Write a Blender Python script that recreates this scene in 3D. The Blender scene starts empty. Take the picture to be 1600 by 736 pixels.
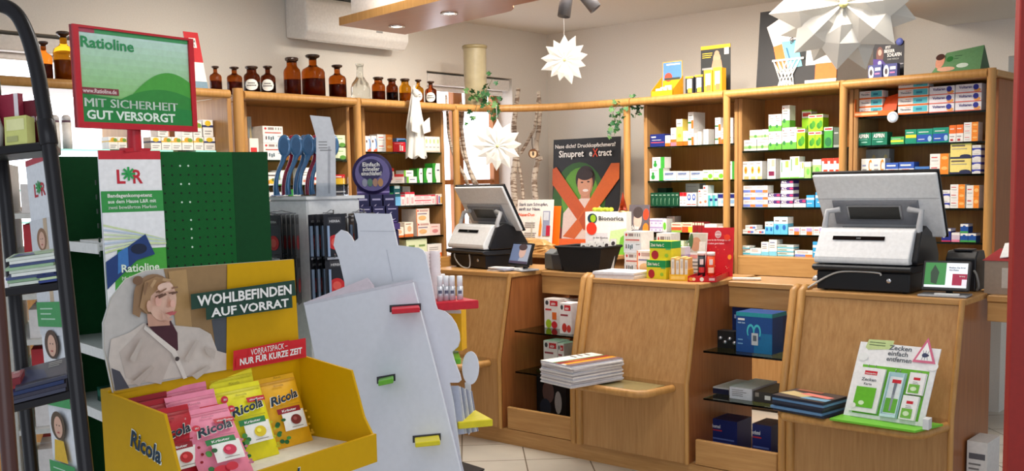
import bpy, bmesh, math, random
from mathutils import Vector as V, Matrix
SC = bpy.context.scene; COL = SC.collection
R = math.radians
random.seed(7)

# ------------------------------------------------------------ camera
F, CY, H = 1591.12, 444.46, 1.6            # focal length and principal row (1600x736 frame), eye height
YAW, PIT, ROL = R(41.5065), R(5.6691), R(1.1296)
FW = V((-math.sin(YAW)*math.cos(PIT), math.cos(YAW)*math.cos(PIT), -math.sin(PIT)))
_r = V((math.cos(YAW), math.sin(YAW), 0)); _d = FW.cross(_r)
RX = math.cos(ROL)*_r + math.sin(ROL)*_d
DX = -math.sin(ROL)*_r + math.cos(ROL)*_d
EYE = V((0, 0, H))
cam = bpy.data.cameras.new('camera'); co = bpy.data.objects.new('camera', cam); COL.objects.link(co)
m = Matrix((RX, -DX, -FW)).transposed().to_4x4(); m.translation = EYE
co.matrix_world = m
cam.sensor_width = 36; cam.lens = F/1600*36; cam.shift_y = (CY-368)/1600; cam.clip_start = .02
SC.camera = co

# ------------------------------------------------------------ world, lights, exposure
SC.view_settings.view_transform = 'Standard'; SC.view_settings.look = 'None'
SC.view_settings.exposure = 0.0; SC.view_settings.gamma = 1; SC.view_settings.use_curve_mapping = False
w = bpy.data.worlds.new('world'); SC.world = w; w.use_nodes = True
bg = w.node_tree.nodes['Background']; bg.inputs[0].default_value = (.80, .88, 1, 1); bg.inputs[1].default_value = .74
def area(name, loc, to, sx, sy, power, col):
    l = bpy.data.lights.new(name, 'AREA'); l.shape = 'RECTANGLE'; l.size = sx; l.size_y = sy; l.energy = power; l.color = col
    o = bpy.data.objects.new(name, l); COL.objects.link(o); o.location = loc
    o.rotation_euler = (V(to)-V(loc)).to_track_quat('-Z', 'Y').to_euler(); return o
def spot(name, loc, to, power, col=(1, .90, .77), ang=95, rad=.04):
    l = bpy.data.lights.new(name, 'SPOT'); l.energy = power; l.color = col; l.spot_size = R(ang); l.spot_blend = .9; l.shadow_soft_size = rad
    o = bpy.data.objects.new(name, l); COL.objects.link(o); o.location = loc
    o.rotation_euler = (V(to)-V(loc)).to_track_quat('-Z', 'Y').to_euler(); return o
area('assumed_daylight_fill', (1.6, -1.2, 1.7), (-3.2, 4.2, .9), 3.2, 2.0, 40, (.84, .91, 1))  # assumed cool daylight from behind the eye, unseen area light, no window modelled
area('added_ceiling_fill', (-3.4, 4.6, 2.88), (-3.4, 4.6, 0), 2.6, 1.6, 118, (1, .95, .89))  # added overhead area light above the counters, no fixture seen
area('added_ceiling_fill', (-1.5, 2.5, 2.88), (-1.6, 2.5, 0), 1.2, .6, 24, (1, .96, .92))  # added fill over the customer side to brighten the spinner rack, no lamp there
area('added_ceiling_fill', (-3.6, 5.75, 2.88), (-3.6, 5.9, 0), 2.6, .5, 9, (1, .94, .86))  # added fill brightening the back wall above the shelves, no fixture
for x in (-3.9, -3.1, -2.2):
    spot('assumed_shelf_spot', (x+.1, 4.9, 2.8), (x, 6.5, 1.45), 88 if x < -2.5 else 64)  # assumed unseen spots warming the back shelves, apart from the modelled grey spotlights
for y in (3.4, 4.2, 5.0):
    spot('assumed_shelf_spot', (-4.2, y, 2.8), (-5.8, y+.05, 1.5), 70)  # assumed unseen spots towards the left shelves, no lamp bodies

# ------------------------------------------------------------ picture -> place helpers
def ray(x, y): return FW + RX*((x-800)/F) + DX*((y-CY)/F)
def pln(x, y, ax, v):
    q = ray(x, y); return EYE + q*((v-EYE[ax])/q[ax])
def aX(x, y, v): return pln(x, y, 0, v)
def aY(x, y, v): return pln(x, y, 1, v)
def aZ(x, y, v): return pln(x, y, 2, v)
def aD(x, y, d): return EYE + ray(x, y)*d
def aP(x, y, p, n):
    q = ray(x, y); n = V(n); return EYE + q*((V(p)-EYE).dot(n)/q.dot(n))
def dep(p): return (V(p)-EYE).dot(FW)

# ------------------------------------------------------------ materials
MC = {}
def lin(c): return tuple((v/255/12.92 if v/255 <= .04045 else ((v/255+.055)/1.055)**2.4) for v in c)
def mt(c, rough=.5, metal=0, spec=.4, trans=0, alpha=1, emit=0, coat=0, var=.05, scale=60):
    k = (tuple(c), rough, metal, spec, trans, alpha, emit, coat)
    if k in MC: return MC[k]
    m = bpy.data.materials.new('paint_%d_%d_%d' % tuple(c)); m.use_nodes = True; nt = m.node_tree; b = nt.nodes['Principled BSDF']
    L = lin(c)
    if var and not emit:
        tc = nt.nodes.new('ShaderNodeTexCoord'); n = nt.nodes.new('ShaderNodeTexNoise'); n.inputs['Scale'].default_value = scale; n.inputs['Detail'].default_value = 2
        r = nt.nodes.new('ShaderNodeValToRGB'); r.color_ramp.elements[0].position = .3; r.color_ramp.elements[1].position = .7
        r.color_ramp.elements[0].color = tuple(v*(1-var) for v in L)+(1,); r.color_ramp.elements[1].color = tuple(min(1, v*(1+var)) for v in L)+(1,)
        nt.links.new(tc.outputs['Object'], n.inputs['Vector']); nt.links.new(n.outputs['Fac'], r.inputs[0]); nt.links.new(r.outputs[0], b.inputs['Base Color'])
    else: b.inputs['Base Color'].default_value = L+(1,)
    b.inputs['Roughness'].default_value = rough; b.inputs['Metallic'].default_value = metal
    b.inputs['Specular IOR Level'].default_value = spec; b.inputs['Transmission Weight'].default_value = trans; b.inputs['Alpha'].default_value = alpha
    b.inputs['Coat Weight'].default_value = coat
    if emit: b.inputs['Emission Color'].default_value = L+(1,); b.inputs['Emission Strength'].default_value = emit
    MC[k] = m; return m
def wood(name, a, b_, axis=2, rough=.38, sc=1.0):
    m = bpy.data.materials.new(name); m.use_nodes = True; nt = m.node_tree; b = nt.nodes['Principled BSDF']
    tc = nt.nodes.new('ShaderNodeTexCoord'); mp = nt.nodes.new('ShaderNodeMapping'); s = [38*sc]*3; s[axis] = 2.2*sc; mp.inputs['Scale'].default_value = s
    n = nt.nodes.new('ShaderNodeTexNoise'); n.inputs['Scale'].default_value = 1.6; n.inputs['Detail'].default_value = 6; n.inputs['Roughness'].default_value = .65
    r = nt.nodes.new('ShaderNodeValToRGB'); r.color_ramp.elements[0].position = .32; r.color_ramp.elements[1].position = .68
    r.color_ramp.elements[0].color = lin(a)+(1,); r.color_ramp.elements[1].color = lin(b_)+(1,)
    bp = nt.nodes.new('ShaderNodeBump'); bp.inputs['Strength'].default_value = .06
    for x, y in ((tc.outputs['Object'], mp.inputs[0]), (mp.outputs[0], n.inputs['Vector']), (n.outputs['Fac'], r.inputs[0]), (r.outputs[0], b.inputs['Base Color']), (n.outputs['Fac'], bp.inputs['Height']), (bp.outputs[0], b.inputs['Normal'])): nt.links.new(x, y)
    b.inputs['Roughness'].default_value = rough; b.inputs['Specular IOR Level'].default_value = .4; return m
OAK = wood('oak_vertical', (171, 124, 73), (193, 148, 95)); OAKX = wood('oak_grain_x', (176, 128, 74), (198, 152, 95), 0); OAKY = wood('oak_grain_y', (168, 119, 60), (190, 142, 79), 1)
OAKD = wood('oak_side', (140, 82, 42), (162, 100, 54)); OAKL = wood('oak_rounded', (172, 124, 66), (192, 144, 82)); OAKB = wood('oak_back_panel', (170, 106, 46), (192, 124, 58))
BOARD = wood('canopy_board', (150, 84, 44), (170, 98, 54), 0, .3)
def glass(name, c, rough=.03, ior=1.45, alpha=None):
    m = bpy.data.materials.new(name); m.use_nodes = True; b = m.node_tree.nodes['Principled BSDF']
    b.inputs['Base Color'].default_value = lin(c)+(1,); b.inputs['Roughness'].default_value = rough; b.inputs['Transmission Weight'].default_value = 1; b.inputs['IOR'].default_value = ior
    if alpha: b.inputs['Alpha'].default_value = alpha
    return m
SHELFGL = glass('green_edge_shelf_glass', (120, 165, 140), .05, 1.3)
AMBER = glass('amber_glass', (158, 78, 16), .05, 1.2); AMBERD = glass('dark_amber_glass', (104, 42, 12), .05, 1.2); AMBERY = glass('yellow_amber_glass', (190, 128, 24), .05, 1.2)
CLEAR = glass('clear_glass', (232, 236, 232), .02, 1.3); ACRYL = glass('clear_acrylic', (240, 244, 248), .03, 1.2)
W_ = (236, 234, 230); BLK = (22, 22, 24); RED = (196, 30, 40)

# ------------------------------------------------------------ mesh builder
TX = {}
def textmesh(s, bold):
    k = (s, bold)
    if k not in TX:
        c = bpy.data.curves.new('t', 'FONT'); c.body = s; c.resolution_u = 2; c.size = 1; c.offset = ((0 if 'M' in s else .03 if bold == 3 else .022) if bold else .004)
        if bold == 2: c.shear = .22; c.offset = .03
        o = bpy.data.objects.new('t', c); COL.objects.link(o)
        me = o.evaluated_get(bpy.context.evaluated_depsgraph_get()).to_mesh()
        v = [tuple(p.co[:2]) for p in me.vertices]; f = [tuple(p.vertices) for p in me.polygons]
        bpy.data.objects.remove(o); bpy.data.curves.remove(c)
        xs = [p[0] for p in v] or [0, 1]; x0, x1 = min(xs), max(xs)
        TX[k] = ([((p[0]-x0), p[1]) for p in v], f, x1-x0)
    return TX[k]
class MB:
    def __init__(s): s.v = []; s.f = []; s.m = []; s.mats = []; s.sm = []
    def mi(s, m):
        if not isinstance(m, bpy.types.Material): m = mt(m)
        if m not in s.mats: s.mats.append(m)
        return s.mats.index(m)
    def add(s, vs, fs, m, smooth=False):
        i = s.mi(m); n = len(s.v); s.v += [tuple(p) for p in vs]
        for f in fs: s.f.append([a+n for a in f]); s.m.append(i); s.sm.append(smooth)
        return s
    def hexa(s, a, b, m):                       # bottom ring (4), top ring (4)
        return s.add(list(a)+list(b), [(3, 2, 1, 0), (4, 5, 6, 7), (0, 1, 5, 4), (1, 2, 6, 5), (2, 3, 7, 6), (3, 0, 4, 7)], m)
    def box(s, x0, y0, z0, x1, y1, z1, m):
        x0, x1 = sorted((x0, x1)); y0, y1 = sorted((y0, y1)); z0, z1 = sorted((z0, z1))
        return s.hexa([(x0, y0, z0), (x1, y0, z0), (x1, y1, z0), (x0, y1, z0)], [(x0, y0, z1), (x1, y0, z1), (x1, y1, z1), (x0, y1, z1)], m)
    def obox(s, o, u, v, n, m):                 # corner + three edge vectors
        o, u, v, n = V(o), V(u), V(v), V(n)
        return s.hexa([o, o+u, o+u+v, o+v], [o+n, o+u+n, o+u+v+n, o+v+n], m)
    def prism(s, pts, ext, m, m2=None):         # planar outline + thickness vector
        e = V(ext); n = len(pts); a = [V(p) for p in pts]; b = [p+e for p in a]
        nn = sum(((a[i]-a[0]).cross(a[(i+1) % n]-a[0]) for i in range(n)), V())
        if nn.dot(e) > 0: a.reverse(); b.reverse()
        s.add(a+b, [tuple(range(n))], m); s.add(a+b, [tuple(range(2*n-1, n-1, -1))], m2 or m)
        return s.add(a+b, [((i+1) % n, i, i+n, (i+1) % n+n) for i in range(n)], m2 or m)
    def poly(s, pts, m): return s.add(pts, [tuple(range(len(pts)))], m)
    def tube(s, path, r, m, n=10, caps=True, smooth=True):
        P = [V(p) for p in path]; rs = r if isinstance(r, (list, tuple)) else [r]*len(P); vs = []; up = None
        for i, p in enumerate(P):
            t = (P[min(i+1, len(P)-1)]-P[max(i-1, 0)]).normalized()
            if up is None: up = t.orthogonal().normalized()
            a = (up-t*up.dot(t))
            a = a.normalized() if a.length > 1e-6 else t.orthogonal().normalized()
            up = a; b = t.cross(a)
            for k in range(n):
                g = 2*math.pi*k/n; vs.append(p+(a*math.cos(g)+b*math.sin(g))*rs[i])
        fs = [(i*n+k, i*n+(k+1) % n, (i+1)*n+(k+1) % n, (i+1)*n+k) for i in range(len(P)-1) for k in range(n)]
        s.add(vs, fs, m, smooth)
        if caps: s.add(vs, [tuple(range(n-1, -1, -1)), tuple((len(P)-1)*n+k for k in range(n))], m)
        return s
    def lathe(s, prof, c, m, n=20, axis=(0, 0, 1), smooth=True):   # prof: (r,h)
        ax = V(axis).normalized(); a = ax.orthogonal().normalized(); b = ax.cross(a); c = V(c); vs = []
        for r_, h in prof:
            for k in range(n):
                g = 2*math.pi*k/n; vs.append(c+ax*h+(a*math.cos(g)+b*math.sin(g))*max(r_, 1e-5))
        q = len(prof)
        return s.add(vs, [(i*n+k, i*n+(k+1) % n, (i+1)*n+(k+1) % n, (i+1)*n+k) for i in range(q-1) for k in range(n)], m, smooth)
    def disc(s, c, u, v, m, n=20, a0=0, a1=360):
        c, u, v = V(c), V(u), V(v); k = n if a1-a0 >= 360 else n+1
        return s.add([c+u*math.cos(R(a0+(a1-a0)*i/n))+v*math.sin(R(a0+(a1-a0)*i/n)) for i in range(k)], [tuple(range(k))], m)
    def text(s, t, o, u, v, h, m, w=None, bold=1, al='l'):   # cap height ~ .7 h ; fit width w
        vs, fs, L = textmesh(t, bold); o, u, v = V(o), V(u).normalized(), V(v).normalized()
        sx = h if w is None else w/max(L, .01)
        ox = 0 if al == 'l' else (-L*sx/2 if al == 'c' else -L*sx)
        for k in ((0, .028, -.028) if bold and 'M' in t else (0,)): s.add([o+u*(p[0]*sx+ox+k*h)+v*(p[1]*h) for p in vs], fs, m)
        return s
    def build(s, name, parent=None, base=None, bev=0, seg=1, **tags):
        base = V(base) if base is not None else V((0, 0, 0)); base = V(base)
        me = bpy.data.meshes.new(name); me.from_pydata([tuple(V(p)-base) for p in s.v], [], s.f)
        for m in s.mats: me.materials.append(m)
        me.polygons.foreach_set('material_index', s.m); me.polygons.foreach_set('use_smooth', s.sm)
        if bev:
            bm = bmesh.new(); bm.from_mesh(me); bmesh.ops.remove_doubles(bm, verts=bm.verts, dist=1e-5)
            es = [e for e in bm.edges if len(e.link_faces) == 2 and e.calc_face_angle(0) > .5]
            bmesh.ops.bevel(bm, geom=es, offset=bev, segments=seg, affect='EDGES', profile=.5, clamp_overlap=True)
            bm.to_mesh(me); bm.free()
        me.update()
        o = bpy.data.objects.new(name, me); COL.objects.link(o); o.location = base if parent is None else (0, 0, 0)
        if parent is not None: o.parent = parent
        BASE[o.name] = base
        o_set(o, **tags); return o
BASE = {}
def o_set(o, label=None, cat=None, group=None, kind=None):
    for k, v in (('label', label), ('category', cat), ('group', group), ('kind', kind)):
        if v: o[k] = v
def root(name, base, label=None, cat=None, group=None, kind=None):
    o = bpy.data.objects.new(name, None); COL.objects.link(o); o.location = base; o.empty_display_size = .05; BASE[o.name] = V(base)
    o_set(o, label, cat, group, kind); return o
def part(mb, name, parent, bev=0, seg=1, label=None):
    return mb.build(name, parent, BASE[parent.name], bev, seg, label=label)
def thing(mb, name, base, label, cat, group=None, bev=0, seg=1, kind=None):
    return mb.build(name, None, base, bev, seg, label=label, cat=cat, group=group, kind=kind)
ORD = 'zero first second third fourth fifth sixth seventh eighth ninth tenth eleventh twelfth thirteenth fourteenth fifteenth sixteenth seventeenth eighteenth nineteenth twentieth twenty-first twenty-second twenty-third twenty-fourth'.split()
# ------------------------------------------------------------ the room
XL, YB, ZC = -5.9, 7.2, 2.92
def tile_mat():
    m = bpy.data.materials.new('floor_tiles'); m.use_nodes = True; nt = m.node_tree; b = nt.nodes['Principled BSDF']
    tc = nt.nodes.new('ShaderNodeTexCoord'); mp = nt.nodes.new('ShaderNodeMapping'); mp.inputs['Rotation'].default_value = (0, 0, R(-44)); mp.inputs['Location'].default_value = (.06, .14, 0)
    br = nt.nodes.new('ShaderNodeTexBrick'); br.offset = 0; br.inputs['Scale'].default_value = 1; br.inputs['Brick Width'].default_value = .37; br.inputs['Row Height'].default_value = .37
    br.inputs['Mortar Size'].default_value = .004; br.inputs['Color1'].default_value = lin((206, 200, 188))+(1,); br.inputs['Color2'].default_value = lin((198, 192, 180))+(1,); br.inputs['Mortar'].default_value = lin((120, 112, 100))+(1,)
    n = nt.nodes.new('ShaderNodeTexNoise'); n.inputs['Scale'].default_value = 5; n.inputs['Detail'].default_value = 5
    mx = nt.nodes.new('ShaderNodeMixRGB'); mx.blend_type = 'MULTIPLY'; mx.inputs[0].default_value = .18
    for x, y in ((tc.outputs['Object'], mp.inputs[0]), (mp.outputs[0], br.inputs['Vector']), (tc.outputs['Object'], n.inputs['Vector']), (br.outputs[0], mx.inputs[1]), (n.outputs[0], mx.inputs[2]), (mx.outputs[0], b.inputs['Base Color'])): nt.links.new(x, y)
    b.inputs['Roughness'].default_value = .22; return m
WALL = mt((222, 217, 208), .9, spec=.2, var=.03, scale=120)
CEIL = mt((228, 225, 216), .9, spec=.2, var=.02, scale=80)
def st(mb, name): return mb.build(name, kind='structure')
st(MB().box(-6.3, -1.5, -.1, 2.5, 9, 0, tile_mat()), 'floor')
st(MB().box(-6.3, .6, ZC, 1.5, 9, ZC+.1, CEIL), 'ceiling')
# left wall with two window openings
def wall_with_holes(x0, x1, y0, y1, holes):
    mb = MB(); y = y0
    for a, b, z0, z1 in holes:
        mb.box(x0, y, 0, x1, a, ZC, WALL); mb.box(x0, a, 0, x1, b, z0, WALL); mb.box(x0, a, z1, x1, b, ZC, WALL); y = b
    return mb.box(x0, y, 0, x1, y1, ZC, WALL)
WZ = 2.50
st(wall_with_holes(XL-.35, XL, .4, YB+1.2, [(1.7, 3.62, .95, 2.50), (5.70, 6.72, .95, WZ)]), 'wall_left')
st(MB().box(XL, YB, 0, -2.02, YB+.15, ZC, WALL).box(-2.02, YB, 2.36, 1.5, YB+.15, ZC, WALL), 'wall_back')
st(MB().box(-2.4, 8.0, 0, 1.5, 8.1, ZC, WALL), 'wall_passage')
st(MB().box(-2.4, 7.985, 0, 1.5, 8.0, .09, (70, 58, 48)), 'baseboard_passage')
st(MB().box(-2.42, 5.2, 2.60, 1.5, YB, ZC, CEIL), 'trim_1')
SKYPANE = mt((238, 244, 255), .5, emit=3.4)
WFR = wood('window_frame_wood', (150, 92, 46), (172, 110, 58))
def window(name, y0, y1, z0, z1, xs, trans):
    x = XL-.20
    o = root(name, (x, (y0+y1)/2, z0), kind='structure')
    fr = MB(); t = .07
    fr.box(x-.03, y0, z0, x+.04, y0+t, z1, WFR).box(x-.03, y1-t, z0, x+.04, y1, z1, WFR).box(x-.03, y0+t, z0, x+.04, y1-t, z0+t, WFR).box(x-.03, y0+t, z1-t, x+.04, y1-t, z1, WFR)
    for c in xs: fr.box(x-.025, c-.055, z0+t, x+.05, c+.055, z1-t, WFR)
    for zz in trans: fr.box(x-.02, y0+t, zz-.02, x+.03, y1-t, zz+.02, WFR)
    part(fr, 'window_frame', o, .006)
    part(MB().box(x-.02, y0+t, z0+t, x-.012, y1-t, z1-t, SKYPANE), 'pane', o)
    part(MB().box(XL-.16, y0+.01, z1-.10, XL-.01, y1-.01, z1-.01, mt((226, 222, 216), .6)).box(XL-.1, y0+.02, z1-.14, XL-.08, y1-.02, z1-.1, mt((236, 233, 228), .7)), 'roller_blind', o, .015, 2)
window('window_1', 1.72, 3.60, .97, 2.49, (2.2,), (1.5,))
window('window_2', 5.71, 6.71, .97, WZ-.005, (6.20,), (1.62,))

# ------------------------------------------------------------ shelving: right unit (three bays) and left unit
ZT = 2.19
def rounded_rail(mb, a, b, r, m):
    mb.tube([a, b], r, m, 14)
RB = [(-4.245, -3.475, [1.844, 1.598, 1.413, 1.225, 1.085]), (-3.475, -2.665, [1.788, 1.595, 1.406, 1.224, 1.079]), (-2.665, -1.806, [1.97, 1.792, 1.603, 1.401, 1.20, 1.06])]
BAYN = ['bay beside the ivy', 'bay under the basketball poster', 'rightmost bay']
YR, YS, YK = 6.13, 6.28, 6.62
for i, (x0, x1, zs) in enumerate(RB):
    nm = ['oak wall shelf bay nearest the corner, left of the basketball poster', 'oak wall shelf bay standing under the basketball poster', 'oak wall shelf bay at the right end behind the right till'][i]
    o = root('wall_shelf', ((x0+x1)/2, (YS+YK)/2, 0), nm, 'shelf', 'oak shelf bays along the back wall')
    zb = zs[-1]-.03
    part(MB().box(x0+.032, YK-.018, zb+.03, x1-.03, YK, ZT-.045, OAKB), 'back_panel', o)
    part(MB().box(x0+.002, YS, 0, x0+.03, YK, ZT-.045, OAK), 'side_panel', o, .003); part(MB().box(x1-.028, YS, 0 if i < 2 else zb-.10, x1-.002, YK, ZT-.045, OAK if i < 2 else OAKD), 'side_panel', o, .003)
    part(MB().box(x0+.002, YR+.01, ZT-.044, x1-.002 if i < 2 else x1+.03, YK, ZT-.008, OAKX), 'top_board', o, .004)
    part(MB().tube([(x0, YR, ZT-.025), (x1-.02, YR, ZT-.025)], .026, OAKL, 14), 'front_rail', o)
    part(MB().box(x0+.032, YS-.06, zb-.10, x1-.03, YK-.02, zb+.029, OAKX).box(x0+.032, YS+.02, 0.02, x1-(.03 if i < 2 else .22), YS+.045, zb-.10, OAK), 'base_cabinet', o, .004)
    part(MB().tube([(x1-.0, YR, .02), (x1-.0, YR, ZT)], .024, OAKL, 14), 'post', o)
    for z in zs[:-1]:
        part(MB().box(x0+.032, YS+.005, z-.012, x1-.03, YK-.02, z-.001, SHELFGL), 'glass_shelf', o)
LB = [(3.715, 4.57, [1.84, 1.78, 1.617, 1.454, 1.223, 1.061]), (4.675, 5.48, [1.842, 1.617, 1.454, 1.223, 1.061])]
XR, XS, XK = -5.35, -5.5, -5.84
for i, (y0, y1, zs) in enumerate(LB):
    nm = ['oak wall shelf bay under the tall brown bottles', 'oak wall shelf bay under the hanging cloth angel'][i]
    if i == 0: zs = [1.78, 1.617, 1.454, 1.223, 1.061]
    o = root('wall_shelf', ((XS+XK)/2, (y0+y1)/2, 0), nm, 'shelf', 'oak shelf bays along the left wall')
    zb = zs[-1]-.03
    part(MB().box(XK, y0+.032, zb+.03, XK+.018, y1-.032, ZT-.045, OAKB), 'back_panel', o)
    part(MB().box(XK, y0+.002, 0, XS, y0+.03, ZT-.045, OAK), 'side_panel', o, .003); part(MB().box(XK, y1-.03, 0, XS, y1-.002, ZT-.045, OAK), 'side_panel', o, .003)
    part(MB().box(XK, y0-(.05 if i else 0), ZT-.044, XR-.01, y1-.002, ZT-.008, OAKY), 'top_board', o, .004)
    ya, yb = [(3.62, 4.49), (4.53, 5.43)][i]
    part(MB().tube([(XR, ya, ZT-.025), (XR, yb, ZT-.025)], .026, OAKL, 14), 'front_rail', o)
    part(MB().box(XK+.02, y0+.032, zb-.10, XS+.06, y1-.032, zb+.029, OAKY).box(XS-.045, y0+.032, .02, XS-.02, y1-.032, zb-.1, OAK), 'base_cabinet', o, .004)
    part(MB().tube([(XR, [4.51, 5.45][i], .02), (XR, [4.51, 5.45][i], ZT)], .026, OAKL, 14), 'post', o)
    for z in zs[:-1]:
        part(MB().box(XK+.02, y0+.032, z-.012, XS-.005, y1-.032, z-.001, SHELFGL), 'glass_shelf', o)
# bright window bay left of it: no back panel, shelves in front of the window
o = root('wall_shelf', (-5.67, 2.7, 0), 'open oak shelf bay standing in front of the bright left window', 'shelf', 'oak shelf bays along the left wall')
part(MB().tube([(XR, 1.6, ZT-.025), (XR, 3.52, ZT-.025)], .026, OAKL, 14), 'front_rail', o)
part(MB().box(XK, 1.6, ZT-.044, XR-.01, 3.50, ZT-.008, OAKY), 'top_board', o, .004)
part(MB().box(XK+.02, 3.52, 0, XR-.02, 3.55, ZT-.045, OAK), 'side_panel', o, .003)
part(MB().tube([(XR+.0, 3.585, .02), (XR, 3.585, ZT+.012)], .033, OAKL, 18), 'post', o)
for z in (1.835, 1.62, 1.45, 1.22): part(MB().box(XK+.02, 1.62, z-.012, XS-.005, 3.515, z-.001, SHELFGL), 'glass_shelf', o)
for y in (2.97,): part(MB().box(XK+.02, y-.015, 1.0, XS, y+.015, ZT-.045, OAKL), 'upright', o)
part(MB().box(XK+.02, 1.62, .02, XS+.05, 3.515, 1.05, OAK), 'base_cabinet', o, .004)
# curved corner rail between the two units with its round post
cr = root('corner_shelf_rail', (-4.9, 6.0, 0), 'curved oak rail joining the left and back shelves across the corner', 'rail')
cp = [(-5.35, 5.44), (-5.31, 5.62), (-5.22, 5.79), (-5.08, 5.93), (-4.90, 6.04), (-4.66, 6.11), (-4.42, 6.13), (-4.25, 6.13)]
part(MB().tube([(x, y, ZT-.025) for x, y in cp], .028, OAKL, 14), 'rail', cr)
part(MB().tube([(-4.30, 6.15, .02), (-4.30, 6.15, ZT-.04)], .026, OAKL, 14), 'post', cr)
bd = [(x, y) for x, y in cp]; inn = [(-5.56, 5.50), (-5.50, 5.72), (-5.38, 5.93), (-5.20, 6.10), (-4.97, 6.23), (-4.70, 6.31), (-4.44, 6.33), (-4.26, 6.33)]
part(MB().prism([(x, y, ZT-.035) for x, y in bd+inn[::-1]], (0, 0, .02), OAKX), 'board', cr)
# corner ledge below (worktop in the corner)
cl = MB(); pts = [(-5.84, 5.50, 1.03), (-5.5, 5.50, 1.03)]+[(x-.1, y+.05, 1.03) for x, y in cp[1:-1]]+[(-4.26, 6.28, 1.03), (-4.26, 6.62, 1.03), (-4.26, 7.1, 1.03), (-5.84, 7.1, 1.03)]
cl.prism(pts, (0, 0, .03), OAKX)
cl.prism([(-5.84, 5.52, .02), (-5.52, 5.52, .02)]+[(x-.14, y+.09, .02) for x, y in cp[1:-1]]+[(-4.29, 6.33, .02), (-4.29, 7.08, .02), (-5.84, 7.08, .02)], (0, 0, 1.0095), OAK)
thing(cl, 'corner_cupboard', (-5.2, 6.4, 0), 'oak corner cupboard below the curved rail, holding the birch branches', 'cupboard')

# ------------------------------------------------------------ the sales counters
CT, YF, YT = 1.05, 4.555, 4.67
def prof(y): return y
CX = [(-4.86, -4.135), (-3.525, -2.805), (-2.225, -1.46)]
CN = ['oak sales counter at left under the first till', 'oak sales counter in the middle with the magazine stack on its ledge', 'oak sales counter at right under the large till']
def front_poly(x, off=0):   # counter side outline, y/z
    return [(x, YF+off, .10), (x, YF+off, .53), (x, YT+off, CT), (x, 5.26, CT), (x, 5.26, .10)]
for i, (x0, x1) in enumerate(CX):
    o = root('sales_counter', ((x0+x1)/2, 4.9, 0), CN[i], 'counter', 'oak sales counters')
    a, b = x0+.012, x1-.02; YD = 5.26 if i < 2 else 5.08
    part(MB().hexa([(a, YF, .10), (b, YF, .10), (b, YF+.02, .10), (a, YF+.02, .10)], [(a, YF, .53), (b, YF, .53), (b, YF+.02, .53), (a, YF+.02, .53)], OAK)
         .hexa([(a, YF, .53), (b, YF, .53), (b, YF+.02, .53), (a, YF+.02, .53)], [(a, YT, CT-.03), (b, YT, CT-.03), (b, YT+.02, CT-.03), (a, YT+.02, CT-.03)], OAK), 'front_panel', o)
    part(MB().box(x0, YT-.008, CT-.029, x1, YD+.02, CT, OAKX), 'worktop', o, .006, 2)
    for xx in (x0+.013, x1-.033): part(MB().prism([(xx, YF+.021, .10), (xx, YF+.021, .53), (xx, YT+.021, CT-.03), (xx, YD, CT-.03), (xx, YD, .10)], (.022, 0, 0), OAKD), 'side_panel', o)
    # rounded edge trims following the front
    part(MB().tube([(x1-.012, YF-.002, .10), (x1-.012, YF-.002, .53), (x1-.012, YT-.002, CT-.002)], .013, OAKL, 10), 'edge_trim', o)
    for xx in ((x0-.012,) if i == 0 else (x0-.045, x0-.003)): part(MB().tube([(xx, YF-.004, .10), (xx, YF-.004, .53), (xx, YT-.004, CT-.004), (xx, YT+.03, CT+.008), (xx, YT+.07, CT+.002)], .021, OAKL, 12), 'edge_post', o)
    # bag ledge: rounded wooden bar round a glass inlay
    zl = .497
    gx0, gx1 = (x0+.12, x1-.12) if i != 2 else (x0+.05, x1-.05)
    part(MB().tube([(gx0, YF+.0, zl), (gx0, YF-.20, zl), (gx0+.03, YF-.24, zl), (gx1-.05, YF-.24, zl), (gx1-.01, YF-.20, zl), (gx1+.02, YF+.0, zl)], .021, OAKL, 12), 'bag_ledge_bar', o)
    part(MB().box(gx0+.018, YF-.222, zl+.004, gx1-.028, YF-.002, zl+.012, mt((150, 138, 96), .12, spec=.6)), 'ledge_glass', o)
# open bays between the counters
BAYS = [(-4.11, -3.61), (-2.78, -2.31)]
for i, (x0, x1) in enumerate(BAYS):
    o = root('counter_bay', ((x0+x1)/2, 5, 0), ['open oak shelf bay between the left and middle counters', 'open oak shelf bay between the middle and right counters'][i], 'shelf', 'shelf bays between the counters')
    part(MB().box(x0, YF+.02, .10, x1, YF+.045, .235, OAKX), 'bottom_board', o, .004)
    part(MB().box(x0, 4.93, CT-.145, x1, 4.955, CT-.035, OAKX), 'apron', o, .003)
    part(MB().box(x0, 4.92, CT-.034, x1, 5.28, CT-.004, OAKX), 'worktop', o, .004)
    part(MB().box(x0, YF+.046, .10, x1, 5.2, .125, OAKX), 'floor_board', o)
    if i == 0: part(MB().box(x0, 5.21, .126, x1, 5.225, CT-.15, OAKD), 'back_panel', o)
    for z in (.445, .70): part(MB().box(x0, 4.66, z-.012, x1, 5.19, z-.002, SHELFGL), 'glass_shelf', o)
o = root('counter_bay', (-1.2, 5, 0), 'oak flap and apron right of the right counter', 'shelf', 'shelf bays between the counters')
part(MB().box(-1.445, 4.93, CT-.125, -1.0, 4.95, CT-.035, OAKX), 'apron', o, .003)
part(MB().box(-1.445, 4.92, CT-.034, -1.0, 5.28, CT-.004, OAKX), 'worktop', o, .004)
part(MB().box(-1.445, 4.7, .1, -1.0, 5.06, .13, OAKD), 'floor_board', o)
pl = MB()
pl.box(-6.0, 4.585, 0, -1.0, 4.61, .095, OAKX)
thing(pl, 'counter_plinth', (-3.5, 4.6, 0), 'continuous oak plinth running along the floor under the counters', 'plinth')
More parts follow.
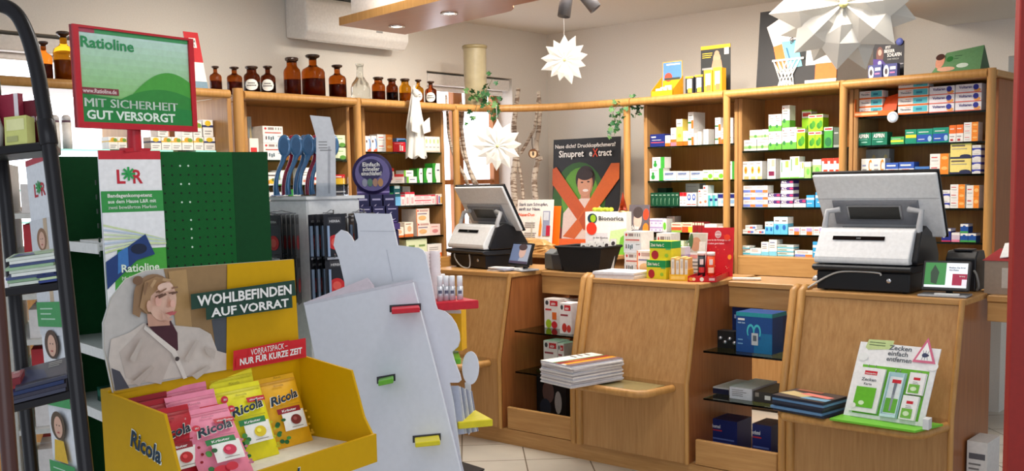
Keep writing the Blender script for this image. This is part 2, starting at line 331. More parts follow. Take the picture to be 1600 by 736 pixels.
# ------------------------------------------------------------ medicine cartons on the shelves
G1, G2, LIME, TEAL, DKG = (96, 168, 60), (40, 120, 60), (150, 205, 30), (20, 140, 120), (16, 70, 50)
NAVY, BLUE, SKY, CYAN = (30, 40, 120), (40, 90, 175), (90, 180, 220), (60, 180, 215)
ORA, YEL, PNK, MAR, LIL, GRY, SIL = (232, 110, 30), (240, 205, 50), (238, 120, 140), (130, 30, 60), (178, 160, 210), (150, 148, 146), (196, 196, 194)
def ln(v, c=GRY, u0=.12, u1=.75, t=.05): return (u0, v, u1, v+t, c)
ST = {   # look, base colour, coloured fields on the front (u0,v0,u1,v1,colour[,'e']), lettering
 'navyflat': ('navy blue carton with red line', (28, 44, 120), [(.08, .72, .4, .82, W_), ln(.5, SIL), (.06, .3, .95, .36, (220, 80, 90))], []),
 'worange': ('white carton with orange foot', W_, [(0, 0, 1, .3, ORA), ln(.55), ln(.7)], []),
 'wpink': ('white carton with pink and orange foot', W_, [(0, .18, 1, .36, ORA), (0, 0, 1, .2, PNK), ln(.6)], []),
 'yellowtall': ('tall yellow carton with orange foot', (244, 222, 110), [(0, 0, 1, .16, ORA), (.2, .3, .8, .45, YEL, 'e'), (0, .72, 1, 1, W_), ln(.8, GRY)], []),
 'wgreen': ('white carton with green foot', W_, [(0, 0, 1, .32, G1), (.1, .2, .5, .4, G2, 'e'), ln(.6), ln(.72), ln(.84, (190, 60, 60), .12, .3)], []),
 'wogtall': ('tall white carton with orange and green stripes', W_, [(.6, 0, 1, .5, ORA), (.0, .3, .6, .42, G2), ln(.62), ln(.75)], []),
 'wplain': ('small plain white carton', W_, [ln(.2), (.3, .05, .7, .15, (150, 190, 150))], []),
 'greenman': ('white and green carton with green figure', W_, [(.68, 0, 1, 1, (60, 165, 60)), (.1, .1, .4, .5, (40, 150, 60), 'e'), (.16, .45, .34, .7, (40, 150, 60), 'e'), ln(.8, GRY, .1, .6)], []),
 'bluewave': ('white carton with pale blue wave', W_, [(.05, .08, .95, .16, SKY), (.5, .1, .95, .3, (170, 215, 235), 'e'), ln(.72, (60, 90, 150), .08, .8, .09)], [('Sedonium', .08, .58, .26, (70, 100, 150), .7)]),
 'gwave': ('pale green carton with green leaf', (226, 240, 200), [(.5, .1, .95, .6, (120, 200, 50), 'e'), (0, 0, .5, .2, (150, 210, 80)), ln(.72, G2, .1, .5)], []),
 'dkgreen': ('dark green carton with pale swirl', (14, 72, 48), [(.55, .1, .8, .6, (150, 190, 160), 'e'), (.62, .05, .95, .55, (14, 72, 48), 'e'), ln(.8, (190, 210, 195), .2, .8)], []),
 'dkgreenbig': ('large dark green carton', (16, 60, 44), [(.1, .6, .5, .9, (80, 140, 100), 'e')], []),
 'redtop': ('white carton with red top', W_, [(0, .72, 1, 1, RED), ln(.4), ln(.2)], []),
 'twocircle': ('white carton with blue circles', W_, [(.12, .42, .88, .9, (30, 80, 180), 'e'), (.3, .55, .7, .8, W_, 'e'), (.05, .1, .95, .16, (220, 80, 70))], []),
 'greyside': ('grey white plain carton', (186, 182, 178), [ln(.7, GRY), (0, 0, 1, .2, (214, 212, 208))], []),
 'wtall': ('white carton with small red mark', W_, [(.2, .15, .8, .3, (230, 130, 100), 'e'), ln(.55), ln(.7), (.1, .84, .5, .93, (214, 80, 70))], []),
 'tealx': ('teal and white carton with dark arrow', (150, 215, 215), [(0, 0, .45, 1, (70, 175, 180)), (.35, .4, .95, .6, NAVY), (.0, .85, 1, 1, W_)], []),
 'navywhite': ('white and navy carton', W_, [(0, .62, 1, .95, NAVY), (.5, .2, .95, .5, (150, 190, 225)), ln(.3, GRY, .08, .4)], []),
 'lilac': ('small lilac and white carton', (226, 220, 236), [(0, .55, 1, .75, LIL), (.3, .15, .7, .4, LIL, 'e')], []),
 'greenblob': ('white carton with green splash', W_, [(.1, .15, .9, .75, (110, 200, 60), 'e')], []),
 'pinkish': ('pale pink carton with rose mark', (240, 214, 206), [(.2, .2, .8, .55, (220, 140, 140), 'e'), ln(.75, (200, 90, 90))], []),
 'yelred': ('cream carton with red and yellow base', (244, 232, 200), [(0, 0, 1, .25, (150, 190, 70)), (0, .22, 1, .55, (226, 90, 60)), ln(.75, (190, 40, 40), .08, .9, .09)], []),
 'redyel': ('cream carton with orange red base', (244, 230, 190), [(0, 0, .6, .6, (220, 80, 40)), (.6, 0, 1, .6, YEL), ln(.75, (190, 40, 40), .08, .9, .09)], []),
 'dkred': ('thin dark red carton', (140, 30, 34), [(.1, .7, .9, .95, (230, 215, 190))], []),
 'wredtext': ('cream carton with red lettering', (244, 232, 222), [ln(.35, (210, 50, 50), .1, .8, .22), (0, 0, 1, .1, (220, 120, 60))], []),
 'silver': ('silver white carton with green band', (214, 214, 212), [(0, .18, 1, .42, (150, 190, 120)), (.35, .15, .6, .5, (90, 150, 70), 'e'), ln(.7)], []),
 'lime': ('lime green carton with leaf picture', LIME, [(0, .8, 1, .97, W_), (.08, .84, .92, .93, (205, 60, 60)), (.15, .12, .8, .5, (50, 130, 40), 'e'), (.45, .2, .95, .62, (70, 150, 40), 'e')], []),
 'green': ('mid green carton with leaf picture', (70, 160, 60), [(0, .82, 1, .98, W_), (.08, .85, .92, .94, (205, 60, 60)), (.1, .05, .9, .5, (30, 110, 60), 'e')], []),
 'dkgrey': ('dark grey green carton', (84, 96, 84), [ln(.7, SIL), (0, 0, 1, .12, (150, 160, 150))], []),
 'flower': ('white carton with orange flower', W_, [(.3, .3, .75, .72, (240, 165, 40), 'e'), (.44, .42, .62, .6, (190, 90, 30), 'e'), (.3, 0, 1, .16, (240, 190, 120)), ln(.84)], []),
 'maroon': ('white carton with maroon field', W_, [(.15, .15, .85, .38, (120, 34, 70)), (.5, .62, .9, .95, (190, 170, 150)), (.12, .45, .2, .95, (90, 110, 90))], []),
 'wleaf': ('white carton with small green leaf', W_, [(.55, .6, .9, .95, (160, 205, 90)), (.1, .35, .22, .9, (110, 150, 110)), (0, 0, 1, .07, G1)], []),
 'gleaf': ('pale green carton with white top', (160, 212, 120), [(0, .7, 1, 1, W_), (.3, .2, .8, .6, (110, 190, 80), 'e')], []),
 'zigzag': ('white carton with red zigzag', W_, [(0, .0, 1, .25, (236, 70, 40)), (.3, .25, 1, .42, (236, 70, 40)), (.0, .86, 1, 1, (226, 60, 40)), (.4, .72, 1, .86, (226, 60, 40))], []),
 'worlil': ('white carton with lilac and orange bands', W_, [(0, .04, .6, .4, (110, 130, 205)), (.6, .04, 1, .4, (236, 120, 60)), ln(.6), ln(.78, (220, 90, 90))], []),
 'acc': ('white carton with purple label', W_, [(0, .5, 1, 1, (74, 44, 112)), (.55, .15, .9, .4, (200, 190, 215), 'e'), (.7, .62, 1, .9, (210, 60, 110), 'e')], [('ACC', .07, .58, .42, (255, 255, 255), .42)]),
 'bluebox': ('bright blue carton', (60, 160, 215), [(0, .62, 1, .78, W_), ln(.3, W_)], []),
 'bluefoot': ('white and light blue carton with circle', (100, 190, 226), [(0, .62, 1, 1, W_), (.25, .25, .75, .55, (40, 100, 180), 'e'), ln(.76, (60, 60, 70), .2, .8)], []),
 'wmulti': ('white carton with red and blue marks', W_, [(.4, .2, .65, .7, (220, 90, 80)), (.65, .2, .9, .7, (90, 120, 190)), ln(.5, GRY, .06, .35, .12)], []),
 'worangeb': ('white carton with orange and lilac blocks', W_, [(.5, .0, .95, .45, (236, 120, 50)), (.5, .45, .95, .9, LIL), ln(.6, (220, 60, 60), .08, .42, .09), ln(.35, GRY, .08, .42)], []),
 'tealflat': ('flat white and teal carton', W_, [(0, .05, 1, .4, (90, 180, 205)), (.0, .55, .6, .7, (60, 130, 100)), ln(.75, GRY)], []),
 'wteal': ('white carton with light blue foot', W_, [(0, 0, 1, .28, (120, 195, 220)), ln(.5), ln(.62), ln(.8, (90, 110, 160))], []),
 'thrombo': ('white and turquoise carton with orange band', W_, [(0, .0, 1, .2, ORA), (.5, .25, .97, .95, (80, 190, 205)), (.6, .45, .8, .7, (40, 130, 160)), ln(.78, (220, 90, 40), .25, .45)], [('Thrombo', .08, .48, .24, (90, 90, 110), .36)]),
 'voltaren': ('white pain gel carton with blue disc', (240, 238, 244), [(.7, .1, .98, .5, (235, 170, 90), 'e'), (.68, .3, .9, .95, (40, 50, 160), 'e'), (.0, 0, 1, .12, (226, 110, 90))], [('Voltaren', .14, .52, .34, (60, 50, 130), .5)]),
 'aspirin': ('dark green carton with white lettering', (0, 116, 88), [(.3, .2, .75, .3, (170, 225, 205), 'e'), (.08, .43, .75, .48, (120, 200, 175))], [('ASPIRIN', .12, .58, .34, (245, 250, 245), .72)]),
 'gy': ('small green and yellow carton', (60, 160, 90), [(0, .3, .95, .55, (235, 225, 60)), ln(.68, W_)], []),
 'aspgy': ('green carton with yellow band', (0, 140, 110), [(.05, .4, 1, .62, (235, 215, 50)), ln(.75, W_)], []),
 'aspblue': ('green carton with blue band', (0, 140, 115), [(.0, .1, .95, .6, (30, 80, 175)), (.7, .1, .95, .5, (170, 205, 230), 'e'), ln(.75, W_), ln(.25, W_, .1, .5)], []),
 'orangetop': ('white carton with orange top', W_, [(0, .5, 1, 1, ORA), ln(.75, W_), ln(.3), (.2, .06, .6, .18, (190, 60, 60))], []),
 'orangeside': ('white carton with orange right end', W_, [(.55, 0, 1, 1, (240, 140, 40)), (.62, .4, .95, .75, (250, 190, 110), 'e'), ln(.6, (210, 70, 70), .08, .4, .09), ln(.3, GRY, .08, .45)], []),
 'greyback': ('translucent grey carton', (150, 152, 150), [(.5, .25, .9, .8, (190, 170, 120), 'e')], []),
 'cbox': ('white carton with orange letter C', (236, 234, 226), [(.08, .3, .45, .4, GRY), (.08, .55, .4, .65, (150, 160, 190))], [('C', .62, .25, .75, (226, 140, 40), .26)]),
 'bluered': ('blue carton with red and white band', (50, 90, 180), [(0, .2, 1, .5, W_), (.2, .25, .7, .45, (210, 50, 60)), ln(.7, W_, .1, .8, .12)], []),
 'bluethin': ('flat blue and white carton', (70, 120, 190), [(0, 0, 1, .3, W_)], []),
 'yellowbig': ('large pale yellow carton with dark wave', (240, 222, 130), [(0, 0, 1, .12, (40, 46, 80)), (.45, .02, 1.0, .28, (40, 46, 80), 'e'), ln(.62, GRY, .06, .8), ln(.8, (110, 100, 90), .06, .7, .1)], []),
 'bluewhite': ('flat white carton with blue wave', W_, [(0, .25, 1, .6, (60, 70, 170)), (.2, .1, 1, .4, W_, 'e'), ln(.75, GRY)], []),
 'navycap': ('navy blue carton with white top', (32, 44, 130), [(0, .8, 1, 1, W_), (.1, .3, .4, .5, W_, 'e'), (0, 0, 1, .1, (190, 50, 90))], []),
 'pinkcap': ('pink and grey carton with white top', (206, 190, 206), [(0, .75, 1, 1, W_), (0, 0, 1, .25, (226, 130, 160))], []),
 'bluecap': ('blue carton with green foot', (30, 80, 160), [(0, .72, 1, 1, W_), (0, 0, 1, .22, (70, 160, 80)), (.3, .6, .7, .85, (30, 80, 160), 'e')], []),
 'cur': ('large white carton with small signs', (240, 236, 230), [(.08, .78, .2, .92, (205, 60, 60), 'e'), (.26, .78, .55, .92, (150, 130, 125)), (.62, .78, .68, .92, GRY), (.75, .78, .82, .92, GRY), (.88, .78, .93, .92, GRY), (.1, .58, .9, .64, (200, 90, 80)), (0, 0, 1, .48, (222, 226, 230)), (.12, .2, .18, .4, (90, 60, 60)), (.25, .2, .31, .4, (60, 90, 100)), (.36, .15, .42, .36, (60, 90, 100)), (.46, .2, .52, .4, (60, 90, 100)), (.7, .38, .92, .42, GRY)], []),
 'curpink': ('large cream carton with orange slanted picture', (244, 226, 214), [(.08, .78, .2, .92, (205, 60, 60), 'e'), (.26, .78, .9, .92, (196, 160, 150)), (0, 0, .06, 1, (236, 130, 60)), (.15, .15, .75, .5, (230, 180, 120), 'e'), (.1, .6, .8, .66, (120, 110, 140))], []),
 'bottlebox': ('white carton with orange bottle picture', (240, 236, 226), [(.05, .1, .45, .4, (240, 150, 60)), (.4, .1, .9, .5, (236, 190, 50), 'e'), (.6, .3, .85, .55, (110, 120, 40), 'e'), ln(.72, (90, 80, 80), .1, .85, .1)], []),
 'redyellow': ('yellow carton with red top', (240, 190, 40), [(0, .62, 1, 1, RED), ln(.72, W_, .1, .7, .1)], []),
 'greenwave': ('pale green carton with dark wave', (226, 238, 200), [(0, 0, 1, .16, (40, 60, 50)), (.4, .05, 1, .4, (90, 150, 60), 'e'), ln(.7, (120, 170, 90))], []),
 'nav': ('navy blue carton', (26, 36, 84), [ln(.3, W_, .1, .7)], []),
 'swoosh': ('white carton with blue and orange swoosh', (244, 242, 238), [(.4, .0, 1, .2, (226, 90, 50)), (.5, .15, 1, .85, (90, 140, 205), 'e'), (.3, .1, .78, .8, (246, 244, 240), 'e'), (.15, .55, .4, .75, (90, 60, 50), 'e')], []),
 'red': ('bright red carton with white marks', (214, 26, 44), [(.5, .1, .62, .7, W_), (.68, .1, .78, .6, W_), ln(.8, (240, 150, 160), .1, .8, .08)], []),
 'bluelight': ('light blue carton', (120, 160, 220), [ln(.6, W_, .1, .8, .12)], []),
 'turq': ('turquoise blue carton with fish tail mark', (60, 180, 220), [(0, .6, 1, .75, (40, 120, 190)), (.1, .7, .5, .98, (30, 70, 150), 'e'), (.6, .1, .9, .4, (200, 230, 240), 'e'), ln(.45, W_, .1, .7, .06)], []),
 'wg4': ('white carton with pale green leaf', (240, 238, 226), [(.25, .55, .75, .85, (190, 210, 150), 'e'), ln(.3, GRY, .2, .8), (0, 0, 1, .1, (206, 196, 176))], []),
 'redcap': ('white carton with red cap', (244, 234, 228), [(0, .78, 1, 1, (214, 60, 50)), (.35, .2, .65, .4, (190, 60, 50), 'e'), (.35, .5, .7, .66, (226, 170, 150), 'e')], []),
 'redlid': ('white carton with red lid', (244, 234, 228), [(0, .7, 1, 1, (206, 44, 52)), ln(.4, (210, 120, 110), .1, .85), ln(.2, GRY)], []),
 'wgr': ('white carton with green left end', (244, 244, 236), [(0, 0, .2, 1, (120, 190, 60)), ln(.5, (80, 80, 130), .3, .8, .12)], []),
 'greenarc': ('green and white carton with arc', (50, 150, 50), [(.45, 0, 1, 1, (246, 246, 236)), (.3, .1, .75, 1.0, (246, 246, 236), 'e'), (.55, .6, .9, .68, (90, 90, 120))], []),
 'tealtall': ('tall teal carton with light blue foot', (14, 96, 104), [(0, 0, 1, .45, (110, 180, 225)), ln(.6, W_, .15, .85, .06), (.1, .85, .9, 1, (200, 220, 220))], []),
 'greenwavy': ('green carton with lime wave', (20, 120, 60), [(0, 0, 1, .4, (120, 200, 50)), (0, .25, .4, .55, (120, 200, 50), 'e'), (.5, .25, 1, .55, (120, 200, 50), 'e'), ln(.8, W_, .2, .9)], []),
 'wredstrip': ('slim white carton with red top', (246, 232, 230), [(0, .85, 1, 1, (206, 44, 62)), (.25, .12, .75, .6, (236, 180, 184))], []),
 'pinkwhite': ('white carton with pink bars', (248, 228, 228), [(0, .8, 1, 1, (220, 70, 90)), (.1, .3, .9, .4, (226, 140, 150)), ln(.55, (190, 90, 100))], []),
 'multi': ('small carton with mixed stripes', (240, 226, 214), [(.1, 0, .35, .9, (200, 90, 120)), (.45, .1, .65, .8, (90, 110, 170)), (.7, .1, .95, .7, (226, 170, 80))], []),
 'wbrown': ('white carton with orange brown foot', (244, 230, 212), [(0, 0, 1, .2, (214, 110, 50)), (.3, .35, .8, .75, (226, 180, 140), 'e'), ln(.85, (150, 110, 90))], []),
 'palegreen': ('pale green low carton', (220, 230, 190), [(0, .0, 1, .2, (190, 210, 150)), ln(.6, (120, 150, 90), .2, .8, .1)], []),
 'tea': ('white tea carton with fruit picture', (248, 246, 240), [(0, .58, 1, .7, (240, 200, 80)), (.2, .6, .75, .95, (226, 170, 50), 'e'), (.5, .6, .95, .9, (120, 160, 60), 'e'), ln(.3, GRY, .15, .85), ln(.15, GRY, .15, .7)], []),
 'teanavy': ('white tea carton with lemon and navy band', (248, 246, 240), [(0, .55, 1, .68, (50, 60, 110)), (.2, .62, .8, .95, (236, 200, 50), 'e'), ln(.3, GRY, .15, .85), ln(.15, GRY, .15, .7)], []),
 'blk': ('dark carton with grey lettering', (30, 32, 46), [ln(.7, SIL), ln(.55, GRY), (0, .04, .5, .16, (150, 40, 60))], []),
}
CMESH = {}
def carton_mesh(style, u, n, w, h, d):
    key = (style, round(w, 4), round(h, 4), round(d, 3), tuple(u))
    if key in CMESH: return CMESH[key]
    look, base, dec, tx = ST[style]; u, n = V(u), V(n); mb = MB(); up = V((0, 0, 1))
    b = mt(base, .45)
    mb.obox(-u*(w/2), u*w, n*d, up*h, b)
    f = lambda a, c, k: -u*(w/2)+u*(w*a)+up*(h*c)-n*(.0004*k)
    for k, q in enumerate(dec):
        m = mt(q[4], .45)
        if len(q) == 6: mb.disc(f((q[0]+q[2])/2, (q[1]+q[3])/2, k+1), u*(w*(q[2]-q[0])/2), up*(h*(q[3]-q[1])/2), m, 14)
        else: mb.poly([f(q[0], q[1], k+1), f(q[2], q[1], k+1), f(q[2], q[3], k+1), f(q[0], q[3], k+1)], m)
    for t, a, c, hh, col, ww in tx: mb.text(t, f(a, c, 9), u, up, h*hh*1.3, mt(col, .5), w*ww)
    # fold lines of the lids on the top
    mb.poly([-u*(w/2)+n*(d*.42)+up*(h+.0003), u*(w/2)+n*(d*.42)+up*(h+.0003), u*(w/2)+n*(d*.47)+up*(h+.0003), -u*(w/2)+n*(d*.47)+up*(h+.0003)], mt(tuple(int(v*.86) for v in base), .5))
    # side faces repeat the main band
    if dec and dec[0][0] == 0 and dec[0][2] == 1:
        q = dec[0]
        for s in (-1, 1):
            mb.poly([u*(s*(w/2+.0004))+n*.001+up*(h*q[1]), u*(s*(w/2+.0004))+n*(d-.001)+up*(h*q[1]), u*(s*(w/2+.0004))+n*(d-.001)+up*(h*q[3]), u*(s*(w/2+.0004))+n*.001+up*(h*q[3])], mt(q[4], .45))
    CMESH[key] = mb; return mb
LV = {1: [''], 2: [' lower', ' upper'], 3: [' bottom', ' middle', ' top'], 4: [' bottom', ' second up', ' third up', ' top']}
def shelf_fill(bay, sh, side, z, plane, items, grp):
    col = {'f': 0, 'b': 0, 'u': 0}
    n = V((0, 1, 0)) if side == 'R' else V((-1, 0, 0)); u = V((1, 0, 0)) if side == 'R' else V((0, 1, 0)); ax = 1 if side == 'R' else 0
    top = {}
    for it in items:
        style, x0, x1, yt = it[:4]; cols, rows = (it[4], it[5]) if len(it) > 5 else (1, 1); opt = it[6] if len(it) > 6 else {}
        row = 'b' if 'b' in opt else ('u' if 'on' in opt else 'f')
        pv = plane+(opt.get('b', 0)+.006*((x0*7) % 3)/3)*(1 if side == 'R' else -1)
        P0, P1 = pln(x0, yt, ax, pv), pln(x1, yt, ax, pv)
        zb = z+.0005 if 'on' not in opt else pln((x0+x1)/2, opt['on'], ax, pv)[2]
        if 'on' in opt:   # stand exactly on the box below
            c = .5*((P0+P1)[1-ax]); best = [t for (a, b2), t in top.items() if a-.01 <= c <= b2+.01]
            if best: zb = max(best)+.0005
        a, b2 = P0[1-ax], P1[1-ax]; W = (b2-a)/cols; ht = (.5*(P0[2]+P1[2])-zb)/rows
        d = opt.get('d', .085 if style not in ('cur', 'curpink', 'wogtall') else .16)
        for c in range(cols):
            col[row] += 1
            for r in range(rows):
                w_, h_ = W-.0012, ht-.0006
                key = (style, round(w_, 4), round(h_, 4), round(d, 3), side)
                p = [0, 0, 0]; p[1-ax] = a+W*(c+.5); p[ax] = pv+random.uniform(0, .004)*(1 if side == 'R' else -1); p[2] = zb+ht*r
                pos = {'f': '%s column%s' % (ORD[col['f']], LV[rows][r]), 'u': 'upper layer %s' % ORD[col['u']] + (LV[rows][r]), 'b': 'back row %s' % ORD[col['b']]+LV[rows][r]}[row]
                lab = '%s, %s, %s shelf, %s' % (ST[style][0], pos, ORD[sh], bay)
                if key in CDATA:
                    o = CDATA[key].copy(); COL.objects.link(o); o.location = p; o['label'] = lab; o['group'] = grp
                else:
                    mb = carton_mesh(style, u, n, w_, h_, d)
                    o = mb.build('medicine_carton', None, (0, 0, 0), label=lab, cat='carton', group=grp); o.location = p; CDATA[key] = o
            top[(a, b2)] = zb+ht*rows
CDATA = {}
def fillR(bi, si, items): shelf_fill(['bay beside ivy', 'bay under basketball poster', 'rightmost bay'][bi], si+1, 'R', RB[bi][2][si], YS+.012, items, 'cartons on the %s shelf of the %s' % (ORD[si+1], ['bay beside the ivy', 'bay under the basketball poster', 'rightmost bay'][bi]))
LZ = [[1.78, 1.617, 1.454, 1.223, 1.061], [1.842, 1.617, 1.454, 1.223, 1.061]]
def fillL(bi, si, items): shelf_fill(['bay under brown bottles', 'bay under cloth angel'][bi], si+1, 'L', LZ[bi][si], XS-.012, items, 'cartons on the %s shelf of the %s' % (ORD[si+1], ['bay under the tall brown bottles', 'bay under the cloth angel'][bi]))
fillR(0, 0, [('navyflat', 1015.6, 1038.5, 209.5), ('worange', 1039.2, 1047, 211.5), ('wpink', 1047.6, 1056, 199.5), ('yellowtall', 1056.7, 1066.5, 186), ('worange', 1067, 1074.3, 204.5), ('wogtall', 1075, 1083.4, 175, 1, 2), ('wplain', 1084.5, 1089, 208), ('wplain', 1090, 1096, 205.6), ('wplain', 1099, 1106.5, 201.7), ('wogtall', 1117.2, 1126, 183.7, 1, 2), ('worange', 1126.6, 1133, 199.6), ('wplain', 1134, 1145, 184)])
fillR(0, 1, [('greenman', 1015, 1036.4, 263), ('bluewave', 1037.2, 1056.4, 267.4), ('bluewave', 1057.4, 1076.6, 267.4), ('bluewave', 1078.4, 1097.4, 267.2), ('gwave', 1097.9, 1114, 265.5), ('gwave', 1114.6, 1131, 265), ('greenman', 1132, 1149, 252), ('greenman', 1019, 1038.4, 245.4, 1, 1, {'on': 263})])
fillR(0, 2, [('dkgreen', 1016, 1061, 301, 7, 1), ('redtop', 1061.6, 1072.3, 300.6, 2, 1), ('twocircle', 1072.9, 1087.6, 301, 2, 1), ('wtall', 1091, 1098, 295.6), ('wtall', 1098.5, 1106, 289.6), ('tealx', 1106.4, 1113.4, 302), ('tealx', 1113.8, 1121, 302), ('navywhite', 1121.6, 1131.6, 302), ('navywhite', 1132.4, 1148, 302), ('dkgreenbig', 1012.5, 1041, 294, 1, 1, {'b': .12}), ('greyside', 1071, 1093, 286.5, 1, 2, {'b': .12})])
fillR(0, 3, [('lilac', 1014.8, 1034.6, 341.3, 3, 2), ('greenblob', 1035, 1041.2, 342), ('yelred', 1049, 1065, 348), ('redyel', 1065.3, 1081.5, 348), ('dkred', 1082, 1100, 347, 5, 1), ('wredtext', 1100.6, 1120, 350), ('wredtext', 1121, 1131, 354), ('pinkish', 1041.4, 1054, 338, 1, 1, {'b': .1})])
fillR(0, 4, [('dkgrey', 1022, 1050, 371), ('gwave', 1051, 1068, 376), ('tealflat', 1075, 1100, 380), ('wredtext', 1104, 1126, 378)])
fillR(1, 0, [('silver', 1162, 1181.8, 218.5), ('silver', 1182.6, 1200.2, 217.5), ('wgreen', 1200.7, 1220.8, 205.3, 2, 1), ('wgreen', 1221.5, 1244.4, 199, 2, 1), ('lime', 1244.8, 1257.8, 200.5), ('lime', 1263, 1283.4, 204.8, 2, 1), ('green', 1287.3, 1301, 198), ('dkgrey', 1302, 1312, 199),
  ('silver', 1171, 1190.4, 203, 1, 1, {'on': 217}), ('silver', 1191, 1200.4, 202, 1, 1, {'on': 217}), ('wgreen', 1200.7, 1220.8, 178.5, 2, 1, {'on': 205}), ('wgreen', 1222, 1234, 164.5, 1, 1, {'on': 199}), ('lime', 1263, 1286, 178.5, 2, 1, {'on': 204}), ('lime', 1253, 1268, 172, 1, 1, {'b': .12})])
fillR(1, 1, [('flower', 1160, 1190.6, 252, 3, 1), ('maroon', 1199, 1211.8, 248), ('wleaf', 1219, 1233.6, 250), ('wleaf', 1234, 1248.7, 244.5), ('wleaf', 1249, 1256.4, 252.7), ('gleaf', 1256.8, 1267, 252.7), ('gleaf', 1269.6, 1283, 249), ('zigzag', 1283.5, 1312, 247, 3, 1)])
fillR(1, 2, [('worlil', 1161.2, 1199.4, 290, 2, 3), ('acc', 1200.2, 1219, 302.3, 1, 2), ('acc', 1219.8, 1239.4, 281.5, 1, 4), ('acc', 1240.2, 1259.2, 311.2), ('bluebox', 1259.8, 1272, 305), ('bluebox', 1274, 1300, 300)])
fillR(1, 3, [('wmulti', 1160.3, 1179.3, 358.5), ('wmulti', 1179.8, 1194.6, 359), ('bluefoot', 1195, 1208.2, 346.5, 2, 1), ('bluefoot', 1208.7, 1230.6, 339, 2, 1), ('worangeb', 1232, 1249.8, 355), ('worangeb', 1250.2, 1269.6, 355), ('worangeb', 1270.2, 1290, 355), ('wmulti', 1164, 1182, 352, 1, 1, {'on': 358.5})])
fillR(1, 4, [('tealflat', 1154.5, 1171.4, 389), ('wteal', 1172, 1188.7, 388), ('wteal', 1189.2, 1200.8, 378), ('wteal', 1201.4, 1213.8, 374.5), ('tealflat', 1214.4, 1240, 382.6, 1, 3), ('worlil', 1242, 1269.4, 391.7), ('bluebox', 1269.8, 1277, 377.5), ('tealflat', 1155.5, 1171, 384, 1, 1, {'on': 389})])
fillR(2, 0, [('thrombo', 1403.7, 1451.2, 126, 1, 4), ('voltaren', 1452, 1491.5, 134.5, 1, 3), ('voltaren', 1493, 1534, 131, 1, 3)])
fillR(2, 1, [('aspirin', 1339, 1361.2, 207.5), ('aspirin', 1361.8, 1386.3, 206.3), ('gy', 1391.7, 1412.8, 213.5), ('aspgy', 1414, 1431.8, 202), ('aspblue', 1432.2, 1457, 201), ('aspblue', 1457.6, 1482.6, 199), ('orangetop', 1483, 1494, 195.5), ('orangetop', 1494.4, 1505.2, 194.5), ('orangeside', 1506, 1528.7, 190.7, 1, 3)])
fillR(2, 2, [('cbox', 1345.7, 1383, 247.6, 2, 1), ('bluered', 1383.6, 1403.7, 254), ('bluered', 1404.2, 1428, 253), ('bluethin', 1429, 1452, 260), ('orangeside', 1453, 1482.4, 240, 1, 2), ('yellowbig', 1485, 1518, 223.9, 1, 2), ('bluewhite', 1519, 1533, 226.5, 1, 4), ('greyback', 1352.6, 1389.6, 233, 2, 1, {'b': .12})])
fillR(2, 3, [('bluewhite', 1471, 1484.2, 297, 1, 2), ('orangeside', 1484.8, 1508, 288, 1, 3), ('orangeside', 1510, 1530, 289.5, 1, 2), ('bluebox', 1345, 1372, 300), ('worlil', 1374, 1400, 305)])
fillR(2, 4, [('navycap', 1471, 1485.7, 357), ('pinkcap', 1486.5, 1499.6, 363.5), ('bluecap', 1500.4, 1525, 364.5, 2, 1), ('bluecap', 1500.4, 1513, 350, 1, 1, {'on': 364})])
fillL(0, 0, [('wredtext', 389.5, 403.6, 216), ('cur', 410, 441.7, 197, 1, 2), ('greenwave', 523, 539.6, 211, 1, 2), ('greyback', 386.5, 393, 182, 1, 1, {'b': .1})])
fillL(0, 1, [('bottlebox', 410.6, 433.2, 269.3), ('wleaf', 433.8, 452, 266), ('redyellow', 521, 539.5, 272.6), ('wtall', 470, 484, 262), ('wredtext', 488, 510, 268)])
fillL(0, 2, [('blk', 520, 546, 289.7), ('wteal', 420, 450, 300), ('greenarc', 452, 470, 296)])
fillL(1, 0, [('swoosh', 570, 578.8, 212.4), ('swoosh', 580, 588.8, 212.2), ('orangeside', 589.6, 613.6, 210, 1, 2), ('red', 614.6, 633.8, 221.7), ('turq', 634.4, 648, 218), ('turq', 648.6, 662.5, 218), ('wg4', 663, 687.5, 213.3, 4, 1), ('bluelight', 620, 634, 216, 1, 1, {'b': .1})])
fillL(1, 1, [('redcap', 599, 615.6, 262.5, 2, 1), ('redlid', 616.2, 632, 272), ('wgr', 635.5, 651.5, 276), ('greenarc', 652, 660.5, 263), ('greenarc', 662.4, 675.4, 262.5), ('greenarc', 676, 687.5, 255), ('wgr', 631, 646, 266, 1, 1, {'on': 276})])
fillL(1, 2, [('greenwavy', 598.6, 615, 301), ('tealtall', 615.6, 625.6, 290), ('wredstrip', 626.2, 632.6, 304.7), ('wredstrip', 633, 640, 300), ('wredstrip', 640.4, 647.7, 300), ('pinkwhite', 648.4, 673.7, 304.6, 2, 2), ('wredstrip', 674.2, 680.4, 304), ('multi', 681, 691, 303), ('greyside', 629, 641, 291, 1, 1, {'b': .1})])
fillL(1, 3, [('wbrown', 616, 631, 355), ('wbrown', 632, 645.6, 347), ('curpink', 650.4, 671.2, 326, 1, 2), ('pinkish', 672, 688, 350)])
fillL(1, 4, [('palegreen', 635, 667.5, 373.6, 2, 1), ('worange', 668, 690, 381)])
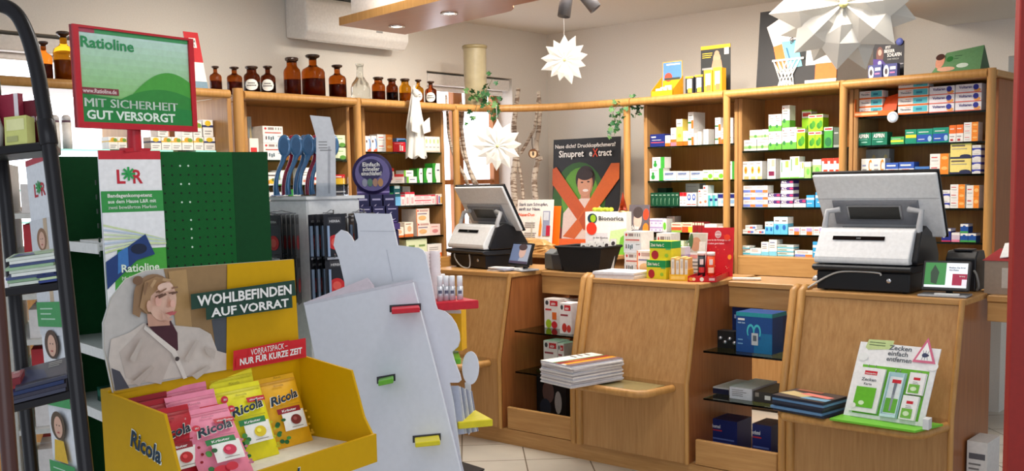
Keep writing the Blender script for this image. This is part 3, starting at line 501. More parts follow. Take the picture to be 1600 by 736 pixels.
# tea cartons in the bright window bay
def fillW(items): shelf_fill('bright window bay', 1, 'L', 1.835, XS-.012, items, 'tea cartons in the bright window bay')
fillW([('teanavy', 235.5, 251.6, 213.8), ('tea', 252.4, 283.2, 213.8, 2, 1), ('tea', 284, 301.6, 213.8), ('tea', 302.4, 317.8, 213.8), ('teanavy', 318.6, 335.7, 213.8), ('tea', 246, 262, 190, 1, 1, {'on': 214}), ('tea', 284, 300, 190, 1, 1, {'on': 214}), ('tea', 301, 315, 190, 1, 1, {'on': 214}), ('teanavy', 316.4, 332.4, 187, 1, 1, {'on': 214}), ('tea', 170, 198, 213.8, 2, 1)])
# orange display tray of the top right shelf
pz = RB[2][2][0]; o0 = aY(1337, 193, YS-.03); o1 = aY(1403, 183, YS-.03)
tr = root('shelf_display_tray', (o0[0], YS, pz), 'orange cardboard display tray with round white badge on the top shelf', 'display')
a, b = aY(1337, 185, YS)[0], aY(1399, 185, YS)[0]
part(MB().box(a, YS-.02, pz, b, YS+.15, pz+.004, ORA).box(a, YS-.024, pz, b, YS-.02, pz+.03, ORA).box(a+.004, YS-.0245, pz+.008, a+(b-a)*.6, YS-.024, pz+.022, (246, 200, 150)), 'tray', tr)
part(MB().prism([(a+(b-a)*.62, YS+.01, pz+.03), (b, YS+.01, pz+.03), (b, YS+.05, aY(1398, 146, YS+.05)[2]), (a+(b-a)*.7, YS+.05, aY(1380, 152, YS+.05)[2])], (0, .004, 0), (226, 84, 30)), 'back_card', tr)
part(MB().box(a, YS-.02, pz+.004, a+.003, YS+.15, pz+.11, ORA), 'side_wall', tr)
bc = aY(1395, 183, YS-.03); bm_ = MB(); bm_.lathe([(0, .002), (.034, .002), (.034, 0), (0, 0)], bc, (232, 234, 238), 24, (0, -1, 0)); bm_.disc(bc+V((0, -.0025, 0)), (.026, 0, 0), (0, 0, .026), (170, 190, 210), 20); bm_.disc(bc+V((0, -.003, 0)), (.018, 0, 0), (0, 0, .018), (232, 234, 238), 20)
part(bm_, 'badge', tr, label='round white and blue badge')
zc = pz+.0045
for r in range(3):
    x0 = aY(1343, 150, YS+.012)[0]; x1 = aY(1379, 150, YS+.012)[0]; h = (aY(1360, 142, YS+.012)[2]-zc)/3
    mb = carton_mesh('thrombo', V((1, 0, 0)), V((0, 1, 0)), x1-x0, h-.0006, .09)
    o = mb.build('medicine_carton', None, (0, 0, 0), label='white and turquoise carton, %s in the orange tray on the top shelf' % ['bottom', 'middle', 'topmost'][r], cat='carton', group='cartons in the orange display tray'); o.location = ((x0+x1)/2, YS+.012, zc+h*r)
# ------------------------------------------------------------ helpers for printed faces
class Face:
    def __init__(s, mb, o, u, v, step=.0005):
        s.mb = mb; s.o, s.u, s.v = V(o), V(u), V(v); s.n = s.u.cross(s.v).normalized(); s.k = 1; s.st = step
    def p(s, a, b, lift=None): return s.o+s.u*a+s.v*b+s.n*(s.st*(s.k if lift is None else lift))
    def rect(s, a0, b0, a1, b1, c): s.mb.poly([s.p(a0, b0), s.p(a1, b0), s.p(a1, b1), s.p(a0, b1)], c if isinstance(c, bpy.types.Material) else mt(c)); s.k += 1; return s
    def pol(s, pts, c): s.mb.poly([s.p(*q) for q in pts], c if isinstance(c, bpy.types.Material) else mt(c)); s.k += 1; return s
    def ell(s, a, b, ra, rb, c, n=24, a0=0, a1=360): s.mb.disc(s.p(a, b), s.u*ra, s.v*rb, c if isinstance(c, bpy.types.Material) else mt(c), n, a0, a1); s.k += 1; return s
    def txt(s, t, a, b, h, c, w=None, bold=1, al='l'):
        s.mb.text(t, s.p(a, b), s.u, s.v, h*s.v.length*1.4, mt(c), None if w is None else w*s.u.length, bold, al); s.k += 1; return s
    def lines(s, a0, b0, w, n, dy, t, c=(120, 118, 116), jit=.3):
        for i in range(n):
            ww = w*(1-jit*random.random()); b = b0-i*dy
            s.mb.poly([s.p(a0, b), s.p(a0+ww, b), s.p(a0+ww, b+t), s.p(a0, b+t)], mt(c))
        s.k += 1; return s
def board(mb, o, u, v, th, m):     # board with its printed face towards u x v
    o, u, v = V(o), V(u), V(v); n = u.cross(v).normalized()
    mb.obox(o-n*th, u, v, n*th, m); return Face(mb, o, u, v)
UX, UZ = V((1, 0, 0)), V((0, 0, 1))
def spline(pts, n=6):
    P = [V(p) for p in pts]; out = []
    for i in range(len(P)-1):
        a, b, c, d = P[max(i-1, 0)], P[i], P[i+1], P[min(i+2, len(P)-1)]
        for k in range(n):
            t = k/n; out.append(.5*((2*b)+(c-a)*t+(2*a-5*b+4*c-d)*t*t+(3*b-a-3*c+d)*t**3))
    return out+[P[-1]]

# ------------------------------------------------------------ apothecary bottles on top of the left shelves
ZS = ZT-.008
def bottle(x0, x1, yt, yb, kind, gl, label, lab=None, X=-5.52):
    xm = (x0+x1)/2; B = aX(xm, yb, X); D = dep(B); r = (x1-x0)/2*D/F*.98; h = (yb-yt)*D/F
    c = (X, B[1], ZS+.0006)
    o = root('apothecary_bottle', c, label, 'bottle', 'old apothecary bottles on the shelf tops')
    if kind == 'wide':
        pr = [(0, 0), (r*.9, 0), (r, .01), (r, h*.62), (r*.93, h*.70), (r*.68, h*.76), (r*.60, h*.80), (r*.60, h*.90)]; st_ = [(0, h*.88), (r*.56, h*.88), (r*.6, h*.9), (r*.78, h*.93), (r*.8, h*.98), (r*.7, h), (0, h)]
    elif kind == 'jug':
        pr = [(0, 0), (r*.9, 0), (r, .012), (r, h*.35), (r*.85, h*.48), (r*.5, h*.60), (r*.34, h*.68), (r*.32, h*.9), (r*.4, h*.95)]; st_ = [(0, h*.93), (r*.34, h*.93), (r*.42, h*.97), (r*.42, h), (0, h)]
    else:
        pr = [(0, 0), (r*.9, 0), (r, .008), (r, h*.60), (r*.88, h*.67), (r*.45, h*.73), (r*.33, h*.77), (r*.33, h*.9)]; st_ = [(0, h*.88), (r*.31, h*.88), (r*.36, h*.91), (r*.6, h*.94), (r*.64, h*.98), (r*.5, h), (0, h)]
    part(MB().lathe(pr, c, gl, 28), 'glass_body', o)
    part(MB().lathe(st_, c, (CLEAR if gl is CLEAR else mt((52, 30, 18), .15, coat=.5)), 24), 'stopper', o)
    if gl is not CLEAR:      # remains of tincture / dark inside
        part(MB().lathe([(0, .006), (r*.93, .006), (r*.93, h*.45), (0, h*.45)], c, mt({id(AMBER): (104, 46, 10), id(AMBERD): (56, 20, 8), id(AMBERY): (160, 106, 18)}[id(gl)], .3), 24), 'contents', o)
    if lab:
        mb = MB(); N = 14; H = h*.38; z0 = h*.16; a0 = math.radians(-48) + math.atan2(-c[1], -c[0]) + .35
        for i in range(N):       # oval paper label wrapped on the glass
            t0, t1 = -1+2*i/N, -1+2*(i+1)/N
            q = []
            for t, sg in ((t0, -1), (t1, -1), (t1, 1), (t0, 1)):
                hh = H/2*math.sqrt(max(0, 1-t*t)); g = a0+.42+t*.85
                q.append(V(c)+V((math.cos(g)*(r+.0012), math.sin(g)*(r+.0012), z0+H/2+sg*hh)))
            mb.poly(q, mt((238, 236, 228), .6))
        for dz, ww in ((.09, .5), (-.12, .7)):
            for i in range(6):
                t0, t1 = -ww+2*ww*i/6, -ww+2*ww*(i+.75)/6; g0, g1 = a0+.42+t0*.85, a0+.42+t1*.85; zz = z0+H/2+dz*H
                mb.poly([V(c)+V((math.cos(g)*(r+.002), math.sin(g)*(r+.002), q)) for g, q in ((g0, zz), (g1, zz), (g1, zz+H*.1), (g0, zz+H*.1))], mt((40, 36, 40)))
        part(mb, 'paper_label', o, label='white oval paper label with dark script')
BT = [(328, 347, 94, 136, 'narrow', AMBER, 'small brown bottle right of the red and white card'), (355, 379, 93, 135.5, 'narrow', AMBER, 'brown bottle with narrow neck above the thick oak post'),
 (381.5, 407, 95, 140, 'wide', AMBERD, 'black-brown wide bottle with white oval label', 1), (407.6, 431.4, 95.5, 142.5, 'narrow', AMBERD, 'reddish brown bottle with oval label and narrow neck', 1),
 (444, 471, 81.5, 143.5, 'wide', AMBER, 'tall brown wide-necked bottle left of the tallest one'), (472, 509, 77.5, 146, 'narrow', AMBER, 'tallest and broadest brown bottle under the air conditioner'),
 (514, 542, 93, 148, 'narrow', AMBER, 'honey brown bottle left of the clear glass bottle'), (548, 579, 90, 149, 'jug', CLEAR, 'clear glass bottle among the brown bottles'),
 (581, 602.5, 111, 151, 'wide', AMBER, 'short brown bottle just right of the clear bottle'), (603.5, 622.5, 112.5, 151.5, 'wide', AMBERD, 'short dark brown bottle, second right of the clear bottle'),
 (623.5, 643, 112.5, 152.5, 'wide', AMBERY, 'short yellow-brown bottle left of the cloth angel peak'), (645.5, 662.5, 114, 154, 'narrow', AMBERY, 'olive yellow bottle with oval label beside the cloth angel', 1),
 (664, 683, 117.5, 156, 'narrow', AMBERD, 'red-brown labelled bottle at the window end of the row', 1), (58, 83, 58, 122, 'narrow', AMBER, 'orange-brown bottle in front of the left window blind'), (86, 119, 43, 124, 'narrow', AMBERY, 'big yellow-brown bottle partly behind the frog sign')]
for b in BT: bottle(*b)
for k, (xa, xb) in enumerate(((80, 96), (98, 114))):
    B = aX((xa+xb)/2, 232, -5.56); D = dep(B); r = (xb-xa)/2*D/F*.9; c = (-5.56, B[1], 1.8355); o = root('care_bottle', c, ['white bottle with dark cap line in the bright window bay, nearer the rack', 'white bottle with dark cap line in the bright window bay, nearer the sign'][k], 'bottle', 'white bottles in the bright window bay'); h = aX((xa+xb)/2, 180, -5.56)[2]-1.8355
    part(MB().lathe([(0, 0), (r, 0), (r, h*.78), (0, h*.78)], c, W_, 20), 'bottle_body', o); part(MB().lathe([(0, h*.782), (r*.96, h*.782), (r*.96, h*.84), (0, h*.84)], c, (110, 80, 96), 20), 'band', o); part(MB().lathe([(0, h*.842), (r*.96, h*.842), (r*.9, h*.95), (r*.5, h), (0, h)], c, (214, 214, 216), 20), 'cap', o)
# red and white card between the frog sign and the bottles
p0 = aX(303, 134, -5.5); p1 = aX(326, 135, -5.5); mb = MB(); hh = .36
f = board(mb, (-5.5, p0[1], ZS), (0, p1[1]-p0[1], 0), (-.06, -.02, hh), .006, W_); f.rect(0, .5, 1, 1, RED).rect(0, .02, 1, .18, (120, 150, 170)).rect(.3, .74, .75, .9, W_).txt('Doppel', .34, .83, .05, (60, 30, 30), .36).txt('herz', .34, .76, .05, (60, 30, 30), .3)
thing(mb, 'counter_card', (-5.5, p0[1], ZS), 'slanted red and white card behind the frog sign, left of the bottles', 'card')

# ------------------------------------------------------------ air conditioner, wooden canopy, ceiling spots
ac = root('air_conditioner', (XL, 4.72, 2.58), 'white wall air conditioner above the brown bottles', 'air conditioner')
y0, y1 = 4.36, 5.30; ab = MB(); sec = [(XL+.001, 2.63), (XL+.19, 2.60), (XL+.235, 2.66), (XL+.235, 2.86), (XL+.20, 2.895), (XL+.001, 2.895)]
ab.prism([(x, y0, z) for x, z in sec], (0, y1-y0, 0), mt((232, 230, 226), .35)); part(ab, 'casing', ac, .012, 2)
part(MB().hexa([(XL+.05, y0+.05, 2.622), (XL+.18, y0+.05, 2.598), (XL+.18, y1-.05, 2.598), (XL+.05, y1-.05, 2.622)], [(XL+.05, y0+.05, 2.630), (XL+.18, y0+.05, 2.606), (XL+.18, y1-.05, 2.606), (XL+.05, y1-.05, 2.630)], mt((206, 204, 200), .4)), 'air_flap', ac)
part(MB().box(XL+.2355, y0+.62, 2.70, XL+.237, y0+.68, 2.712, (150, 150, 150)), 'status_mark', ac)
cn = root('ceiling_canopy', (-4.2, 4.4, 2.6), 'oak ceiling canopy board with two downlights below a white bulkhead', 'canopy')
zc = 2.60; A_, B_ = aZ(530, 40, zc), aZ(633, 54, zc); Cc = aZ(793, 17, zc)
ev = (aZ(690, 0, zc)-A_).normalized(); back = A_+ev*3.0
e2 = aZ(752, 11, zc)
pts = [A_, B_, aZ(790, 19.5, zc), aZ(799, 17, zc), aZ(803, 13, zc), aZ(801, 9, zc), aZ(803, 13, zc)+ev*1.6, back]
part(MB().prism([(p[0], p[1], zc) for p in pts], (0, 0, .05), BOARD, OAKL), 'board', cn)
q = [A_+ev*.06+V((0, .06, 0)), A_+ev*.06+(B_-A_)*.86+V((0, 0, 0)), e2+ev*.1+V((0, -.12, 0)), back+V((0, .12, 0))]
part(MB().prism([(p[0], p[1], zc+.051) for p in q], (0, 0, ZC-zc-.052), mt((238, 234, 228), .7)), 'bulkhead', cn)
for x, y in ((620, 41), (702, 20.5)):
    c = aZ(x, y, zc); lm_ = MB(); lm_.lathe([(.052, -.001), (.052, -.006), (.036, -.006), (.036, -.001)], c, mt((205, 205, 205), .25, 1), 24)
    r_ = part(lm_, 'downlight', cn); part(MB().disc(c+V((0, 0, -.003)), (.035, 0, 0), (0, -.035, 0), mt((255, 244, 224), emit=9), 20), 'lamp', r_)
    l = bpy.data.lights.new('downlight_beam', 'SPOT'); l.energy = 18; l.color = (1, .9, .74); l.spot_size = R(100); l.spot_blend = .8; l.shadow_soft_size = .03
    lo = bpy.data.objects.new('downlight_beam', l); COL.objects.link(lo); lo.location = c+V((0, 0, -.02))
for (xa, ya, xb, yb_), nm in (((887, -18, 881, 26), 'grey cylinder ceiling spotlight above the white wall star'), ((908, -14, 931, 14), 'grey cylinder ceiling spotlight tilted away, second above the wall star')):
    D = 5.6; a, b = aD(xa, ya, D), aD(xb, yb_, D); o = root('ceiling_spotlight', (a[0], a[1], ZC), nm, 'spotlight', 'grey ceiling spotlights')
    ax = (b-a).normalized(); hM = mt((120, 118, 120), .4, .6)
    part(MB().lathe([(0, 0), (.034, 0), (.036, .006), (.036, (b-a).length), (.032, (b-a).length), (.030, (b-a).length-.02), (0, (b-a).length-.02)], a, hM, 24, ax), 'lamp_head', o)
    part(MB().tube([(a[0], a[1], ZC-.001), a+V((0, 0, .01)), a+ax*.05], .008, hM, 8), 'bracket', o)
    part(MB().lathe([(0, 0), (.04, 0), (.04, -.012), (0, -.012)], (a[0], a[1], ZC-.0005), hM, 20), 'ceiling_plate', o)

# ------------------------------------------------------------ paper stars
def paper_mat():
    m = bpy.data.materials.new('translucent_paper'); m.use_nodes = True; nt = m.node_tree; b = nt.nodes['Principled BSDF']; b.inputs['Base Color'].default_value = lin((226, 224, 218))+(1,); b.inputs['Roughness'].default_value = .8
    t = nt.nodes.new('ShaderNodeBsdfTranslucent'); t.inputs[0].default_value = lin((236, 234, 226))+(1,); mx = nt.nodes.new('ShaderNodeMixShader'); mx.inputs[0].default_value = .25
    nt.links.new(b.outputs[0], mx.inputs[1]); nt.links.new(t.outputs[0], mx.inputs[2]); nt.links.new(mx.outputs[0], nt.nodes['Material Output'].inputs[0]); return m
PAPER = paper_mat()
def star(c, nrm, rad, n, label, seed, hang=None, depth=.3, layers=1):
    rnd = random.Random(seed); c = V(c); nrm = V(nrm).normalized(); a = UZ-nrm*UZ.dot(nrm); a.normalize(); b = nrm.cross(a)
    o = root('paper_star', c, label, 'star', 'folded white paper stars'); mb = MB(); hole = MB()
    c_ = V(c)
    for i in range(n*layers):
        ly = i//n; c = c_-nrm*(.10*rad*ly)
        g = 2*math.pi*(i+.5*ly+rnd.uniform(-.12, .12))/n; d = (a*math.cos(g)+b*math.sin(g)-nrm*(.12*ly)).normalized(); t = nrm.cross(d).normalized(); L = rad*rnd.uniform(.88, 1.06)*(1+.04*ly); w_ = rad*math.pi/n*(.95 if layers == 1 else .8)
        k1, k2, tip = d*L*.30, d*L*.58, d*L
        th = depth*rad*.5
        ctr = c
        # each bag: two faces meeting along a raised middle fold, front and back
        for s in (1, -1):
            zf = nrm*(th*.75*s)
            e0, e1, e2 = c+t*(w_*.12), c+k1+t*w_*.62, c+k2+t*w_*.95
            h0, h1, h2 = c-t*(w_*.12), c+k1-t*w_*.62, c+k2-t*w_*.95
            m0, m1, m2, m3 = c+nrm*(th*.25*s), c+k1+zf*.75, c+k2+zf*rnd.uniform(.5, .8), c+tip
            mb.add([e0, e1, e2, m0, m1, m2, m3, h0, h1, h2], [(0, 1, 4, 3), (1, 2, 5, 4), (2, 6, 5), (3, 4, 8, 7), (4, 5, 9, 8), (5, 6, 9)], PAPER)
    c = c_; part(mb, 'folded_points', o)
    part(MB().lathe([(0, 0), (rad*.06, 0), (rad*.05, rad*.05), (0, rad*.06)], c+nrm*(depth*rad*.14), mt((236, 230, 150), .6), 12, nrm), 'centre', o)
    if hang: part(MB().tube([c+a*rad*.2, V((c[0], c[1], hang))], .0012, mt((220, 220, 220), .4), 5), 'thread', o)
    return o
toc = lambda p: (EYE-V(p))
p = aD(882, 93, 7.2); star(p, toc(p)+V((-2, 2, 0)), .175, 13, 'small white paper star hanging before the room corner', 3, ZC)
p = aD(1318, 4, 5.2); star(p, toc(p)+V((-.5, 1, -.6)), .375, 8, 'large white paper star hanging above the right shelves', 5, ZC, .5, 2)
p = aD(777, 228, 7.3); star(p, toc(p), .18, 12, 'white paper star hanging in front of the window', 8, ZT-.03)

# ------------------------------------------------------------ hanging cloth angel
mb = MB(); c = aX(647, 133, -5.27); D = dep(c); prof_ = []; sc = D/F
rows = [(0, .5), (6, 3), (14, 6), (26, 9), (38, 11), (55, 14.5), (66, 16.5), (72, 15), (84, 16), (100, 17.5), (112, 18.5)]
N = 44; vs = []; fs = []
for i, (dy, r) in enumerate(rows):
    for k in range(N):
        g = 2*math.pi*k/N; rr = r*sc*(1+.13*math.sin(7*g+i*.5)*min(1, i/4)+.05*math.sin(13*g+i)); vs.append((c[0]+math.cos(g)*rr*.55, c[1]+math.sin(g)*rr, c[2]-dy*sc-(.012*math.sin(5*g) if i == len(rows)-1 else 0)))
for i in range(len(rows)-1):
    for k in range(N): fs.append((i*N+k, i*N+(k+1) % N, (i+1)*N+(k+1) % N, (i+1)*N+k))
mb.add(vs, fs, PAPER, True)
an = root('cloth_angel', (c[0], c[1], c[2]-112*sc), 'cream cloth angel hanging in front of the left shelves', 'decoration'); part(mb, 'gown', an)
part(MB().tube([(c[0]-.0, c[1], c[2]-.012), (c[0]-.02, c[1], ZT-.0), (XR, c[1], ZT+.002)], .0025, (235, 228, 214), 6), 'cord', an)
wm = MB()
for s in (-1, 1): wm.prism([(c[0]+.05, c[1]+s*.015, c[2]-60*sc), (c[0]+.055, c[1]+s*19*sc, c[2]-50*sc), (c[0]+.055, c[1]+s*20*sc, c[2]-72*sc), (c[0]+.06, c[1]+s*.02, c[2]-76*sc)], (.004, 0, 0), PAPER); part(wm, 'sleeve', an); wm = MB()
hd = MB(); hd.lathe([(0, -.03), (.018, -.024), (.026, 0), (.02, .022), (0, .03)], (c[0]+.012, c[1], c[2]-.055), PAPER, 16); part(hd, 'head', an)

# ------------------------------------------------------------ stoneware crock, ivy
vb = aX(748, 156, -5.36); D = dep(vb); s_ = D/F; cz = ZT-.0145; vc = (-5.36, 5.685, cz)
CRK = mt((168, 156, 124), .25, coat=.4, var=.08, scale=14)
part_o = root('stoneware_crock', vc, 'tall beige stoneware crock on the corner rail in front of the window', 'crock')
hh = aX(748, 72, vc[0])[2]-cz
part(MB().lathe([(0, 0), (.082, 0), (.086, .01), (.086, hh*.9), (.088, hh*.94)], vc, CRK, 32), 'body', part_o)
part(MB().lathe([(.088, hh*.94), (.094, hh*.955), (.096, hh*.985), (.090, hh), (.082, hh*.99), (.080, hh*.9), (.078, hh*.5)], vc, mt((146, 132, 94), .25, coat=.4), 32), 'rim', part_o)
IVY = [mt((40, 92, 50), .5), mt((58, 112, 58), .5), mt((92, 132, 78), .5), mt((30, 74, 42), .5)]
def ivy(base, strands, label, seed, size=.035):
    rnd = random.Random(seed); o = root('ivy_plant', base, label, 'plant', 'ivy plants on the corner rail'); stem = MB(); lf = MB()
    for st_pts, dens in strands:
        sp = spline(st_pts, 8); sm = MB().tube(sp, .002, (96, 104, 60), 5); stem.tube(sp, .002, (96, 104, 60), 5)
        for i in range(dens):
            p = sp[rnd.randrange(len(sp))]+V([rnd.uniform(-1, 1)*size*1.0 for _ in range(3)]); s = size*rnd.uniform(.6, 1.15)
            n = (toc(p).normalized()+V([rnd.uniform(-.9, .9) for _ in range(3)])).normalized(); a = n.orthogonal().normalized(); a.rotate(Matrix.Rotation(rnd.uniform(0, 6.28), 3, n)); b = n.cross(a)
            out = [(0, -.1), (.35, -.45), (.62, -.2), (.5, .1), (.72, .38), (.3, .42), (0, 1), (-.3, .42), (-.72, .38), (-.5, .1), (-.62, -.2), (-.35, -.45)]
            pts = [p+a*(x*s*.8)+b*(y*s*.8)+n*(.12*s*abs(x)) for x, y in out]
            lf.add(pts+[p+b*(.15*s)], [(j, (j+1) % 12, 12) for j in range(12)], rnd.choice(IVY))
    part(stem, 'stems', o); part(lf, 'foliage', o)
q = lambda x, y, dx=0: aD(x, y, 7.58+dx)
ivy(q(752, 158), [([q(770, 122), q(762, 138), q(752, 152), q(742, 160)], 14), ([q(738, 150), q(748, 148), q(762, 158), q(770, 172), q(772, 180)], 26), ([q(760, 150), q(772, 156), q(782, 158)], 9), ([q(745, 165), q(742, 178), q(743, 188), q(735, 192)], 7)], 'dark green ivy trailing over the crock by the window', 4, .04)
q = lambda x, y, dx=0: aD(x, y, 7.36+dx)
ivy(q(985, 158), [([q(1000, 160), q(985, 156), q(972, 168), q(968, 185), q(962, 200), q(960, 212)], 42), ([q(992, 155), q(996, 168), q(992, 185)], 16), ([q(965, 165), q(958, 176), q(962, 190)], 12)], 'lighter green ivy hanging at the round post right of the poster', 9, .036)

# ------------------------------------------------------------ birch branches and hanging ornaments in the corner
BIRCH = bpy.data.materials.new('birch_bark'); BIRCH.use_nodes = True; nt = BIRCH.node_tree; b = nt.nodes['Principled BSDF']; tc = nt.nodes.new('ShaderNodeTexCoord'); mp = nt.nodes.new('ShaderNodeMapping'); mp.inputs['Scale'].default_value = (10, 10, 38)
n = nt.nodes.new('ShaderNodeTexNoise'); n.inputs['Scale'].default_value = 1.6; r_ = nt.nodes.new('ShaderNodeValToRGB'); r_.color_ramp.elements[0].position = .4; r_.color_ramp.elements[1].position = .52; r_.color_ramp.elements[0].color = lin((128, 108, 92))+(1,); r_.color_ramp.elements[1].color = lin((196, 184, 168))+(1,)
for x, y in ((tc.outputs['Object'], mp.inputs[0]), (mp.outputs[0], n.inputs['Vector']), (n.outputs[0], r_.inputs[0]), (r_.outputs[0], b.inputs['Base Color'])): nt.links.new(x, y)
b.inputs['Roughness'].default_value = .8
def branch(pts, r, label, twigs=(), D=8.2):
    P = [aD(x, y, D) for x, y in pts]; bt = V((P[-1][0], P[-1][1], 1.061)); P = P+([bt] if P[-1][2] > 1.1 else [])
    o = root('birch_branch', bt, label, 'branch', 'birch branches standing in the corner'); SP = spline(P, 5)
    part(MB().tube(SP, [r*(.55+.45*i/len(SP)) for i in range(len(SP))], BIRCH, 9), 'stem', o)
    for tw in twigs: part(MB().tube(spline([aD(x, y, D) for x, y in tw], 5), r*.42, BIRCH, 7), 'twig', o)
branch([(697, 148), (699, 180), (702, 215), (712, 250), (730, 285), (735, 330)], .016, 'thin bent birch branch left of the round post by the window', D=7.75)
branch([(721, 160), (719, 180), (722, 205), (727, 240), (735, 270), (746, 300), (750, 340)], .020, 'double birch branch right of the post, before the bright window', [((718, 215), (724, 245), (738, 270), (748, 292)), ((725, 165), (722, 200))], D=7.85)
branch([(810, 138), (806, 170), (803, 200), (806, 240), (802, 280), (805, 320), (806, 360)], .032, 'white birch branch in the corner, left of the forked one', [((806, 232), (812, 265), (817, 300), (818, 345)), ((813, 240), (822, 225), (833, 205))])
branch([(842, 143), (843, 175), (842, 200), (838, 225), (840, 250), (835, 280), (838, 320), (842, 360)], .028, 'forked dark birch branch carrying the wooden slice ornament', [((846, 170), (842, 200)), ((834, 205), (838, 180), (838, 168)), ((838, 168), (842, 150))])
so = aD(833, 240, 8.08); o = root('wooden_ornament', so, 'round wooden slice ornament hanging from the forked birch branch', 'ornament')
nn = toc(so).normalized(); aa = V((nn.y, -nn.x, 0)).normalized()
part(MB().lathe([(0, 0), (.036, 0), (.038, .006), (.036, .014), (0, .014)], so, mt((120, 78, 48), .7), 18, nn), 'bark_ring', o)
part(MB().disc(so+nn*.0145, aa*.027, UZ*.034, mt((226, 200, 160), .6), 18).disc(so+nn*.0152, aa*.008, UZ*.018, mt((70, 50, 44), .6), 10), 'cut_face', o)
part(MB().obox(so+V((.012, .02, -.062)), (.045, 0, .01), (0, .03, 0), (-.005, 0, .03), BIRCH), 'wood_chip', o)
part(MB().tube([so+V((0, 0, .03)), so+V((-.01, 0, .075)), so+V((-.008, .0, .13))], .003, (60, 44, 40), 6), 'hanging_ribbon', o)
# ------------------------------------------------------------ things on top of the right shelves
zt = ZT-.0075
def topcard(x0, x1, y, Y): return aY(x0, y, Y), aY(x1, y, Y)
# small yellow dispenser with blue card
a, b = aY(1017, 148, 6.2)[0], aY(1051, 148, 6.2)[0]; h = aY(1034, 120, 6.2)[2]-aY(1034, 151, 6.2)[2]
o = root('counter_dispenser', ((a+b)/2, 6.25, zt), 'small yellow dispenser with blue sky card near the ivy', 'display', 'small displays on top of the right shelves')
YD = mt((240, 176, 24), .5)
part(MB().box(a, 6.2, zt, b, 6.34, zt+.004, YD).box(a, 6.2, zt, b, 6.203, zt+.05, YD), 'tray', o)
for xx in (a, b-.003): part(MB().prism([(xx, 6.2, zt+.004), (xx, 6.34, zt+.004), (xx, 6.34, zt+h*1.15), (xx, 6.2, zt+.05)], (.003, 0, 0), YD), 'side_wall', o)
mb = MB(); z0 = zt+.004; z1 = aY(1042, 97, 6.34)[2]; f = board(mb, (a+.012, 6.336, z0), ((b-a)*.9, 0, 0), (0, 0, z1-z0), .003, (240, 176, 24)); f.rect(.03, .5, .97, .98, (90, 140, 205)).ell(.3, .58, .2, .12, (190, 80, 60)).rect(.1, .5, .9, .56, (60, 70, 60)).rect(.2, .9, .9, .94, W_); part(mb, 'back_card', o)
for k in range(3): part(MB().box(a+.02+.02*k, 6.23+.03*k, zt+.0045, a+.075+.02*k, 6.24+.03*k, zt+.07+.012*k, (226, 214, 190)), 'sachet', o)
# black and yellow display with athlete card and cartons
a, b = aY(1074, 143, 6.2)[0], aY(1129, 140, 6.2)[0]; w_ = b-a
o = root('shelf_top_display', ((a+b)/2, 6.25, zt), 'black and yellow display card with kneeling athlete above small cartons', 'display', 'small displays on top of the right shelves')
mb = MB(); za = zt; zb_ = aY(1105, 72, 6.33)[2]; f = board(mb, (a+.03, 6.33, za), (w_*.84, 0, 0), (0, 0, zb_-za), .004, (38, 42, 44)); f.rect(0, .93, 1, 1, (240, 180, 30)).rect(.8, .8, .95, .93, W_).ell(.55, .72, .13, .13, (196, 150, 120)).ell(.55, .83, .08, .06, (190, 146, 116)).pol([(.35, .5), (.75, .5), (.7, .7), (.42, .7)], (186, 140, 112)).rect(.05, .52, .4, .56, (150, 150, 150)).lines(.06, .84, .4, 3, .04, .015, (230, 190, 60)); part(mb, 'back_card', o)
part(MB().box(a, 6.15, zt, b, 6.325, zt+.003, (240, 176, 24)), 'tray', o)
for k, (fr, z1, c1, c2) in enumerate([(0, 118, (30, 32, 40), (240, 236, 228)), (.27, 117, (30, 32, 40), (240, 236, 228)), (.53, 111, (240, 180, 40), (244, 226, 214)), (.79, 108, (240, 180, 40), (244, 226, 214))]):
    x0 = a+w_*fr+.004; x1 = x0+w_*.23; z_ = aY(1100, z1, 6.17)[2]; mb = MB().box(x0, 6.17, zt+.0036, x1, 6.23, z_, c1); F2 = Face(mb, (x0, 6.17, zt+.0036), (x1-x0, 0, 0), (0, 0, z_-zt)); F2.rect(.2, .3, .8, .85, c2).rect(0, .9, 1, 1, (240, 180, 40)); F2.rect(.3, .1, .8, .35, (236, 120, 70) if k > 1 else (220, 180, 50))
    thing(mb, 'medicine_carton', ((x0+x1)/2, 6.2, zt+.0036), 'small carton in the athlete display, %s from left' % ['first', 'second', 'third', 'fourth'][k], 'carton', 'cartons in the athlete display')
# large black basketball-net poster
a, b = aY(1181, 133, 6.4)[0], aY(1306, 122, 6.4)[0]; w_ = b-a; z1 = aY(1181, 18, 6.4)[2]-zt
mb = MB(); f = board(mb, (a, 6.4, zt), (w_, 0, 0), (0, .06, z1), .01, (20, 20, 24))
f.rect(.62, .28, 1, 1, (232, 228, 224)).rect(.74, .1, 1, .29, (240, 110, 20)).rect(.62, 0, 1, .1, (226, 222, 218)).rect(.62, .1, .74, .28, (20, 20, 24))
f.pol([(.10, .80), (.42, .98), (.5, .62), (.2, .55)], (236, 230, 226)).pol([(.2, .55), (.34, .58), (.40, .30), (.28, .22)], (236, 120, 40)).pol([(.3, .6), (.5, .6), (.58, .28), (.40, .26)], (120, 196, 216)).pol([(.36, .52), (.38, .52), (.45, .32), (.43, .32)], (50, 110, 150))
for s in range(7):
    f.pol([(.21+.055*s, .36), (.225+.055*s, .36), (.29+.035*((s+2) % 7), .02), (.275+.035*((s+2) % 7), .02)], (226, 222, 214)); f.pol([(.21+.055*s, .36), (.225+.055*s, .36), (.29+.035*((s+4) % 7), .02), (.275+.035*((s+4) % 7), .02)], (226, 222, 214))
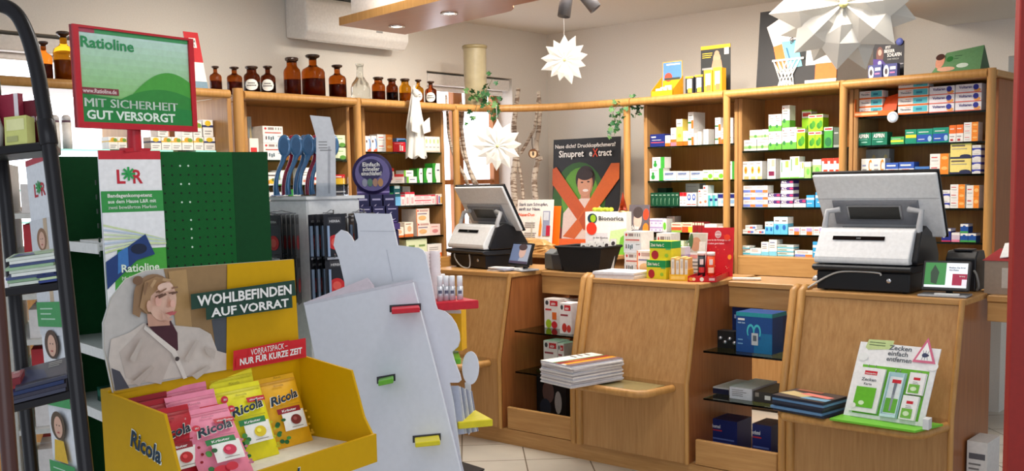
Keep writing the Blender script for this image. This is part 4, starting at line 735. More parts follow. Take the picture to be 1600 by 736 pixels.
f.rect(.2, .36, .6, .385, (226, 222, 214)).txt('relophar', .8, .42, .05, (190, 60, 40), .17).rect(.8, .38, .97, .39, (190, 60, 40)).rect(.8, .48, .97, .488, (60, 50, 50))
mb.text('Doloforte', f.p(.33, .9), f.u*.35-f.v*1.2, f.v*.35+f.u*.4, .06, mt((60, 60, 70)), .20)
thing(mb, 'display_poster', ((a+b)/2, 6.4, zt), 'large black poster of a basketball net behind the big paper star', 'poster')
# dark sleep-aid display, green tent card
a, b = aY(1357, 114, 6.25)[0], aY(1405, 110, 6.25)[0]; w_ = b-a; z1 = aY(1380, 66, 6.3)[2]-zt
o = root('shelf_top_display', ((a+b)/2, 6.28, zt), 'dark violet display with slogan card and two cartons on the shelf top', 'display', 'small displays on top of the right shelves')
mb = MB(); f = board(mb, (a, 6.32, zt), (w_, 0, 0), (0, 0, z1), .006, (22, 20, 30)); f.ell(.22, .68, .12, .22, (110, 60, 50)).ell(.22, .75, .06, .08, (206, 160, 140)).pol([(0, .42), (.45, .42), (.3, .56), (0, .6)], (70, 40, 130)).ell(.22, .48, .06, .06, (210, 200, 235))
f.txt('JETZT', .4, .84, .06, W_, .18, 1).txt('BESSER', .37, .73, .08, W_, .34, 1).txt('SCHLAFEN', .47, .62, .09, W_, .46, 1).txt('OHNE MORGEN', .47, .53, .05, W_, .38).rect(0, .40, 1, .43, (150, 150, 160)); part(mb, 'back_card', o)
part(MB().lathe([(0, .001), (.022, .001), (.022, 0), (0, 0)], (b-.025, 6.314, zt+z1*.98), (90, 100, 170), 20, (0, -1, 0)), 'badge', o)
part(MB().box(a, 6.22, zt, b, 6.315, zt+.004, (60, 56, 80)).box(a, 6.216, zt, b, 6.22, zt+.012, (60, 56, 80)), 'tray', o)
for k in range(2):
    x0 = a+.008+k*w_*.49; x1 = x0+w_*.45; mb = MB().box(x0, 6.225, zt+.0046, x1, 6.27, zt+z1*.4, (60, 66, 130)); F2 = Face(mb, (x0, 6.225, zt+.0046), (x1-x0, 0, 0), (0, 0, z1*.4-.004)); F2.ell(.22, .5, .2, .42, W_).ell(.22, .5, .1, .2, (60, 50, 60)).rect(.5, .6, .9, .8, W_).rect(.5, .35, .85, .45, (200, 120, 170))
    thing(mb, 'medicine_carton', (x0, 6.25, zt+.0046), 'blue carton with white disc, %s in the dark violet display' % ['left', 'right'][k], 'carton', 'cartons in the dark violet display')
A0, A1 = aY(1456, 102, 6.2), aY(1534, 97, 6.2); B1 = aY(1530, 70, 6.27); T0, T1 = V((A0[0]+.04, 6.27, B1[2]-.008)), V((A1[0]-.02, 6.27, B1[2]))
mb = MB(); p4 = [V((A0[0], 6.17, zt)), V((A1[0], 6.17, zt)), V((A1[0]-.01, 6.27, zt+.155)), V((A0[0]+.06, 6.27, zt+.13))]
f = Face(mb, p4[0], p4[1]-p4[0], V((0, .1, .14)))
mb.prism(p4, (0, .003, 0), (96, 142, 96)); 
f.k = 3; f.ell(.14, .55, .09, .3, (214, 150, 124)).ell(.12, .75, .09, .14, (70, 40, 34)).ell(.3, .2, .18, .1, (220, 168, 140)).ell(.33, .62, .07, .12, (40, 110, 50)).ell(.62, .3, .12, .1, (206, 220, 206)).lines(.42, .72, .3, 2, .12, .03, (50, 90, 60))
mb.prism([V((A0[0], 6.37, zt)), V((A1[0], 6.37, zt)), p4[2]+V((0, .004, 0)), p4[3]+V((0, .004, 0))], (0, .003, 0), (70, 110, 76)).poly([p4[1]+V((0, .003, 0)), V((A1[0], 6.37, zt)), p4[2]], mt((62, 100, 70)))
thing(mb, 'tent_card', (A0[0]+.1, 6.27, zt), 'green tent-shaped card with a reclining face at the right shelf end', 'card')
# ------------------------------------------------------------ local frames
def frame(o, ang=0, s=1):
    o = V(o); c, d = math.cos(ang), math.sin(ang)
    return lambda x, y, z: o+V((c*x-d*y, d*x+c*y, z))*s
def fbox(mb, f, x0, y0, z0, x1, y1, z1, m):
    return mb.hexa([f(x0, y0, z0), f(x1, y0, z0), f(x1, y1, z0), f(x0, y1, z0)], [f(x0, y0, z1), f(x1, y0, z1), f(x1, y1, z1), f(x0, y1, z1)], m)
def fprof(mb, f, x0, x1, yz, m):
    a = [f(x0, y, z) for y, z in yz]; return mb.prism(a, f(x1, 0, 0)-f(x0, 0, 0), m)
WHT = mt((226, 228, 230), .28, coat=.3); LGR = mt((176, 178, 182), .35); MGR = mt((128, 130, 136), .4); BKP = mt((24, 24, 27), .35); SCR = mt((12, 13, 15), .08)
# ------------------------------------------------------------ tills
def till(base, ang, s, label):
    f = frame(base, ang, s); o = root('cash_register', base, label, 'till', 'tills on the counters')
    dr = MB(); fbox(dr, f, -.235, 0, .006, .235, .42, .10, BKP); d_ = part(dr, 'cash_drawer', o, .004)
    lk = MB(); lk.lathe([(0, 0), (.013*s, 0), (.011*s, .004*s), (0, .004*s)], f(.135, -.0005, .062), mt((200, 202, 205), .25, .8), 18, f(0, -1, 0)-f(0, 0, 0)); part(lk, 'drawer_lock', d_)
    for i, (x, y) in enumerate(((-.2, .04), (.2, .04), (-.2, .38), (.2, .38))):
        ft = MB(); ft.lathe([(0, 0), (.012*s, 0), (.012*s, .0065*s), (0, .0065*s)], f(x, y, .0), BKP, 10); part(ft, 'foot', d_)
    tb = MB(); fprof(tb, f, -.25, .25, [(-.03, .112), (-.035, .125), (-.02, .135), (.40, .14), (.40, .1005), (.0, .1005)], mt((34, 36, 40), .4)); part(tb, 'base_tray', o, .003)
    pr = MB(); fprof(pr, f, -.245, .235, [(-.012, .141), (-.02, .155), (-.018, .175), (.055, .30), (.075, .315), (.11, .318), (.14, .31), (.14, .141)], WHT); p_ = part(pr, 'printer_cover', o, .006, 2)
    a, b, c2 = f(-.165, .028, .258), f(.10, .028, .258), f(-.165, .0405, .279)
    sl = MB(); n_ = (b-a).cross(c2-a).normalized(); F2 = Face(sl, a, b-a, (c2-a)*.9, .0012); F2.k = 2; F2.rect(0, 0, 1, 1, SCR); F2.txt('AURES', .46, .3, .35, (120, 120, 124), .09); part(sl, 'paper_slot', p_)
    sd = MB(); fprof(sd, f, .2355, .262, [(.03, .141), (.02, .16), (.085, .30), (.16, .33), (.30, .27), (.36, .18), (.36, .141)], BKP)
    fprof(sd, f, -.26, .2352, [(.141, .141), (.141, .30), (.30, .25), (.36, .18), (.36, .141)], BKP); part(sd, 'printer_housing', o, .004)
    # arms and screen seen from behind
    for x in (-.235, .245):
        ar = MB(); ar.tube([f(x, .10, .20), f(x, .10, .33), f(x, .13, .40), f(x*.72, .14, .41)], .016*s, LGR, 8); part(ar, 'hinge_arm', o, 0)
    mo = MB(); xl, xr = -.305, .325; B0, T0, th = (.255, .265), (.085, .585), .022
    ny, nz = -(T0[1]-B0[1]), (T0[0]-B0[0]); L = math.hypot(ny, nz); ny, nz = ny/L, nz/L
    mo.hexa([f(xl+.02, B0[0], B0[1]), f(xr, B0[0], B0[1]), f(xr, B0[0]-ny*th, B0[1]-nz*th), f(xl+.02, B0[0]-ny*th, B0[1]-nz*th)], [f(xl, T0[0], T0[1]), f(xr, T0[0], T0[1]), f(xr, T0[0]-ny*th, T0[1]-nz*th), f(xl, T0[0]-ny*th, T0[1]-nz*th)], WHT)
    sc = part(mo, 'screen_back', o, .008, 2)
    bz = MB(); k = th+.001; bz.hexa([f(xl+.012, B0[0]-ny*k+.003, B0[1]-nz*k-.008), f(xr+.006, B0[0]-ny*k+.003, B0[1]-nz*k-.008), f(xr+.006, B0[0]-ny*(k+.012)+.003, B0[1]-nz*(k+.012)-.008), f(xl+.012, B0[0]-ny*(k+.012)+.003, B0[1]-nz*(k+.012)-.008)], [f(xl-.006, T0[0]-ny*k-.003, T0[1]-nz*k+.007), f(xr+.006, T0[0]-ny*k-.003, T0[1]-nz*k+.007), f(xr+.006, T0[0]-ny*(k+.012)-.003, T0[1]-nz*(k+.012)+.007), f(xl-.006, T0[0]-ny*(k+.012)-.003, T0[1]-nz*(k+.012)+.007)], mt((20, 18, 20), .2)); part(bz, 'screen_bezel', o)
    P = lambda x, t, e=0: f(x, B0[0]+(T0[0]-B0[0])*t+ny*e, B0[1]+(T0[1]-B0[1])*t+nz*e)
    mp = MB(); mp.hexa([P(-.22, .22, .001), P(.22, .22, .001), P(.22, .60, .001), P(-.22, .60, .001)], [P(-.215, .23, .014), P(.215, .23, .014), P(.215, .59, .014), P(-.215, .59, .014)], MGR); m_ = part(mp, 'mount_plate', sc)
    lp = MB(); lp.hexa([P(-.145, .31, .0145), P(.14, .31, .0145), P(.14, .54, .0145), P(-.145, .54, .0145)], [P(-.14, .315, .022), P(.135, .315, .022), P(.135, .535, .022), P(-.14, .535, .022)], mt((150, 152, 156), .3, .6)); Face(lp, P(-.132, .325, .0225), P(.127, .325, .0225)-P(-.132, .325, .0225), P(-.132, .525, .0225)-P(-.132, .325, .0225)).rect(0, 0, 1, 1, mt((38, 38, 36), .3)); part(lp, 'cable_cover', sc)
    vt = MB(); F3 = Face(vt, P(-.19, .13, .001), P(.21, .13, .001)-P(-.19, .13, .001), P(-.19, .17, .001)-P(-.19, .13, .001))
    for i in range(46): F3.k = 1; F3.rect(i/46, 0, (i+.5)/46, 1, (70, 72, 76))
    part(vt, 'vent_slots', sc)
    part(MB().box(0, 0, 0, .001, .001, .001, WHT) if False else MB().poly([P(xl+.002, .62, .0008), P(xr-.002, .62, .0008), P(xr-.002, .627, .0008), P(xl+.002, .627, .0008)], mt((150, 152, 158))), 'panel_joint', sc)
    return o, f
for i in (0, 1):
    if i == 0: o, f = till((-1.955, 4.73, CT+.0005), R(2), .95, 'white and black till with large tilted screen on the right counter')
    else: o, f = till((-4.66, 4.83, CT+.0005), R(-13), .90, 'white and black till with tilted screen on the left counter by the window')
    cb = MB()
    if i == 0: cb.tube(spline([f(.10, -.012, .088), f(.09, -.014, .10), f(.02, -.014, .104), f(-.10, -.014, .10), f(-.17, -.016, .075), f(-.24, -.03, .03), f(-.275, -.03, .008), f(-.29, -.01, .006), f(-.27, .01, .006)]), .0045, mt((186, 184, 180), .5), 8)
    else: cb.tube(spline([f(-.16, -.012, .10), f(-.15, -.016, .07), f(-.08, -.03, .03), f(.0, -.04, .007), f(.06, -.03, .007), f(.05, -.012, .05), f(.04, -.012, .10)]), .0045, mt((186, 184, 180), .5), 8)
    part(cb, 'cable', o)
# payment / customer display tablets
def tablet(base, ang, label, shot, s=1):
    f0 = frame(base, ang); f = lambda x, y, z: f0(x*s, y*s, z*s); o = root('card_terminal', base, label, 'terminal', 'customer terminals on the counters')
    part(fbox(MB(), f, -.15, -.07, .0, .12, .10, .012, mt((150, 152, 156), .4)), 'base_plate', o, .003)
    part(MB().tube([f(0, .06, .012), f(0, .05, .06), f(0, .03, .10)], .02*s, BKP, 10), 'stand', o)
    b, u, v = f(-.145, -.01, .035), f(.265, 0, 0)-f(0, 0, 0), f(0, .06, .17)-f(0, 0, 0); mb = MB(); F2 = board(mb, b, u, v, .02*s, BKP)
    part(mb, 'tablet_body', o, .004)
    sb = MB(); F2 = Face(sb, b, u, v); F2.k = 2
    if shot: F2.rect(.06, .1, .94, .92, mt((225, 232, 238), emit=.55)).rect(.06, .18, .5, .92, mt((60, 130, 70), emit=.45)).pol([(.2, .25), (.32, .2), (.36, .6), (.26, .85), (.18, .6)], mt((50, 70, 56), emit=.3)).rect(.64, .18, .94, .56, mt((150, 36, 66), emit=.5)).rect(.84, .18, .94, .38, mt((220, 214, 224), emit=.5)).txt('Bleiben Sie Ihrer', .56, .74, .05, (50, 60, 90), .34).txt('Apotheke', .56, .66, .05, (50, 60, 90), .2).txt('treu', .78, .46, .05, W_, .12)
    else: F2.rect(.06, .1, .94, .92, mt((150, 160, 180), emit=.3)).pol([(.06, .1), (.45, .1), (.55, .5), (.4, .92), (.06, .92)], mt((100, 116, 150), emit=.3)).ell(.6, .6, .16, .26, mt((190, 160, 150), emit=.3)).ell(.58, .8, .2, .14, mt((70, 56, 60), emit=.3)).rect(.06, .1, .94, .2, mt((70, 60, 80), emit=.3))
    part(sb, 'screen', o)
    cr_ = MB(); fbox(cr_, f, -.06, -.05, .0125, .075, -.02, .02, W_); fbox(cr_, f, -.06, .06, .20, .05, .12, .24, BKP) if False else None
    part(cr_, 'receipt_slips', o)
    return f
f = tablet((-1.565, 4.745, CT+.0005), R(6), 'black tablet terminal with green and red screen beside the large till', True, .78)
g = frame((-1.56, 5.0, CT+.0005)); o = root('receipt_printer', (-1.56, 5.0, CT), 'small black receipt printer behind the tablet terminal at right', 'printer')
part(fprof(MB(), g, -.10, .04, [(0, 0), (0, .155), (.03, .19), (.12, .19), (.14, .16), (.14, 0)], BKP), 'body', o, .006, 2); part(fprof(MB(), g, -.07, .01, [(.02, .1905), (.02, .197), (.1, .197), (.1, .1905)], mt((44, 46, 50), .3)), 'lid', o)
part(MB().tube(spline([g(.035, -.012, .10), g(.05, -.02, .08), g(.06, -.02, .03), g(.05, -.01, .008)]), .006, mt((120, 120, 118), .5), 7), 'cable', o)
tablet((-4.22, 4.84, CT+.0005), R(-14), 'dark tablet terminal with portrait screen beside the left till', False, .85)
g = frame((-4.07, 4.99, CT+.0005), R(-20)); o = root('card_reader', (-4.07, 4.99, CT), 'grey card reader leaning behind the dark tablet terminal', 'card reader')
part(fprof(MB(), g, -.10, .0, [(0, 0), (.0, .10), (.05, .13), (.14, .06), (.2, 0)], mt((96, 98, 96), .4)), 'body', o, .006, 2); part(MB().obox(g(.01, .0, .0), g(.07, .02, 0)-g(0, 0, 0), g(0, .18, 0)-g(0, 0, 0), g(.0, -.02, .10)-g(0, 0, 0), mt((60, 60, 62), .4)), 'keypad_flap', o, .004)
for k, (dx, dz, a_) in enumerate(((0, 0, 8), (.02, .008, -6), (.01, .016, 14))):
    g = frame((-4.33+dx, 4.755, CT+.0005+dz), R(a_-10)); thing(fbox(MB(), g, -.06, -.03, 0, .09, .05, .007, (W_, (150, 156, 180), W_)[k]), 'leaflet', g(0, 0, 0), 'small leaflet before the left tablet, %s of three' % ['lowest', 'middle', 'topmost'][k], 'leaflet', 'leaflets before the left tablet')
# wooden-handled pen and computer mouse near the right counter
o = root('computer_mouse', (-2.20, 4.86, CT+.03), 'silver computer mouse lying on the corner beside the right till', 'mouse')
ms = MB(); ms.lathe([(0, 0), (.032, 0), (.034, .008), (.028, .022), (.014, .029), (0, .031)], (-2.215, 4.83, CT+.034), mt((196, 196, 196), .3, .4), 18); part(ms, 'shell', o)
part(MB().box(-2.218, 4.80, CT+.060, -2.212, 4.815, CT+.064, BKP), 'wheel', o)
thing(MB().tube([(-2.78, 4.97, CT+.005), (-2.64, 5.03, CT+.005)], .0085, mt((236, 232, 222), .4), 10), 'rolled_paper', (-2.71, 5, CT), 'small white roll lying on the board between middle and right counters', 'paper roll')

# ------------------------------------------------------------ middle counter top
mb = MB(); g = frame((-3.385, 4.78, CT+.0005), R(3))
for k in range(6): fbox(mb, g, -.145+.002*(k % 2), -.09+.002*(k % 3), .0062*k, .13+.002*(k % 3), .12, .0062*(k+1)-.0005, (238, 236, 238) if k != 3 else (206, 200, 206))
thing(mb, 'paper_stack', g(0, 0, 0), 'stack of white sheets on the middle counter front', 'paper', kind=None)
def ctr_carton(style, x, y, w, h, d, lab, z=CT+.0005, grp='cartons standing on the middle counter', ang=0, cat='carton', look=None, nm='medicine_carton'):
    u, n = V((math.cos(ang), math.sin(ang), 0)), V((-math.sin(ang), math.cos(ang), 0))
    ob = carton_mesh(style, u, n, w, h, d).build(nm, None, (0, 0, 0), label=lab, cat=cat, group=grp); ob.location = (x, y, z); return ob
ctr_carton('cur', -3.455, 4.99, .118, .125, .11, 'white tablet carton under the tall one behind the paper stack')
ctr_carton('cur', -3.455, 4.99, .125, .125, .13, 'white tablet carton on top at the back of the paper stack', CT+.126)
ctr_carton('curpink', -3.325, 4.93, .118, .145, .10, 'cream and white tablet carton right of the paper stack')
ctr_carton('cur', -3.29, 5.07, .10, .24, .10, 'tall white carton behind the cream tablet carton')
ST['zinc'] = ('green yellow carton', (222, 214, 40), [(0, .62, 1, 1, (20, 150, 80)), (.08, .02, .42, .5, (170, 30, 50), 'e'), (.7, .15, .88, .35, (150, 200, 60), 'e'), (.75, .55, .98, .62, (90, 190, 110))], [('Zink Verla C', .06, .72, .16, (250, 250, 240), .62)])
ctr_carton('zinc', -3.165, 4.80, .128, .105, .10, 'lower yellow carton with green top and red fruit', grp='zinc cartons on the middle counter')
ctr_carton('zinc', -3.150, 4.82, .142, .105, .10, 'upper yellow carton with green top and red fruit', CT+.106, grp='zinc cartons on the middle counter')
ctr_carton('lilac', -3.115, 4.965, .07, .17, .06, 'grey white carton left behind the yellow fruit cartons')
# yellow tray with upright cream cartons
a, b = -3.036, -2.932; o = root('counter_dispenser', ((a+b)/2, 4.85, CT), 'yellow dispenser tray of upright cream cartons on the middle counter', 'display')
YT_ = mt((240, 190, 40), .5); g = frame((a-.008, 4.745, CT+.0005), R(18))
part(fbox(fbox(MB(), g, 0, 0, 0, b-a, .13, .004, YT_), g, 0, 0, .004, b-a, .003, .035, YT_), 'tray', o); part(fbox(MB(), g, 0, .004, .0041, .003, .13, .06, YT_), 'side_wall', o); part(fbox(MB(), g, b-a-.003, .004, .0041, b-a, .13, .06, YT_), 'side_wall', o)
for k in range(4):
    x = .005+k*.0245; h = (.125, .118, .128, .122)[k]
    mb = MB(); fbox(mb, g, x, .012+.004*(k % 2), .0045, x+.0225, .12, h, (240, 200, 130) if k % 2 == 0 else (238, 190, 110)); F2 = Face(mb, g(x, .012+.004*(k % 2), .0045), g(.0225, 0, 0)-g(0, 0, 0), (0, 0, h)); F2.rect(.2, .1, .9, .9, (240, 236, 228)).rect(.3, .5, .8, .8, (214, 206, 200)).rect(.25, .12, .8, .2, (236, 150, 60))
    thing(mb, 'medicine_carton', g(x, .02, .0045), 'cream upright carton, %s from left in the yellow dispenser tray' % ORD[k+1], 'carton', 'cartons in the yellow dispenser tray')
part(fbox(MB(), g, .0, .0, .0, .001, .001, .001, YT_) if False else Face(MB(), g(.01, -.0005, .008), g(.085, 0, 0)-g(0, 0, 0), (0, 0, .02)).rect(0, 0, .9, .9, (250, 214, 110)).mb, 'front_print', o)
# card with hands photo behind it
a, b = aY(1072, 396, 5.0), aY(1100, 396, 5.0); mb = MB(); o_ = V((a[0], 5.0, CT+.0005)); f = board(mb, o_, (b[0]-a[0], 0, 0), (0, .04, aY(1085, 364, 5.02)[2]-CT), .005, (236, 232, 228)); f.rect(.02, .55, .98, .98, (196, 186, 170)).ell(.4, .74, .28, .16, (196, 140, 110)).ell(.12, .8, .12, .18, (70, 100, 60)).rect(.6, .56, .95, .8, (222, 216, 208)).rect(.02, .42, .55, .5, (226, 150, 140)).lines(.06, .32, .8, 4, .08, .03)
thing(mb, 'counter_card', o_, 'small card with praying hands photo left of the red display', 'card')
# red display with tubes
o = root('counter_display', (-2.83, 4.9, CT), 'red counter display with stars and round white emblem on the middle counter', 'display')
RD = mt((200, 22, 34), .4); ga = math.atan2(.08, .15); g = frame((-2.925, 4.742, CT+.0005), R(18))
mb = fbox(fbox(MB(), g, 0, 0, 0, .155, .34, .004, RD), g, 0, 0, .004, .155, .003, .03, RD)
F2 = Face(mb, g(0, -.0004, 0), g(.155, 0, 0)-g(0, 0, 0), (0, 0, .03)); F2.ell(.12, .5, .09, .35, (236, 150, 60)).ell(.22, .5, .06, .3, (246, 214, 170)).ell(.5, .5, .07, .38, W_).rect(.75, .3, .95, .75, (240, 190, 190)); part(mb, 'tray', o)
for x in (0, .152): part(fbox(MB(), g, x, .0031, .0041, x+.003, .335, .03, RD), 'side_wall', o)
for k in range(3): part(fbox(MB(), g, .036+.038*k, .02, .0042, .039+.038*k, .33, .024, RD), 'divider', o)
hb = aY(1110, 356, 5.07)[2]-CT; mb = MB(); F2 = board(mb, g(-.005, .335, 0), g(.18, .0, 0)-g(0, 0, 0), (0, .02, hb), .005, RD)
F2.ell(.5, .86, .1, .075, (226, 214, 212)).ell(.5, .86, .085, .062, (206, 150, 150)).txt('abtei', .42, .845, .035, W_, .16).txt('Wissen ist die Vorsorge die wir', .1, .73, .035, (246, 220, 220), .8).txt('fürs Leben gern haben', .1, .66, .035, (246, 220, 220), .6)
for _ in range(16):
    a_, b_ = random.random(), random.uniform(.05, .95); F2.ell(a_*.96+.02, b_, .012, .009, (246, 200, 160) if random.random() < .6 else (236, 90, 30), 8)
F2.ell(.8, .8, .1, .06, (226, 60, 24)).ell(.9, .4, .06, .05, (240, 150, 40)); part(mb, 'back_card', o)
for k, (x, y, c1, c2) in enumerate(((.03, .20, (36, 40, 48), (200, 60, 60)), (.085, .19, (226, 80, 30), (250, 220, 190)))):
    c = g(x, y, .0045); t = root('vitamin_tube', c, ['dark vitamin tube with white cap, left in the red display', 'orange vitamin tube with white cap, right in the red display'][k], 'tube', 'vitamin tubes in the red display')
    part(MB().lathe([(0, 0), (.021, 0), (.021, .125), (0, .125)], c, c1, 20), 'tube_body', t); part(MB().lathe([(0, .1255), (.0225, .1255), (.0225, .145), (0, .145)], c, W_, 20), 'cap', t)
    lb = MB(); nn = (toc(c)*V((1, 1, 0))).normalized(); aa = V((-nn.y, nn.x, 0))
    for j in range(6):
        g0, g1 = -.8+1.6*j/6, -.8+1.6*(j+1)/6; p_ = lambda q, z: V(c)+(nn*math.cos(q)+aa*math.sin(q))*.0214+V((0, 0, z))
        lb.poly([p_(g0, .03), p_(g1, .03), p_(g1, .06), p_(g0, .06)], mt(c2)); lb.poly([p_(g0*.6, .075), p_(g1*.6, .075), p_(g1*.6, .105), p_(g0*.6, .105)], mt(W_))
    part(lb, 'tube_label', t)
# rounded red and white cartons behind the red display are on the shelf; small potted plant
pc = (-3.10, 5.13, CT+.0005); o = root('potted_plant', pc, 'small dark green potted plant behind the white tablet cartons', 'plant')
part(MB().lathe([(0, 0), (.035, 0), (.045, .09), (.04, .09), (.036, .02), (0, .02)], pc, mt((110, 90, 70), .7), 18), 'pot', o); lf = MB()
for k in range(34):
    p = V(pc)+V((random.uniform(-.05, .05), random.uniform(-.05, .05), random.uniform(.09, .24))); n_ = V([random.uniform(-1, 1) for _ in range(3)]).normalized(); a = n_.orthogonal().normalized(); b = n_.cross(a); lf.add([p-a*.02, p+b*.008, p+a*.03, p-b*.008], [(0, 1, 2, 3)], IVY[k % 4])
part(MB().tube([V(pc)+V((0, 0, .02)), V(pc)+V((0, 0, .2))], .004, (70, 90, 50), 6), 'stem', o); part(lf, 'foliage', o)
# black basket with sachets on the board between left and middle counters
bc = (-3.82, 5.04, CT-.0035); o = root('black_basket', bc, 'black rectangular basket of white sachets behind the middle counter edge', 'basket'); g = frame(bc, R(4))
def taper(mb, g, w0, d0, w1, d1, z0, z1, m):
    a = [g(x*w0, y*d0, z0) for x, y in ((-.5, -.5), (.5, -.5), (.5, .5), (-.5, .5))]; b = [g(x*w1, y*d1, z1) for x, y in ((-.5, -.5), (.5, -.5), (.5, .5), (-.5, .5))]; return a, b
BSK = mt((20, 20, 22), .6, var=.4, scale=160); a, b = taper(None, g, .25, .17, .33, .23, 0, .15, None); ai, bi = taper(None, g, .235, .155, .315, .215, .01, .15, None); bo, bo2 = taper(None, g, .335, .235, .335, .235, .142, .155, None)
mb = MB(); mb.add(a+b+bi+ai, [(3, 2, 1, 0)]+[(i, (i+1) % 4, (i+1) % 4+4, i+4) for i in range(4)]+[(i+4, (i+1) % 4+4, (i+1) % 4+8, i+8) for i in range(4)]+[(i+8, (i+1) % 4+8, (i+1) % 4+12, i+12) for i in range(4)]+[(12, 13, 14, 15)], BSK); part(mb, 'basket_body', o)
rm = MB()
for i in range(4): rm.tube([bo2[i], bo2[(i+1) % 4]], .008, BSK, 8)
rl = MB().tube([bo2[0], bo2[1], bo2[2], bo2[3], bo2[0]], .008, BSK, 8); part(rl, 'rim', o)
for k in range(9):
    x = -.05+.02*k; q = g(x, -.05+.045*(k % 3), .012); mb = MB(); u = g(.035, .015, 0)-g(0, 0, 0); v = V((.012, .02, .165+.012*(k % 3))); F2 = board(mb, q, u, v, .004, (234, 232, 228)); F2.ell(.5, .85, .3, .07, (60, 50, 50)).rect(.2, .66, .8, .74, (120, 116, 116)).rect(.1, .5, .5, .58, (200, 90, 70))
    thing(mb, 'sachet', q, 'white sachet with dark print, %s from left in the black basket' % ORD[k+1], 'sachet', 'sachets in the black basket')

# ------------------------------------------------------------ corner desk with poster displays
DZ = 1.10
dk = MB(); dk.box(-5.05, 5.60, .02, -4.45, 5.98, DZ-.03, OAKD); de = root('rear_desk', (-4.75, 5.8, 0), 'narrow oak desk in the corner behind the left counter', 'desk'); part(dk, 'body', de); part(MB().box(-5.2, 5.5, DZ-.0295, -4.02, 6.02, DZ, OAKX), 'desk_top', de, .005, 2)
for x in (-5.15, -4.10): part(MB().box(x, 5.55, 0.0, x+.05, 5.6, DZ-.03, OAK), 'leg', de)
def std(px, Y, name, th, base, label, cat, draw, z0=DZ+.0005, lean=.04):
    (xl, xr, yt) = px; a, b = aY(xl, 380, Y), aY(xr, 380, Y); zt_ = aY((xl+xr)/2, yt, Y+lean)[2]; mb = MB(); f = board(mb, (a[0], Y, z0), (b[0]-a[0], 0, 0), (0, lean, zt_-z0), th, base); draw(f); return thing(mb, name, (a[0], Y, z0), label, cat), f
def d_sin(f):
    f.rect(0, 0, 1, 1, (24, 24, 24)).ell(.4, .42, .4, .36, (40, 90, 24)).ell(.42, .45, .28, .28, (90, 150, 40)).pol([(0, .05), (.12, 0), (.32, .0), (0, .3)], (110, 30, 20))
    f.pol([(.0, .66), (.0, .56), (.12, .62)], (200, 84, 20))
    f.ell(.5, .62, .145, .125, (46, 30, 26)).ell(.5, .575, .115, .125, (206, 150, 120)).ell(.5, .66, .12, .05, (46, 30, 26)).ell(.46, .59, .022, .008, (60, 40, 34)).ell(.56, .595, .022, .008, (60, 40, 34)).ell(.52, .515, .05, .016, (236, 226, 220)).pol([(.5, .58), (.53, .545), (.495, .54)], (184, 124, 100))
    f.rect(.44, .42, .58, .48, (196, 140, 112)).pol([(.16, .06), (.18, .3), (.3, .39), (.44, .44), (.58, .44), (.72, .38), (.82, .28), (.84, .06)], (226, 206, 196))
    f.pol([(.0, .58), (.0, .72), (.06, .74), (.58, .28), (.80, .08), (.62, .06), (.42, .22)], (196, 84, 26)).pol([(1, .76), (.88, .76), (.44, .28), (.18, .08), (.36, .06), (.58, .24), (1, .62)], (206, 98, 34)).pol([(.42, .24), (.5, .14), (.58, .24), (.5, .32)], (184, 74, 20)).ell(.5, .575, .1, .115, (206, 150, 120)).ell(.5, .66, .12, .05, (46, 30, 26)).ell(.46, .59, .02, .007, (60, 40, 34)).ell(.555, .595, .02, .007, (60, 40, 34)).ell(.515, .515, .042, .013, (236, 226, 220))
    f.txt('Nase dicht? Druckkopfschmerz?', .04, .915, .036, (226, 222, 214), .9).txt('Sinupret', .1, .83, .062, (240, 238, 230), .38).txt('e', .56, .83, .062, (240, 238, 230), .045).txt('X', .61, .825, .075, (226, 70, 30), .08).txt('tract', .69, .83, .062, (240, 238, 230), .2).rect(0, 0, 1, .06, (236, 100, 24))
_, f = std((862, 966, 216), 6.9, 'display_poster', .006, (24, 24, 24), 'large dark poster of a smiling person behind an orange cross in the corner', 'poster', d_sin, z0=1.0605, lean=.05)
def d_nas(f):
    f.rect(0, 0, 1, .07, (240, 120, 20)).txt('Stark zum Schnupfen,', .05, .88, .06, (70, 66, 90), .8).txt('sanft zur Nase.', .05, .79, .06, (70, 66, 90), .6).txt('NasenDuo', .05, .68, .06, (236, 90, 40), .45).txt('1', .08, .42, .14, (60, 110, 180), .09).txt('2', .08, .22, .14, (60, 110, 180), .12).lines(.24, .54, .36, 3, .04, .014).lines(.24, .34, .36, 3, .04, .014)
    f.rect(.74, .3, .93, .78, (150, 160, 190)).rect(.84, .3, .95, .5, (190, 40, 70)).rect(.76, .6, .9, .76, (210, 216, 226)).pol([(.64, .3), (.7, .3), (.72, .5), (.68, .7), (.65, .5)], (240, 150, 60)).rect(.6, .12, .93, .24, (214, 200, 190)).ell(.45, .38, .02, .2, (190, 186, 170))
std((805, 861, 312), 5.72, 'counter_card', .004, (244, 238, 232), 'white card with blue numbers one and two before the birch branches', 'card', d_nas)
std((812, 872, 322), 5.76, 'counter_card', .004, (240, 120, 24), 'plain orange card behind the white nose spray card', 'card', lambda f: f.rect(.02, .1, .98, .98, (236, 112, 20)))
def d_bio(f):
    f.pol([(0, 0), (.55, 0), (.55, .5), (0, .5)], (206, 206, 214)).pol([(.55, 0), (1, 0), (1, .62), (.62, .55)], (196, 222, 160)).pol([(.8, .1), (1, .05), (1, .5), (.86, .4)], (110, 180, 60)).rect(.5, 0, 1, .09, (110, 180, 60)).ell(.18, .84, .12, .12, (40, 60, 80)).ell(.2, .84, .07, .09, (150, 190, 40)).ell(.16, .6, .13, .15, (236, 60, 40)).txt('Bionorica', .34, .80, .1, (60, 60, 66), .6).txt('in der Region', .2, .36, .05, (90, 84, 90), .36)
